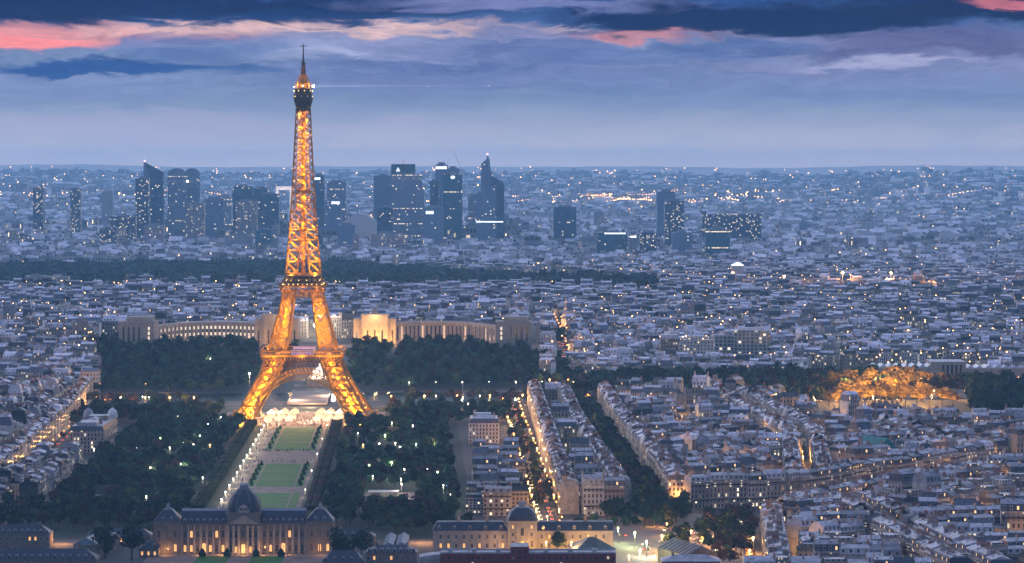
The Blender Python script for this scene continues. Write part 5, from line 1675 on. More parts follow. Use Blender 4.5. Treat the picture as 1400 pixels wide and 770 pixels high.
slate_range('slate_roofed_range', 'slate-roofed range joining the right corner of the domed palace', 453, 512, 735, 723, 1795, 12, dorm=5, wins=8, lit=.2)
slate_range('slate_roofed_range', 'dark mansard range in front of the orange-lit court, left of the brick building', 500, 570, 757, 745, 1700, 14, dorm=8, wins=9, lit=.2)
slate_range('slate_roofed_range', 'dark slate roof ending the bottom row right of the palace courtyard', 440, 498, 769, 752, 1685, 12, dorm=5, wins=0, lit=.2)
slate_range('low_annex', 'small lit annex beside the left courtyard trees of the domed palace', 190, 216, 751, 738, 1745, 12, dorm=2, wins=3, lit=.6)
M_GLR = mat('pale_ribbed_glass_roof', (0.22, 0.30, 0.38), 0.35, var=.2, spec=.6)
for lab, px0, px1, ye, yr, D in (('ribbed glass-roofed hall left of the domed palace with pale ridges', 100, 136, 745, 724, 1740), ('first blue glass-roofed shed beside the orange-lit court', 524, 538, 745, 727, 1740), ('second blue glass-roofed shed touching the orange-lit court', 541, 556, 745, 727, 1740)):
    x0, x1 = XD(px0, D), XD(px1, D); w_ = x1 - x0
    o = thing('glass_roofed_hall', lab, 'hall', ((x0 + x1) / 2, D, 0), -.12 if px0 < 200 else 0)
    zt = ZD(ye, D)
    g = Geo(); g.box(-w_ / 2, w_ / 2, 0, 46, 0, max(zt, 3)); obj('wall', g, M_STONE, o)
    g = Geo(); g.gable(-w_ / 2, w_ / 2, 0, 46, max(zt, 3) + .02, max(zt, 3) + w_ * .28, 0, 'y')
    for k in range(12):
        y_ = 2 + k * 3.8
        for s in (-1, 1): g.bar((s * w_ / 2, y_, max(zt, 3) + .1), (0, y_, max(zt, 3) + w_ * .28 + .1), .16, 1)
    obj('roof', g, [M_GLR, M_LEAD], o)
# red brick building at the bottom edge
bk = thing('brick_building', 'long red brick building with white parapets along the bottom edge', 'building', (XD(720, 1600), 1600, 0))
M_REDB = facade('red_brick_wall', [(0.20, 0.035, 0.04), (0.20, 0.035, 0.04)], wx=3.0, wy=3.2, ww=.4, wh=.45, lit=.12, power=1.1, line=.1)
def bxx(px): return XD(px, 1600) - XD(720, 1600)
g = Geo(); zt = ZD(757, 1600)
g.box(bxx(602), bxx(698), 0, 15, 0, zt, 0, 1); g.box(bxx(723), bxx(842), 0, 15, 0, zt, 0, 1); g.box(bxx(698), bxx(723), -1, 16, 0, zt + 3.6, 0, 1)
obj('wall', g, [M_REDB, M_PALE], bk)
g = Geo()
for a, b, z in ((602, 698, zt), (723, 842, zt)):
    g.box(bxx(a), bxx(b), -.2, .2, z, z + .7); g.box(bxx(a), bxx(b), 14.8, 15.2, z, z + .7)
for k in range(7): 
    x = bxx(615 + k * 33); g.box(x - 1.2, x + 1.2, 5, 8, zt, zt + 1.8)
obj('parapet', g, M_PALE, bk)
g = Geo(); g.bar((bxx(680), 6, zt), (bxx(680), 6, zt + 6), .3, 0, .2, 8); g.bar((bxx(640), 7, zt), (bxx(640), 7, zt + 4), .25, 0, .2, 8); obj('flue', g, M_PALE, bk)
ww_ = thing('white_roofed_wing', 'low white curved roof at the bottom edge just left of the brick building', 'building', (XD(588, 1610), 1610, 0))
g = Geo(); hw = (XD(603, 1610) - XD(573, 1610)) / 2; z0 = ZD(765, 1610)
g.box(-hw, hw, 0, 12, 0, z0); obj('wall', g, M_STONE2, ww_)
g = Geo(); g.slab_xz([(-hw, z0 + .02)] + [(-hw + 2 * hw * i / 8, z0 + .4 + 2.2 * math.sin(math.pi * (.12 + .38 * i / 8))) for i in range(9)] + [(hw, z0 + .02)], -.3, 12.3); obj('roof', g, M_PALE, ww_)
# pale low roofs filling the very bottom right of the brick building
slate_range('zinc_roofed_range', 'pale zinc roof at the bottom edge between brick building and square', 905, 985, 769, 758, 1640, 16, roofm=M_ZINC, dorm=0, wins=0)
# grey-green tent-like roof
sp = thing('ribbed_pavilion', 'grey-green ribbed pavilion roof in front of the right end of the barracks', 'pavilion', (XD(815, 1742), 1735, 0), .25)
g = Geo(); g.box(-10.5, 10.5, 0, 20, 0, 5.4); obj('wall', g, M_STONE2, sp)
M_GREENR = mat('grey_green_metal_roof', (0.10, 0.13, 0.15), .5, var=.2)
g = Geo(); g.hip(-11.6, 11.6, -1, 21, 5.4, 11.4)
for i in range(9):
    x = -10 + 2.5 * i; g.bar((x, -1, 5.5), (x * .15, 9.0, 11.3), .12)
obj('roof', g, M_GREENR, sp)
# striped roof by the square
sp = thing('striped_hall', 'dark hall with pale roof ribs between the square trees and the bottom edge', 'hall', (XD(958, 1700), 1690, 0), .35)
g = Geo(); g.box(-9, 9, 0, 40, 0, 8); obj('wall', g, M_STONE, sp)
g = Geo(); g.gable(-9.4, 9.4, -.5, 40.5, 8.02, 12.6, 0, 'y')
for k in range(8):
    for s in (-1, 1): g.bar((s * 9.4, 2 + k * 5.2, 8.2), (0, 2 + k * 5.2, 12.8), .3, 1)
obj('roof', g, [M_SLATE2, M_PALE], sp)
for px, py, n in ((84, 738, 3), (577, 736, 4)):
    for i in range(n): 
        x, y = W(px - 10 + i * 8, py, 2.5); point_light((x, y, 4.0), 3200, (1.0, .42, .12), .5, 'court_lamp')
# foreground trees in the court
for i, (px, py, s, lab) in enumerate(((143, 764, 2.1, 'left one of the dark tree pair left of the domed palace'), (180, 766, 2.3, 'right one of the dark tree pair left of the domed palace'), (466, 766, 1.9, 'dark tree just right of the palace courtyard'), (494, 762, 1.7, 'smaller dark tree right of the palace courtyard tree'),
                                      (671, 750, 1.0, 'round tree in front of the left wing of the barracks'), (690, 750, .85, 'small olive tree touching the small dome of the barracks'), (762, 754, 1.25, 'dark round tree against the orange-lit barracks front'), (916, 752, 1.1, 'dark tree standing in the bright square'),
                                      (1006, 738, 1.1, 'dark round tree beside the glowing boulevard mouth'), (985, 752, 1.15, 'russet tree at the corner of the striped hall'), (1020, 757, 1.0, 'low tree at the foot of the near corner houses'), (648, 752, .8, 'little tree at the left end of the barracks front'))):
    x, y = W(px, py, 0); o = thing('courtyard_tree', lab, 'tree', (x, y, 0), i * .9, 'trees of the courts and the square'); o.scale = (s * .85, s * .85, s)
    link('trunk', TRM[i % 3], o); link('crown', CRM['russet' if 'russet' in lab else 'olive' if 'olive' in lab else 'dark green'][i % NT_], o, (0, 0, -2.6))

# --- isolated mansion by the park
mx, my = AX(-154, 2385)
man = thing('corner_mansion', 'pale free-standing mansion with two small domes inside the park edge trees', 'mansion', (mx, my, 0), AXROT - .02)
g = Geo(); g.box(-13, 13, 0, 92, 0, 17, 0); obj('wall', g, [M_WALL], man)
g = Geo(); g.frustum(-13.2, 13.2, -.3, 92.3, 17, 20.5, 1.5, 1.5, 1, 0); g.box(-7, 7, 4, 30, 20.5, 23, 0); g.hip(-8, 8, 34, 60, 20.5, 24, 0); g.box(-9, 9, 62, 80, 20.5, 23.5, 2, 0)
rf = obj('roof', g, [M_ZINC, M_SLATE, M_BLANK], man)
for x in (-9.5, 9.5):
    g = Geo(); g.lathe([(4.2, 20.5), (4.1, 23), (3.3, 25.5), (1.6, 27.2), (.3, 28.2)], 12, 0, x, 87); obj('dome', g, M_PALE, rf, smooth=True)
for i in range(5):
    g = Geo(); g.box(-9 + (i % 2) * 15, -6 + (i % 2) * 15, 10 + i * 14, 11 + i * 14, 19, 24.5); obj('chimney', g, M_BRICK, rf)
mn = thing('small_mansion', 'small grey-roofed mansion alone among the trees right of the tower', 'mansion', (-22, 2470, 0), .02)
g = Geo(); g.box(-12, 12, 0, 36, 0, 16); obj('wall', g, [M_WALL], mn)
g = Geo(); g.frustum(-12.2, 12.2, -.3, 36.3, 16, 19.5, 1.5, 1.5, 1, 0); g.hip(-9, 9, 3, 18, 19.5, 22, 0); g.box(-8, 6, 21, 33, 19.5, 22, 0)
rf = obj('roof', g, [M_ZINC, M_SLATE], mn)
for x in (-8, 8):
    g = Geo(); g.box(x - .5, x + .5, 8, 11, 18, 23.5); obj('chimney', g, M_BRICK, rf)
# kiosk in the clearing
kk = thing('park_kiosk', 'lit open-fronted kiosk with a flat roof in the clearing right of the lawns', 'kiosk', (*W(524, 684, 0), 0))
g = Geo(); g.box(-9, 9, 2, 8, 0, 5.2); obj('wall', g, M_STONE2, kk)
g = Geo(); g.box(-10, 10, -1, 9, 5.2, 5.7); obj('roof', g, M_PALE, kk)
for x in (-8.5, -3, 3, 8.5):
    g = Geo(); g.bar((x, -.5, 0), (x, -.5, 5.2), .25, 0, .25, 6); obj('column', g, M_PALE, kk)
point_light((*W(524, 687, 0), 4.0), 2500, (1, .9, .7), .4, 'kiosk_lamp')
for n_, P in (('left', [(212, 2000)]),):
    pass
sheet('park_clearing', box_ax(58, 102, 1990, 2095), .08, M_GRAVEL, 'pale sandy clearing round the kiosk right of the lawns')
sheet('park_clearing', box_ax(-124, -96, 2012, 2082), .08, M_GRAVEL, 'pale sandy clearing among the trees left of the domed palace')

# --- the curved palace on the slope
cx0, cD = XD(445, 3395), 3395.0
ch = thing('curved_palace', 'wide pale hillside palace with twin pavilions and two curving colonnaded wings', 'palace', (cx0, cD, 0), 0)
def cl(px, D): return (XD(px, D) - cx0, D - cD)
def gz(px, D): return float(terrain(XD(px, D), D))
COLM = {}
def colmesh(h):
    k = round(h)
    if k not in COLM:
        g = Geo(); g.box(-.8, .8, -1.0, 0, 0, h); COLM[k] = to_mesh('pilaster', g, M_STONE2)
    return COLM[k]
def slot_mesh(m_, h, w=1.9):
    g = Geo(); g.face([(-w / 2, -.05, 0), (w / 2, -.05, 0), (w / 2, -.05, h), (-w / 2, -.05, h)], 0)
    for z in (h * .33, h * .66): g.bar((-w / 2, -.1, z), (w / 2, -.1, z), .12, 1)
    V, loops, sizes, M, UV = g.arrays(); return make_mesh('window', V, loops, sizes, M, UV, [m_, M_STONE2])
SL_D, SL_W, SL_B = slot_mesh(M_DGLASS, 15), slot_mesh(mat('dim_lit_pane', (.4, .35, .3), .5, var=0, emit=(1, .62, .36), power=.7), 15), slot_mesh(mat('dim_white_pane', (.4, .38, .3), .5, var=0, emit=(1, .80, .52), power=1.0), 3.2, 1.9)
for side in (-1, 1):
    S = lambda px: 445 + side * (px - 445)
    pts = [(541, 3402), (575, 3424), (610, 3424), (645, 3395), (678, 3335)]
    fr = []
    for (a, Da), (b, Db) in zip(pts, pts[1:]):
        for k in range(6): fr.append((S(a + (b - a) * k / 6), Da + (Db - Da) * k / 6))
    fr.append((S(pts[-1][0]), pts[-1][1]))
    xy = [cl(*p) for p in fr]
    g = Geo(); zt = ZD(440.5, 3410)
    for A, B in zip(xy, xy[1:]):
        a, b = (A, B) if side > 0 else (B, A)
        g.wallquad(a, b, 0, zt); g.wallquad((b[0], b[1] + 16), (a[0], a[1] + 16), 0, zt)
        g.face([(a[0], a[1] - .9, zt + .02), (b[0], b[1] - .9, zt + .02), (b[0], b[1] + 16, zt + .02), (a[0], a[1] + 16, zt + .02)], 1)
        g.wallquad((a[0], a[1] - .9), (b[0], b[1] - .9), zt - 2.4, zt + .02)
        g.face([(a[0], a[1] - .9, zt - 2.4), (b[0], b[1] - .9, zt - 2.4), (b[0], b[1], zt - 2.4), (a[0], a[1], zt - 2.4)])
    wg = obj('wing', g, [M_STONE2, M_PALE], ch)
    for i, (A, B) in enumerate(zip(xy, xy[1:])):
        a, b = (A, B) if side > 0 else (B, A)
        rot = math.atan2(b[1] - a[1], b[0] - a[0]); zb = zt - 19.5
        link('pilaster', colmesh(17), wg, (a[0], a[1], zb), rot)
        mxx, myy = (a[0] + b[0]) / 2, (a[1] + b[1]) / 2
        if side > 0: link('window', SL_W if i % 5 in (1,) else SL_D, wg, (mxx, myy, zb), rot)
        else:
            link('window', SL_D, wg, (mxx, myy, zb), rot); link('window', SL_B, wg, (mxx, myy - .1, zt - 8), rot); link('window', SL_B, wg, (mxx, myy - .1, zt - 15), rot)
    # inner pavilion
    x0, x1 = sorted((cl(S(483), 3395)[0], cl(S(541), 3395)[0])); xm = (x0 + x1) / 2
    g = Geo(); zt2, zb2 = ZD(436, 3395), 20
    g.box(x0, x1, 0, 36, zb2, zt2); xa, xb = (x0 + 9, x0 + 9 + 29) ; 
    if side < 0: xa, xb = x1 - 38, x1 - 9
    g.box(xa, xb, -3, 30, zb2, ZD(431.5, 3392)); g.box(xa - .6, xb + .6, -3.6, 30.6, ZD(431.5, 3392), ZD(430.3, 3392))
    pv_ = obj('pavilion', g, M_STONE2, ch)
    for k in range(4):
        xx = xa + 2.5 + (xb - xa - 5) * k / 3
        link('pilaster', colmesh(24), pv_, (xx, -3, 25))
        if k < 3: link('window', SL_D, pv_, (xx + (xb - xa - 5) / 6, -3, 27))
    for xx in (x0 + 3.5, x1 - 3.5): link('window', SL_D, pv_, (xx, 0, 27))
    g = Geo(); xs = (xa + xb) / 2; zs = ZD(430.3, 3392)
    g.box(xs - 3, xs + 3, 8, 12, zs, zs + 2.5); g.lathe([(1.6, zs + 2.5), (2.2, zs + 4), (1.3, zs + 6), (.8, zs + 7)], 8, 0, xs - 1.4, 10); g.lathe([(1.3, zs + 2.5), (1.8, zs + 3.6), (1.0, zs + 5)], 8, 0, xs + 2, 10); g.bar((xs - 2, 10, zs + 5), (xs - 5.5, 10, zs + 7.2), .8, 0, .3); g.bar((xs, 10, zs + 5), (xs + 4.5, 10, zs + 7.6), .8, 0, .3)
    obj('roof_statue', g, M_LEAD, pv_)
    # end pavilion
    a0, a1 = cl(S(678), 3300)[0], cl(S(727), 3300)[0]; x0, x1 = sorted((a0, a1)); y0 = 3292 - cD
    g = Geo(); zt3 = ZD(441, 3292)
    g.box(x0, x1, y0, y0 + 42, 0, zt3); g.box(x0 + 8, x1 - 3, y0 + 8, y0 + 34, zt3, zt3 + 5.5); g.box(x0 - .5, x1 + .5, y0 - .8, y0 + 42.5, zt3, zt3 + .8)
    for k in range(5): g.box(x0 + 11 + k * 4.2, x0 + 12 + k * 4.2, y0 + 7.8, y0 + 8, zt3 + 1.5, zt3 + 4)
    pv_ = obj('end_pavilion', g, [M_STONE2], ch)
    w3 = x1 - x0
    for k in range(5):
        link('pilaster', colmesh(22), pv_, (x0 + w3 * (.35 + .145 * k) if side > 0 else x0 + w3 * (.07 + .145 * k), y0, zt3 - 23))
        if k < 4: link('window', SL_D, pv_, (x0 + w3 * (.4225 + .145 * k) if side > 0 else x0 + w3 * (.1425 + .145 * k), y0, zt3 - 20))
    for z in (4, 9, 14): link('window', SL_B, pv_, (x0 + w3 * .15 if side > 0 else x1 - w3 * .15, y0, zt3 - z - 4))
    for k in range(3):
        D = 3388; px = S(495 + k * 18)
        point_light((XD(px, D - 14), D - 14, 31.0), 34000 if side > 0 else 7000, (1.0, .46, .12), 1.0, 'palace_floodlight')
    for k in range(4):
        px = S(555 + k * 32); D = [3404, 3414, 3398, 3350][k] - 12
        point_light((XD(px, D), D, 32), 2600, (1.0, .58, .38), 1.0, 'palace_floodlight')
    point_light((XD(S(512), 3400), 3385, 58), 7000 if side > 0 else 1500, (1.0, .6, .25), .8, 'palace_floodlight')
# terrace and gardens falling to the river
sheet_ = strip('palace_walk', [(XD(443, 3070), 3070), (XD(444, 3200), 3200), (XD(445, 3370), 3370)], 60, .15, M_PAVE, 'pale garden terraces falling from the hillside palace to the river')
tw_ = thing('terrace_stairs', 'broad stone terrace wall and stairs between the twin pavilions', 'terrace', (cx0, 3352, 0))
g = Geo(); g.box(-34, 34, 0, 14, 10, 27.6); obj('wall', g, M_STONE2, tw_)
for s in (-1, 1):
    g = Geo(); x0, x1 = sorted((s * 24, s * 40))
    for k in range(14): g.box(x0, x1, -70 + k * 5, -65 + k * 5, 0, 14 + k)
    obj('stair', g, M_STONE2, tw_)
ft = thing('long_basin', 'long lamp-lit fountain basin seen through the arch of the tower', 'fountain', (XD(443, 3150), 3090, 0))
g = Geo(); 
for x in (-13, 13): g.box(x - .8, x + .8, 0, 165, -4, 9.0)
g.box(-13, 13, -1, 0, -4, 9); obj('rim', g, M_STONE2, ft)
g = Geo(); g.face([(-12, 0, 5.8), (12, 0, 5.8), (12, 165, 8.6), (-12, 165, 8.6)]); obj('water_surface', g, M_WATER, ft)
M_JET = mat('lit_spray', (.8, .8, .8), .6, var=0, emit=(1, .86, .68), power=1.5)  # light on the spray put into its material as emission
g = Geo()
for s in (-1, 1):
    for k in range(10):
        y_ = 10 + k * 12; g.bar((s * 9, y_, 7), (s * 7, y_ - 6, 16), .5, 0, 1.0, 6)
g.lathe([(3.5, 7), (2.6, 15), (.6, 22)], 8, 0, -3, 40); g.lathe([(3, 7), (2.2, 13), (.6, 18)], 8, 0, 5, 44)
tag(obj('fountain_spray', g, M_JET, None, (XD(443, 3150), 3090, 0)), 'white floodlit fountain spray glowing under the arch of the tower', kind='stuff')
for x, y, p in ((0, 3095, 26000), (-10, 3140, 16000), (10, 3140, 16000), (0, 3230, 12000)): point_light((XD(443, 3150) + x, y, 14), p, (1.0, .80, .62), 1.5, 'basin_light')
# bridge
bgx = AX(0, 2925)[0]
br = thing('stone_bridge', 'pale stone bridge crossing the river behind the tower', 'bridge', (bgx, 2860, 0), AXROT)
g = Geo(); g.box(-18, 18, 0, 165, 1.0, 2.4); obj('deck', g, M_PAVE, br)
for s in (-1, 1):
    g = Geo(); g.box(s * 18 - .3, s * 18 + .3, 0, 165, 2.4, 3.6); obj('parapet', g, M_STONE2, br)
for k in range(4):
    g = Geo(); g.box(-17, 17, 26 + k * 36, 30 + k * 36, -2, 1.0); obj('pier', g, M_STONE, br)
# fair tents and stands on the esplanade
tent = Geo(); tent.box(-3, 3, -3, 3, 0, 2.6, 0); tent.frustum(-3.4, 3.4, -3.4, 3.4, 2.6, 5.0, 3.2, 3.2, 1)
M_TENT = mat('white_canvas', (.6, .58, .56), .8, var=.1); M_TENTS = mat('lit_stall_front', (.5, .4, .35), .7, var=.2, emit=(1, .62, .38), power=.9)
tm_w = to_mesh('wall', (lambda g: (g.box(-3, 3, -3, 3, 0, 2.6), g)[1])(Geo()), M_TENTS); tm_r = to_mesh('canopy', (lambda g: (g.frustum(-3.4, 3.4, -3.4, 3.4, 2.6, 5.0, 3.2, 3.2), g)[1])(Geo()), M_TENT)
cnt = 0
for rr_, D in enumerate((2690, 2716, 2745, 2775)):
    for k, a_ in enumerate((-30, -21, -12, 12, 20, 29)):
        x, y = AX(a_ + (rr_ % 2) * 2, D)
        o = thing('fair_tent', f"white canopied stall, {nth(k)} from left in the {nth(rr_)} row under the tower", 'stall', (x, y, .06), AXROT, 'stalls on the esplanade under the tower')
        link('wall', tm_w, o); link('canopy', tm_r, o)
for a_, D in ((-24, 2660), (0, 2672), (24, 2660), (-30, 2740), (30, 2740), (0, 2800), (0, 2850), (-14, 2900), (14, 2960)):
    x, y = AX(a_, D); point_light((x, y, 9), 36000, (1.0, .58, .36), .8, 'esplanade_lamp')
# visitors: too many to count
g = Geo(); pr = random.Random(4)
def visitor(x, y, z=.06): 
    h = pr.uniform(1.55, 1.85)
    g.lathe([(.14, z), (.2, z + h * .45), (.24, z + h * .78), (.1, z + h * .85), (.11, z + h * .97), (.03, z + h)], 6, pr.randrange(3), x, y)
for i in range(900): visitor(*AX(pr.uniform(-38, 38), 2632 + abs(pr.gauss(0, 60))))
for i in range(160): visitor(*AX(pr.uniform(-32, -21), pr.uniform(1990, 2640)))
for i in range(120): visitor(*AX(pr.uniform(-24, 24), pr.choice((2310, 2315, 2400, 2404)) + pr.uniform(-4, 4)))
tag(obj('crowd', g, [mat('dark_clothes', (.05, .05, .07), .9, var=0), mat('mixed_clothes', (.3, .2, .2), .9, var=0), mat('light_clothes', (.5, .5, .52), .9, var=0)]), 'crowd of tiny visitors on the esplanade and the gravel walks', kind='stuff')

# --- white apartment house beyond the river, grid-fronted office, museum
def simple_block(name, label, cat, px0, px1, ytop, D, depth, m_, base=None, rot=0.0, extras=None, roofm=M_PALE):
    x0, x1 = XD(px0, D), XD(px1, D); w_ = x1 - x0; zt = ZD(ytop, D)
    zb = float(terrain((x0 + x1) / 2, D)) - 14
    o = thing(name, label, cat, ((x0 + x1) / 2, D, zb), rot)
    H = zt - zb
    g = Geo(); g.box(-w_ / 2, w_ / 2, 0, depth, 0, H, 0, 1); obj('wall', g, [m_, roofm], o, tint=(hr.random(), hr.random(), hr.random()))
    return o, w_, H
M_WHITEF = facade('white_lit_facade', [(.55, .52, .48), (.55, .52, .48)], wx=3.6, wy=3.5, ww=.4, wh=.5, lit=.22, power=1.1, litcol=((1, .55, .25), (1, .78, .5)))
M_GRIDF = facade('grid_office_facade', [(.40, .42, .44), (.40, .42, .44)], wx=4.4, wy=3.9, ww=.62, wh=.6, lit=.04, power=1.2)
o, w_, H = simple_block('stepped_apartment_block', 'tall white apartment block with stepped terraces and many lit windows across the river', 'building', 929, 976, 470, 3295, 24, M_WHITEF)
g = Geo(); g.box(-w_ / 2 + 4, w_ / 2 - 3, 4, 22, H, H + 4, 0, 1); g.box(-w_ / 2 + 9, w_ / 2 - 8, 7, 20, H + 4, H + 7.5, 0, 1); obj('penthouse', g, [M_WHITEF, M_PALE], o)
g = Geo(); g.box(-w_ / 2 + 2, w_ / 2 - 2, -6, 0, 0, H - 11, 0, 1); g.box(-w_ / 2 + 2, w_ / 2 - 2, -10, -6, 0, H - 18, 0, 1); obj('terrace', g, [M_WHITEF, M_PALE], o)
o, w_, H = simple_block('cream_apartment_block', 'cream apartment block joined to the left of the stepped white one', 'building', 903, 929, 463, 3315, 22, M_WALL)
g = Geo(); g.frustum(-w_ / 2, w_ / 2, 0, 22, H + .02, H + 4, 1.2, 1.2, 0); obj('roof', g, M_ZINC, o)
o, w_, H = simple_block('office_block', 'grid-fronted grey office block right of the stepped white apartments', 'building', 1003, 1052, 452, 3340, 20, M_GRIDF)
g = Geo(); g.box(-w_ / 2 + 5, w_ / 2 - 5, 5, 15, H, H + 3, 0, 0); obj('roof_plant', g, [M_PALE], o)
o, w_, H = simple_block('office_block', 'recessed dark grid-fronted office wing beside the stepped white apartments', 'building', 977, 1003, 459, 3350, 18, M_GRIDF)
o, w_, H = simple_block('white_slab_block', 'plain white slab block with lit stair column among the far roofs', 'building', 677, 727, 402, 4650, 20, M_WHITEF)
M_ORW = mat('museum_stone', (.42, .36, .31), .85, var=.15)
mu = thing('riverside_museum', 'long pale museum with columned centre and low vaulted roofs behind the orange trees', 'museum', (XD(1270, 3190), 3190, float(terrain(XD(1270, 3190), 3190)) - 1))
def mxp(px): return XD(px, 3190) - XD(1270, 3190)
g = Geo(); g.box(mxp(1190), mxp(1280), 0, 34, 0, 15.5, 0, 1); g.box(mxp(1318), mxp(1420), 0, 34, 0, 14.5, 0, 1); g.box(mxp(1272), mxp(1320), -4, 36, 0, 21.5, 0, 1); obj('wall', g, [M_ORW, M_PALE], mu)
for k in range(6):
    g = Geo(); x = mxp(1286) + k * 4.4; g.box(x - .9, x + .9, -5.4, -4, 0, 20); obj('column', g, M_STONE2, mu)
for k in range(5):
    g = Geo(); x = mxp(1286) + k * 4.4 + 2.2; g.face([(x - 1.1, -4.05, 1), (x + 1.1, -4.05, 1), (x + 1.1, -4.05, 18), (x - 1.1, -4.05, 18)]); obj('window', g, M_DGLASS, mu)
for a, b in ((1192, 1278), (1322, 1418)):
    g = Geo(); n_ = 8
    for i in range(n_):
        x0_, x1_ = mxp(a + (b - a) * i / n_), mxp(a + (b - a) * (i + 1) / n_)
        g.gable(x0_ + .4, x1_ - .4, 3, 31, 15.6 if a < 1300 else 14.6, 18.6 if a < 1300 else 17.4, 0, 'y')
    obj('roof', g, M_SKYL, mu)
# turquoise-roofed church in the near-right quarter
M_TURQ = mat('turquoise_copper_roof', (.03, .20, .19), .6, var=.25, scale=.2)
cu = thing('turquoise_roofed_hall', 'hall with a steep turquoise copper roof standing out among grey roofs', 'hall', (XD(1213, 2200), 2200, 0), .55)
g = Geo(); g.box(-7, 7, 0, 26, 0, 20); obj('wall', g, [M_BLANK], cu)
g = Geo(); g.gable(-7.6, 7.6, -.6, 26.6, 20, 27.5, 0, 'y'); obj('roof', g, M_TURQ, cu)
for i in range(3):
    g = Geo(); g.box(-7.2, -5.4, 3 + i * 8, 5.4 + i * 8, 20.5, 23.2); obj('dormer', g, M_TURQ, cu)
# plain party-wall blocks that stand out in the near quarter
M_OCHRE = mat('ochre_plaster', (.30, .235, .17), .9, var=.15)
for name, lab, px0, px1, yt, D, dp, m_ in (('party_wall_block', 'ochre windowless party wall rising beside a light well, left one', 1134, 1152, 684, 1950, 16, M_OCHRE), ('party_wall_block', 'broader ochre party wall with a few small windows, right of the narrow one', 1153, 1176, 683, 1948, 16, M_OCHRE),
                                       ('white_walled_block', 'low block with a long bare white wall near the bottom right', 1160, 1202, 737, 1735, 14, M_PALE), ('grey_office_slab', 'bluish grid-windowed office slab among houses in the right foreground', 1248, 1293, 668, 2060, 14, M_GRIDF),
                                       ('blue_grey_slab', 'blue-grey slab with rows of windows left of the middle of the right foreground', 1184, 1224, 695, 1900, 14, M_GRIDF), ('white_gable_block', 'narrow white-ended block near the tree-lined avenue mouth', 912, 932, 636, 2190, 14, M_PALE),
                                       ('cream_party_wall_block', 'broad cream party wall block behind the boulevard house row', 970, 1006, 643, 2170, 14, M_BLANK), ('tall_dark_block', 'tall dark slab with pale balconies at the far right of the quarter', 1352, 1374, 590, 2520, 16, M_SLABS)):
    o, w_, H = simple_block(name, lab, 'building', px0, px1, yt, D, dp, m_, rot=hr.uniform(-.12, .12))
    g = Geo(); g.box(-w_ * .3, w_ * .1, dp * .3, dp * .7, H, H + 2.2, 0, 1); obj('roof_plant', g, [M_BLANK, M_PALE], o)
    if 'small windows' in lab:
        for k in range(4): window(o, 'sq', 'dark', (-.25 + .5 * (k % 2)) * w_, 0, H - 5 - 5 * (k // 2), 0, .8)
# ------------------------------------------------------------------ the towers on the skyline
def glass(name, cols, **kw):
    a = dict(wx=4.0, wy=3.8, ww=.7, wh=.62, glass=(cols[0][0] * .6, cols[0][1] * .65, cols[0][2] * .7), lit=.03, power=1.3, line=.12, cluster=.12, rough=.35, litcol=((1.0, 0.6, 0.3), (1.0, 0.85, 0.6)))
    a.update(kw); return facade(name, cols, **a)
F_TEAL = glass('teal_glass_front', [(.015, .14, .21), (.015, .14, .21)], lit=.012, rowlit=.05)
F_DARK = glass('dark_blue_glass_front', [(.035, .10, .18), (.035, .10, .18)], lit=.02)
F_DARKL = glass('dark_lit_front', [(.06, .10, .17), (.06, .10, .17)], lit=.15, power=1.8, wx=4.4, wy=3.4, ww=.5, wh=.5)
F_GREY = glass('blue_grey_glass_front', [(.17, .27, .40), (.17, .27, .40)], lit=.012, line=.3)
F_GREYL = glass('blue_grey_lit_front', [(.22, .28, .38), (.22, .28, .38)], lit=.03, rowlit=.10, line=.3)
F_PALE = glass('pale_grey_front', [(.36, .37, .42), (.36, .37, .42)], lit=.03, glass=(.2, .22, .27))
F_RES = glass('lit_residential_front', [(.24, .23, .26), (.24, .23, .26)], lit=.12, wx=4.2, wy=3.4, ww=.5, cluster=.1)
F_PINK = glass('pinkish_front', [(.40, .33, .36), (.40, .33, .36)], lit=.06, glass=(.2, .17, .2))
M_SIGN = mat('white_lit_sign', (.8, .8, .8), .5, var=0, emit=(.92, .97, 1.0), power=1.6)
M_RED = M_LAMPR
M_PINKL = mat('pink_beacon_glow', (.9, .5, .5), .5, var=0, emit=(1, .35, .3), power=5)
kr = random.Random(12)
def tower(name, label, px0, px1, yt, D, m_, depth=34, cat='tower', plant=True, sign=None, notch=0):
    x0, x1 = XD(px0, D), XD(px1, D); w_ = x1 - x0
    zb = float(terrain((x0 + x1) / 2, D)) - 3; zt = ZD(yt, D); H = zt - zb
    o = thing(name, label, cat, ((x0 + x1) / 2, D, zb))
    g = Geo(); g.box(-w_ / 2, w_ / 2, 0, depth, 0, H, 0, 1); obj('body', g, [m_, M_LEAD], o, tint=(kr.random(), kr.random(), kr.random()))
    if plant:
        g = Geo(); k = kr.uniform(.2, .34); g.box(-w_ * k, w_ * k, depth * .25, depth * .75, H, H + kr.uniform(3, 6)); obj('roof_plant', g, M_LEAD, o)
    if sign:
        a, b, z0, z1 = sign; g = Geo()
        n_ = max(3, int((b - a) * w_ / 5)); 
        for i in range(n_):
            xa = -w_ / 2 + w_ * (a + (b - a) * i / n_); xb = -w_ / 2 + w_ * (a + (b - a) * (i + .78) / n_)
            g.box(xa, xb, -.6, -.1, H - z0, H - z1)
        obj('sign', g, M_SIGN, o)
    return o, w_, H
D0 = 7900.0
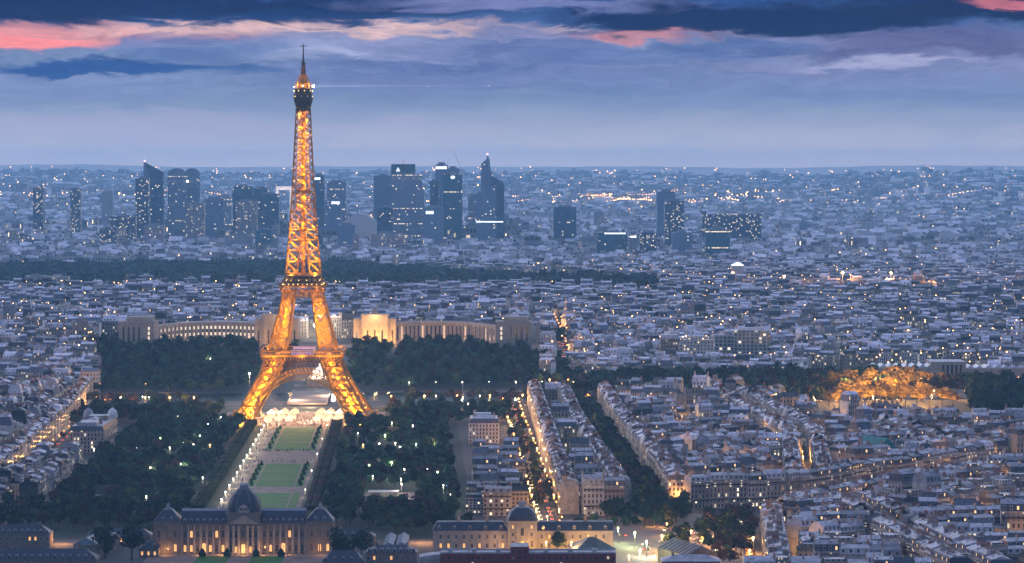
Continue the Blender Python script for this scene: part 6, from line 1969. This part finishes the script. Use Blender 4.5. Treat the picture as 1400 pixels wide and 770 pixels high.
TW = [('tower_block', 'slim dark tower block, leftmost on the skyline', 45, 59, 257, 8300, F_DARKL), ('tower_block', 'slim dark tower block, second from the left on the skyline', 96, 110, 259, 8300, F_DARKL), ('tower_block', 'pale slim tower between the dark slim tower and the tall skyline group', 139, 154, 261, 9300, F_PALE),
      ('office_tower', 'dark tower with lit windows and a white edge, beside the slant-roofed glass tower', 185, 203, 244, 7800, F_DARKL),
      ('apartment_tower', 'grey apartment tower peppered with lit windows left of the skyline middle', 254, 279, 278, 7500, F_RES), ('office_tower', 'plain blue-grey tower behind the peppered apartment tower', 280, 305, 272, 8000, F_GREY),
      ('office_tower', 'square grey office block with warm lights right of the plain blue-grey tower', 300, 316, 268, 8600, F_GREYL), ('office_tower', 'broad dark tower left of the white arch with a flat top', 318, 345, 255, 8200, F_DARK),
      ('office_tower', 'dark tower joined behind the broad dark one, left of the white arch', 345, 366, 257, 8300, F_DARK), ('apartment_tower', 'pale lit apartment tower in front of the broad dark tower', 322, 351, 276, 7600, F_RES),
      ('office_tower', 'dark block tower directly below the white arch on the left', 351, 381, 265, 7900, F_DARK), ('office_block', 'white-banded low office block below the pale lit apartment tower', 308, 345, 322, 7200, F_PALE),
      ('office_block', 'teal dark block just left of the iron tower low on the skyline', 349, 371, 314, 7150, F_TEAL), ('office_block', 'pale end block touching the teal block left of the iron tower', 371, 380, 308, 7160, F_PALE),
      ('office_block', 'pinkish low block at the foot of the slant-roofed tower', 197, 223, 308, 7400, F_PINK), ('apartment_tower', 'wide lit apartment slab low on the far left skyline', 150, 185, 296, 7700, F_DARKL), ('apartment_tower', 'dotted apartment slab on the left, beside the pinkish low block', 136, 160, 312, 7300, F_DARKL),
      ('office_tower', 'dark blue tower with a white top sign just right of the iron tower', 428, 443, 240, 8000, F_DARK, (.15, .7, 5, 11)), ('office_tower', 'light blue-grey tower with a stepped top right of the iron tower', 447, 473, 248, 8300, F_GREYL), ('office_tower', 'grey office tower with a white sign in front of the light blue-grey one', 443, 466, 274, 7700, F_GREY, (.45, .95, 3, 9)),
      ('office_block', 'blue slab at the foot of the skyline right of the iron tower', 462, 485, 308, 7300, F_GREY), ('office_block', 'pinkish broad block low in the middle of the skyline', 507, 552, 320, 7150, F_PINK),
      ('office_tower', 'blue glass tower forming the left shoulder of the widest skyline tower', 511, 537, 240, 8000, F_GREY), ('office_tower', 'widest skyline tower, banded with yellow-lit floors', 534, 577, 239, 7850, F_GREYL),
      ('office_tower', 'dark tower in front of the widest skyline tower base', 516, 537, 284, 7500, F_DARK), ('office_tower', 'grey tower with a white sign below the tall pair right of the widest one', 578, 606, 283, 7500, F_GREY, (.15, .55, 10, 17)),
      ('office_tower', 'small dark shoulder tower left of the sign-topped glass pair', 588, 600, 248, 7900, F_DARK), ('office_tower', 'slim glass tower with two white signs on its crown', 595, 612, 225, 8200, F_GREY, (.05, .95, 5, 12)),
      ('office_tower', 'blue tower shoulder behind the dark teal glass tower', 610, 628, 230, 8400, F_GREY), ('office_tower', 'dark teal glass tower with an oval white logo and lit floor bands', 606, 632, 238, 7800, F_TEAL),
      ('office_tower', 'stepped grey tower left of the pointed tower', 640, 653, 267, 8000, F_GREYL), ('office_block', 'blue hazy block between widest tower and grey sign tower', 551, 580, 260, 8300, F_GREY),
      ('office_tower', 'two-toned dark tower standing alone right of the pointed tower', 757, 788, 283, 7600, F_DARK), ('office_tower', 'tall hazy tower at the back of the right-hand tower pair', 898, 923, 262, 7600, F_GREY), ('office_tower', 'dark tower with scattered lit windows in front of the tall hazy one', 909, 935, 275, 7300, F_DARKL),
      ('office_block', 'ribbed blue block at the foot of the right-hand tower pair', 919, 946, 318, 6700, F_GREY), ('office_block', 'plain teal cube right of the ribbed blue block', 965, 998, 314, 6650, F_TEAL), ('office_block', 'low teal building with a lit top band left of the right-hand tower pair', 816, 858, 318, 6800, F_TEAL, (.25, .95, 0.5, 3.5)),
      ('office_block', 'dark lit cube left of the foot of the right-hand tower pair', 875, 898, 318, 6750, F_DARKL), ('office_block', 'pale low block with white lit sign beside the low teal building', 860, 873, 320, 6850, F_PALE, (.2, .8, 4, 8)), ('office_block', 'small pinkish block low right of the iron tower', 482, 490, 322, 7050, F_PINK),
      ('apartment_tower', 'pale tower block in haze far right of the curved block', 1014, 1022, 279, 9800, F_PALE), ('tower_block', 'small dark tower at far right among amber lamps', 1093, 1104, 303, 8600, F_GREYL), ('tower_block', 'hazy slab tower between the lone dark tower and the low teal building', 812, 826, 290, 9400, F_PALE), ('tower_block', 'hazy slab right of the lone dark tower', 700, 716, 300, 8800, F_PALE)]
for e in TW:
    tower(e[0], e[1], e[2], e[3], e[4], e[5], e[6], sign=e[7] if len(e) > 7 else None)
# slant-roofed glass tower
def shape_tower(name, label, pieces, D, lights=(), extra=None):
    px0 = min(p[0] for pc in pieces for p in pc[0]); px1 = max(p[0] for pc in pieces for p in pc[0]); pm = (px0 + px1) / 2
    xm = XD(pm, D); zb = float(terrain(xm, D)) - 3
    o = thing(name, label, 'tower', (xm, D, zb))
    for nm, (pts, y0, y1, m_) in zip([pc[1] for pc in pieces], [(pc[0], pc[2], pc[3], pc[4]) for pc in pieces]):
        q = [(XD(px, D) - xm, (ZD(py, D) - zb) if py < 400 else 0.0) for px, py in pts]
        g = Geo(); g.slab_xz(q, y0, y1, 0); obj(nm, g, [m_], o)
    return o, xm, zb
o, xm, zb = shape_tower('slant_roofed_tower', 'blue glass tower with a blade-like roof slanting down to the right', [([(197, 400), (223, 400), (223, 235), (198, 222)], 'body', 0, 30, F_DARK), ([(196.5, 400), (198.3, 400), (204, 238), (198.3, 221.5), (196.5, 222)], 'edge_fin', -3, 33, F_GREY)], 7950)
g = Geo(); g.octa((XD(198, 7950) - xm, -2, ZD(220.5, 7950) - zb), 2.2); obj('beacon_light', g, M_PINKL, o)
def arc_top(px0, px1, ybase, ytop, n=8):
    m_ = (px0 + px1) / 2; r_ = (px1 - px0) / 2
    return [(m_ + r_ * math.cos(math.pi * k / n), ybase - (ybase - ytop) * math.sin(math.pi * k / n) ** .8) for k in range(n + 1)]
o, xm, zb = shape_tower('round_topped_towers', 'twin round-topped blue glass towers standing side by side', [([(229, 400), (255, 400)] + arc_top(229, 255, 240, 230), 'body', 0, 30, F_GREYL), ([(250.5, 400), (271.5, 400)] + arc_top(250.5, 271.5, 239, 230), 'rear_body', 31, 58, F_GREY)], 8100)
g = Geo(); g.octa((XD(256.5, 8100) - xm, -2, ZD(248, 8100) - zb), 3.4); obj('beacon_light', g, M_LAMPW, o)
# white hollow cube
D = 8600.0; xm = XD(388.5, D); zb = float(terrain(xm, D)) - 3; zt = ZD(255, D); H = zt - zb; hw = (XD(400, D) - XD(377, D)) / 2
o = thing('hollow_cube_arch', 'giant white hollow cube arch half hidden behind dark towers', 'arch', (xm, D, zb), .06)
M_ARCH = mat('white_marble', (.66, .64, .64), .6, var=.05)
for s in (-1, 1):
    g = Geo(); x0, x1 = sorted((s * hw, s * (hw - 8))); g.box(x0, x1, 0, 90, 0, H - 10); obj('pillar', g, M_ARCH, o)
g = Geo(); g.box(-hw, hw, 0, 90, H - 10 + .01, H); obj('roof_slab', g, M_ARCH, o)
point_light((xm, D - 50, zb + H - 20), 120000, (1.0, .85, .75), 3, 'arch_floodlight')
# white low vault
D = 7700.0; xm = XD(492, D); zb = float(terrain(xm, D)) - 3
o = thing('white_vault_hall', 'low white-roofed vaulted hall in the gap of the skyline', 'hall', (xm, D, zb))
hw = XD(514, D) - xm; zt = ZD(292, D) - zb
g = Geo(); g.slab_xz([(-hw, 0), (hw, 0), (hw, zt * .8)] + [(hw * (1 - k / 4), zt * (.8 + .2 * math.sin(math.pi * k / 8))) for k in range(1, 9)], 0, 60); obj('vault', g, M_ARCH, o)
# crown of the widest tower
D = 7880.0; xm = XD(550.5, D); o = thing('crown_tower', 'teal top-storey tower with a white triangle logo and sign, rising behind the widest one', 'tower', (xm, D + 36, float(terrain(xm, D)) - 3))
zb = float(terrain(xm, D)) - 3; hw = XD(567, D) - xm
F_TEALC = mat('dark_teal_panel', (.015, .07, .10), .35, var=.1, spec=.6)
g = Geo(); g.box(-hw, hw, 0, 26, 0, ZD(224.5, D) - zb); obj('body', g, F_TEALC, o)
g = Geo(); z1 = ZD(232, D) - zb; cx_ = -hw * .42
for a, b in (((cx_ - 5, z1 - 4), (cx_, z1 + 5)), ((cx_, z1 + 5), (cx_ + 5, z1 - 4)), ((cx_ - 5, z1 - 4), (cx_ + 5, z1 - 4)), ((cx_ - 2.4, z1 + .5), (cx_ + 2.4, z1 + .5)), ((cx_ - 2.4, z1 + .5), (cx_, z1 - 4)), ((cx_ + 2.4, z1 + .5), (cx_, z1 - 4))):
    g.bar((a[0], -.5, a[1]), (b[0], -.5, b[1]), .55)
obj('triangle_logo', g, M_SIGN, o)
g = Geo()
for i in range(9):
    x = -hw * .4 + i * hw * 1.1 / 8; g.box(x, x + 2.9, -37.5, -36.6, ZD(241.5, D) - zb, ZD(238.2, D) - zb + (1.5 if i in (0, 4) else 0))
obj('sign_letter', g, M_SIGN, o)
g = Geo(); g.bar((0, 10, ZD(224.5, D) - zb), (0, 10, ZD(219, D) - zb), .8); g.bar((-3, 10, ZD(223, D) - zb), (3, 10, ZD(223, D) - zb), .5); obj('mast', g, M_LEAD, o)
# oval logo on the teal tower
D = 7795.0; g = Geo(); xm = XD(619.5, D)
g.lathe([(5.5, 0), (5.5, .5)], 16, 0); o = None
for t_ in sc.objects:
    if t_.get('label', '').startswith('dark teal glass tower with an oval'): o = t_
lg_ = obj('oval_logo', g, M_SIGN, o, (0, -.6, ZD(242.5, D) - o.location[2])); lg_.rotation_euler = (math.radians(90), 0, 0); lg_.scale = (1, .7, 1)
# crane
D = 7850.0; xm = XD(630, D); zb = ZD(240, D)
o = thing('tower_crane', 'thin construction crane standing on the skyline top, jib raised to the left', 'crane', (xm, D, zb))
g = Geo(); g.bar((0, 0, 0), (0, 0, 16), 1.0); obj('mast', g, M_LEAD, o)
g = Geo(); g.bar((3, 0, 12), (XD(620, D) - xm, 0, ZD(206, D) - zb), .75, 0, .5); obj('jib', g, M_LEAD, o)
g = Geo(); g.bar((0, 0, 14), (8, 0, 13), .9); g.box(6, 9, -1, 1, 10, 13); obj('counterweight', g, M_LEAD, o)
# pointed tower
def c4(pts): return [(420 + a / 3.5, 190 + b / 3.5 if b < 600 else 400) for a, b in pts]
o, xm, zb = shape_tower('pointed_tower', 'tallest skyline tower, folded blue glass rising to a curved spire', [
    (c4([(832, 700), (898, 700), (898, 190), (884, 172), (876, 140), (872, 98), (862, 76), (857, 96), (832, 120)]), 'rear_shard', 22, 44, F_GREY),
    (c4([(872, 700), (943, 700), (943, 222), (934, 205), (905, 188), (878, 178)]), 'right_body', 2, 30, F_DARK),
    (c4([(806, 700), (905, 700), (905, 215), (876, 228), (806, 262)]), 'lower_body', -14, 20, F_GREY)], 7700)
g = Geo(); g.octa((XD(666.3, 7700) - xm, 30, ZD(210.8, 7700) - zb), 2.0); obj('beacon_light', g, M_PINKL, o)
g = Geo(); g.box(XD(651, 7700) - xm, XD(688, 7700) - xm, -15, -14.2, ZD(304, 7700) - zb, ZD(302.5, 7700) - zb); obj('light_band', g, M_SIGN, o)
# curved long block
D = 7600.0; xm = XD(1000, D); zb = float(terrain(xm, D)) - 3
o = thing('curved_slab', 'long low curved dark slab with warm windows right of the tower pair', 'building', (xm, D, zb))
g = Geo(); P = [(XD(960 + 81 * k / 8, D) - xm, 40 * math.sin(math.pi * k / 8)) for k in range(9)]; H = ZD(293, D) - zb; u_ = 0
for a, b in zip(P, P[1:]):
    u_ = g.wallquad(a, b, 0, H, 0, u_); g.wallquad((b[0], b[1] + 20), (a[0], a[1] + 20), 0, H); g.face([(a[0], a[1], H), (b[0], b[1], H), (b[0], b[1] + 20, H), (a[0], a[1] + 20, H)], 1)
g.wallquad(P[-1], (P[-1][0], P[-1][1] + 20), 0, H); g.wallquad((P[0][0], 20), P[0], 0, H)
obj('body', g, [F_DARKL, M_LEAD], o)
g = Geo(); g.box(-75, -60, 8, 20, H, H + 8); g.box(60, 68, 8, 20, H, H + 5); obj('roof_plant', g, M_LEAD, o)
# chimney-like church tower on the far slope, some slab houses on the wood's edge
for i, (px0, px1, yt, lab) in enumerate(((34, 62, 377, 'white slab block in front of the wood at far left, first of two halves'), (62, 94, 378, 'white slab block in front of the wood at far left, second of two halves'), (190, 209, 377, 'pale cube block alone on the front edge of the wood'), (250, 272, 381, 'white stepped block on the wood edge left of the iron tower'), (52, 80, 413, 'plain white block among roofs on the left'), (792, 828, 388, 'pale terrace block in front of the wood end on the right'))):
    D = 5000 if yt < 400 else 4100
    o, w_, H = simple_block('edge_slab_block', lab, 'building', px0, px1, yt, D, 16, M_WHITEF if i in (0, 1) else F_PALE)
    g = Geo(); g.box(-w_ * .2, w_ * .15, 4, 11, H, H + 3); obj('roof_plant', g, M_PALE, o)
# ------------------------------------------------------------------ lamps, cars, floodlights
def lantern(kind):
    g = Geo(); g.sphere((0, 0, 0), {'white': .42, 'greenish': .6, 'orange': .5, 'red': .4}[kind], 0, 8, 6)
    return to_mesh('lantern', g, {'white': M_LAMPW, 'orange': M_LAMPO, 'greenish': M_LAMPG, 'red': M_LAMPR}[kind])
LANT = {k: lantern(k) for k in ('white', 'orange', 'greenish', 'red')}
def pole(h):
    g = Geo(); g.lathe([(.3, 0), (.22, .8), (.13, 1.0), (.09, h - .4)], 6); g.bar((-.35, 0, h - .5), (.35, 0, h - .5), .06); return to_mesh('pole', g, M_POLE)
POLES = {}
lr = random.Random(2)
LC = {'white': (1.0, .82, .55), 'orange': (1.0, .46, .12), 'greenish': (.85, 1.0, .45), 'red': (1, .15, .05)}
def lamp(x, y, h, kind, label, group, power=0, s=1.0, name='street_lamp'):
    z = float(terrain(x, y)) + .05
    o = thing(name, label, 'lamp', (x, y, z), 0, group)
    if h not in POLES: POLES[h] = pole(h)
    link('pole', POLES[h], o); l_ = link('lantern', LANT[kind], o, (0, 0, h)); l_.scale = (s, s, s)
    if power: point_light((x, y - .9, z + h - 1.2), power, LC[kind], .4, 'street_lamp_light')
PARKSORT = sorted(LAMPS, key=lambda l: (l[1] > AX(0, l[2])[0], l[2]))
cn = {}
for kind, x, y, z, h in PARKSORT:
    side = 'left' if x < AX(0, y)[0] else 'right'
    n_ = cn.get((side, kind), 0); cn[(side, kind)] = n_ + 1
    lamp(x, y, h, kind, f"{kind} park lamp among the trees {side} of the lawns, {nth(n_)} nearest the palace", 'lamps among the park trees', 3200, 1.0 if kind == 'white' else 1.15, 'park_lamp')
for j in range(15):
    D = 1990 + j * 44; x, y = AX(-27.5, D)
    lamp(x, y, 6.5, 'white', f"white walk lamp left of the lawns, {nth(j)} from the domed palace", 'lamps along the gravel walk', 4500, .95, 'park_lamp')
for j in range(5):
    D = 2060 + j * 130; x, y = AX(23.5, D)
    lamp(x, y, 5.5, 'white', f"walk lamp along the right of the lawns, {nth(j)} from the domed palace", 'lamps along the gravel walk', 1000, .8, 'park_lamp')
def along(line, step, off):
    out = []; acc = 0
    for a, b in zip(line, line[1:]):
        a, b = np.array(a, float), np.array(b, float); L = np.linalg.norm(b - a); d = (b - a) / L; nrm = np.array((d[1], -d[0]))
        while acc < L: out.append(tuple(a + d * acc + nrm * off)); acc += step
        acc -= L
    return out
def lamp_row(line, step, off, h, kind, what, group, power, s, every=1):
    for j, (x, y) in enumerate(along(line, step, off)):
        lamp(x, y, h, kind, f"{kind} lamp, {nth(j)} from the near end, {what}", group, power if j % every == 0 else 0, s)
lamp_row(S1, 42, -7, 9.0, 'orange', 'left kerb of the busy avenue', 'lamps of the busy avenue', 9000, 1.1)
lamp_row(S1, 42, 7, 9.0, 'orange', 'right kerb of the busy avenue', 'lamps of the busy avenue', 9000, .9, 2)
lamp_row(S2, 52, -5, 8.0, 'orange', 'kerb of the tree-lined avenue', 'lamps of the tree-lined avenue', 6000, .9)
lamp_row(S3, 40, 5, 9.0, 'orange', 'boulevard right of the square', 'lamps of the boulevard', 1600, 1.0)
lamp_row([(-325, 1950), (-352, 2300), (-366, 2600), (-374, 2900)], 42, 4, 8.0, 'orange', 'street at the left edge', 'lamps of the left street', 1300, .7)
lamp_row([(-420, 2835), (-270, 2838)], 22, 3, 10.0, 'orange', 'riverside road left of the tower', 'lamps of the riverside road', 18000, 1.2)
lamp_row([(-110, 2852), (60, 2870), (480, 2945)], 30, 3, 10.0, 'orange', 'riverside road right of the tower', 'lamps of the riverside road', 16000, 1.1)
lamp_row([(60, 3052), (300, 3085), (620, 3140)], 30, 0, 9.0, 'orange', 'far bank road on the right', 'lamps of the far bank', 5000, 1.0, 2)
lamp_row([(-420, 3022), (-290, 3030)], 22, 0, 9.0, 'orange', 'far bank road on the left', 'lamps of the far bank', 5000, .9, 2)
lamp_row([(-100, 3045), (40, 3060)], 26, 0, 9.0, 'white', 'far bank road below the palace garden', 'lamps of the far bank', 4000, .9, 2)
up_ = [(46, 3070), (52, 3300), (50, 3600), (44, 3950)]
lamp_row(up_, 58, -9, 10.0, 'orange', 'left side of the uphill avenue beyond the river', 'lamps of the uphill avenue', 22000, 1.5)
lamp_row(up_, 58, 9, 10.0, 'orange', 'right side of the uphill avenue beyond the river', 'lamps of the uphill avenue', 0, 1.4)
sqn = 0
for px, py, k, p in ((884, 740, 'white', 15000), (875, 752, 'greenish', 12000), (868, 728, 'greenish', 9000), (845, 722, 'greenish', 6000), (905, 732, 'orange', 12000), (932, 742, 'orange', 14000), (945, 726, 'orange', 12000), (962, 716, 'orange', 12000), (985, 712, 'orange', 9000), (1012, 725, 'orange', 16000), (1030, 735, 'orange', 16000), (1025, 752, 'orange', 16000), (1043, 762, 'orange', 14000), (990, 728, 'orange', 12000), (960, 735, 'orange', 12000), (860, 760, 'orange', 7000), (895, 760, 'orange', 8000), (765, 712, 'orange', 9000), (748, 706, 'orange', 9000)):
    x, y = W(px, py, 9); sqn += 1
    lamp(x, y, 9.0, k, f"{k} lamp of the bright square, {nth(sqn - 1)} counted from its dazzling white one", 'lamps round the bright square', p * 1.25, 1.5 if p > 20000 else 1.0)
# lamps down in the streets of the two dense quarters
HC = np.array([(it[2], it[3]) for it in near_items])
placed = []
for i in range(9000):
    x, y = lr.uniform(85, 460), lr.uniform(1640, 2780)
    if not (inside(DIST['wedge'][0], x, y) or inside(DIST['south quarter'][0], x, y)): continue
    if not 0 < pxof(x, y) < 1400: continue
    if np.min(np.hypot(HC[:, 0] - x, HC[:, 1] - y)) < 11.0: continue
    if any(math.hypot(x - a, y - b) < 34 for a, b in placed): continue
    placed.append((x, y))
    if len(placed) >= 80: break
placed.sort(key=lambda p: p[1])
for j, (x, y) in enumerate(placed):
    q = 'near right' if inside(DIST['south quarter'][0], x, y) else 'wedge-shaped'
    lamp(x, y, 8.5, 'orange', f"orange lamp down a street of the {q} quarter, {nth(j)} nearest of these", 'lamps in the quarter streets', 9500, .8)
# floodlit orange trees
for px, py in ((1150, 2826), (1168, 2822), (1188, 2824), (1205, 2822), (1222, 2822), (1240, 2824), (1262, 2824), (1290, 2826), (1150, 2882), (1185, 2880), (1222, 2880), (1255, 2882), (1160, 2985), (1195, 2985), (1225, 2985), (1260, 2985)):
    point_light((XD(px, py), py, 9 if py < 2860 else 19), 26000 if py < 2860 else 60000, (1.0, .52, .12), .8, 'tree_floodlight')
sheet('lit_quay', [(255, 2780), (400, 2780), (400, 2860), (270, 2860)], .2, M_ASPH, 'lamp-lit quay at the foot of the orange trees')
x, y = W(653, 541, 14); point_light((x, y, 14), 5000, (1, .95, .8), .5, 'bright_lamp')
# masts with floodlights far out
for px, py, s, lab in ((1002, 374, 6.5, 'dazzling orange floodlight mast, left of the far row'), (1072, 378, 4.2, 'orange floodlight mast, second in the far row'), (1152, 373, 5.0, 'orange floodlight mast, third in the far row'), (1218, 373, 4.2, 'orange floodlight mast, fourth in the far row'), (1283, 379, 3.0, 'small floodlight mast, last in the far row')):
    D = 4650.0; x = XD(px, D); z = float(terrain(x, D)); zt = ZD(py, D)
    o = thing('floodlight_mast', lab, 'lamp', (x, D, z), 0, 'floodlight masts far out')
    g = Geo(); g.bar((0, 0, 0), (0, 0, zt - z - 2), .5, 0, .35, 6); obj('mast', g, M_POLE, o)
    g = Geo(); g.sphere((0, 0, zt - z), s * .42, 0, 8, 6); obj('lamp_head', g, M_LAMPO, o)
    point_light((x, D - 6, zt), 90000, (1, .42, .14), 2, 'floodlight')
D = 4900.0; x = XD(1009, D); z = float(terrain(x, D))
o = thing('lit_canopy', 'glaring white canopy with glowing roof above the orange masts', 'canopy', (x, D, z))
g = Geo(); g.box(-9, 9, 0, 16, 0, ZD(363, D) - z); obj('wall', g, M_PALE, o)
g = Geo(); g.hip(-10, 10, -1, 17, ZD(363, D) - z, ZD(359, D) - z); obj('roof', g, M_SIGN, o)  # roof glows by its own emissive material
# splash of white light left of the tower foot, warm cluster behind its right leg
for px, py, s, k, lab in ((341, 511, 1.0, 'white', 'glaring white floodlight beside the left foot of the iron tower'), (437, 432, 2.2, 'white', 'bright white lamp cluster behind the right upper leg, upper one'), (431, 445, 2.0, 'white', 'bright lamp behind the right upper leg, lower one'), (500, 515, 1.6, 'white', 'bright lamp on the garden stairs right of the tower')):
    D = 2900.0 if py > 500 and px < 400 else 3320.0 if py > 500 else 3500.0
    x = XD(px, D); z = float(terrain(x, D)); zt = ZD(py, D) - z
    o = thing('floodlight_mast', lab, 'lamp', (x, D, z), 0)
    g = Geo(); g.bar((0, 0, 0), (0, 0, max(zt - 1.5, 1)), .3); obj('mast', g, M_POLE, o)
    g = Geo(); g.sphere((0, 0, zt), s, 0, 8, 6); obj('lamp_head', g, M_LAMPW, o); point_light((x, D - 4, z + zt), 26000, (1, .8, .55), 1.0, 'floodlight')

# cars
def car_meshes(col):
    g = Geo(); g.box(-.88, .88, -2.15, 2.15, .35, .95, 0); g.frustum(-.82, .82, -1.3, 1.5, .95, 1.45, .18, .5, 1, 0)
    for s in (-1, 1):
        for y_ in (-1.35, 1.35): g.bar((s * .72, y_, .33), (s * .9, y_, .33), .33, 2, None, 8)
    g2 = Geo()
    for s in (-1, 1): g2.box(s * .62 - .24, s * .62 + .24, -2.3, -2.15, .5, .85)
    g3 = Geo()
    for s in (-1, 1): g3.box(s * .62 - .24, s * .62 + .24, 2.15, 2.28, .5, .85)
    V, loops, sizes, M, UV = g.arrays()
    return make_mesh('body', V, loops, sizes, M, UV, [mat('car_paint_' + col[0], col[1], .3, var=0, spec=.6), M_DGLASS, M_IRON]), g2, g3
CARS = [(nm, car_meshes((nm, c))) for nm, c in (('grey', (.2, .2, .21)), ('black', (.02, .02, .02)), ('white', (.6, .6, .6)), ('dark_blue', (.03, .04, .12)))]
hd = Geo(); [hd.box(s * .62 - .3, s * .62 + .3, -2.35, -2.16, .45, .95) for s in (-1, 1)]
HL = to_mesh('headlight', hd, mat('headlamp_glow', (.9, .9, .8), .4, var=0, emit=(1, .70, .38), power=3.5)); 
td = Geo(); [td.box(s * .62 - .3, s * .62 + .3, 2.16, 2.32, .45, .95) for s in (-1, 1)]
TLM = to_mesh('taillight', td, mat('taillamp_glow', (.6, .1, .1), .4, var=0, emit=(1, .12, .05), power=2.5))
def car(x, y, ang, away, label, group):
    z = float(terrain(x, y)) + .18
    nm, (bm, _, _) = CARS[lr.randrange(4)]
    o = link('car', bm, None, (x, y, z), ang + (math.pi if away else 0))
    tag(o, f"{nm.replace('_', ' ')} car {label}", 'car', group)
    link('headlight', HL, o); link('taillight', TLM, o)
def traffic(line, step, what, group, offs=(-3.5, 3.5)):
    for off in offs:
        pts = along(line, step, off)
        for j, (x, y) in enumerate(pts):
            if lr.random() < .25 or j == 0: continue
            x2, y2 = pts[j - 1]; a = math.atan2(y - y2, x - x2) - math.pi / 2
            away = off > 0
            # front of the car is its -y end
            car(x, y, a, away, f"driving {'away' if away else 'toward the viewer'}, {nth(j)} along {what}", group)
traffic(S1, 21, 'the busy avenue', 'cars on the busy avenue')
traffic(up_, 30, 'the uphill avenue', 'cars on the uphill avenue', (-7, -3, 3, 7))
traffic(S3, 18, 'the boulevard', 'cars on the boulevard')
traffic([(-325, 1950), (-352, 2300), (-366, 2600)], 34, 'the left street', 'cars on the left street', (-3, 3))
traffic([(-110, 2850), (60, 2870), (400, 2935)], 20, 'the riverside road', 'cars on the riverside road', (-3, 3))
for i in range(16):
    x, y = lr.uniform(60, 126), lr.uniform(1735, 1900)
    car(x, y, lr.uniform(0, 6.28), False, f"crossing the bright square, {nth(i)} one from its near edge", 'cars on the bright square')
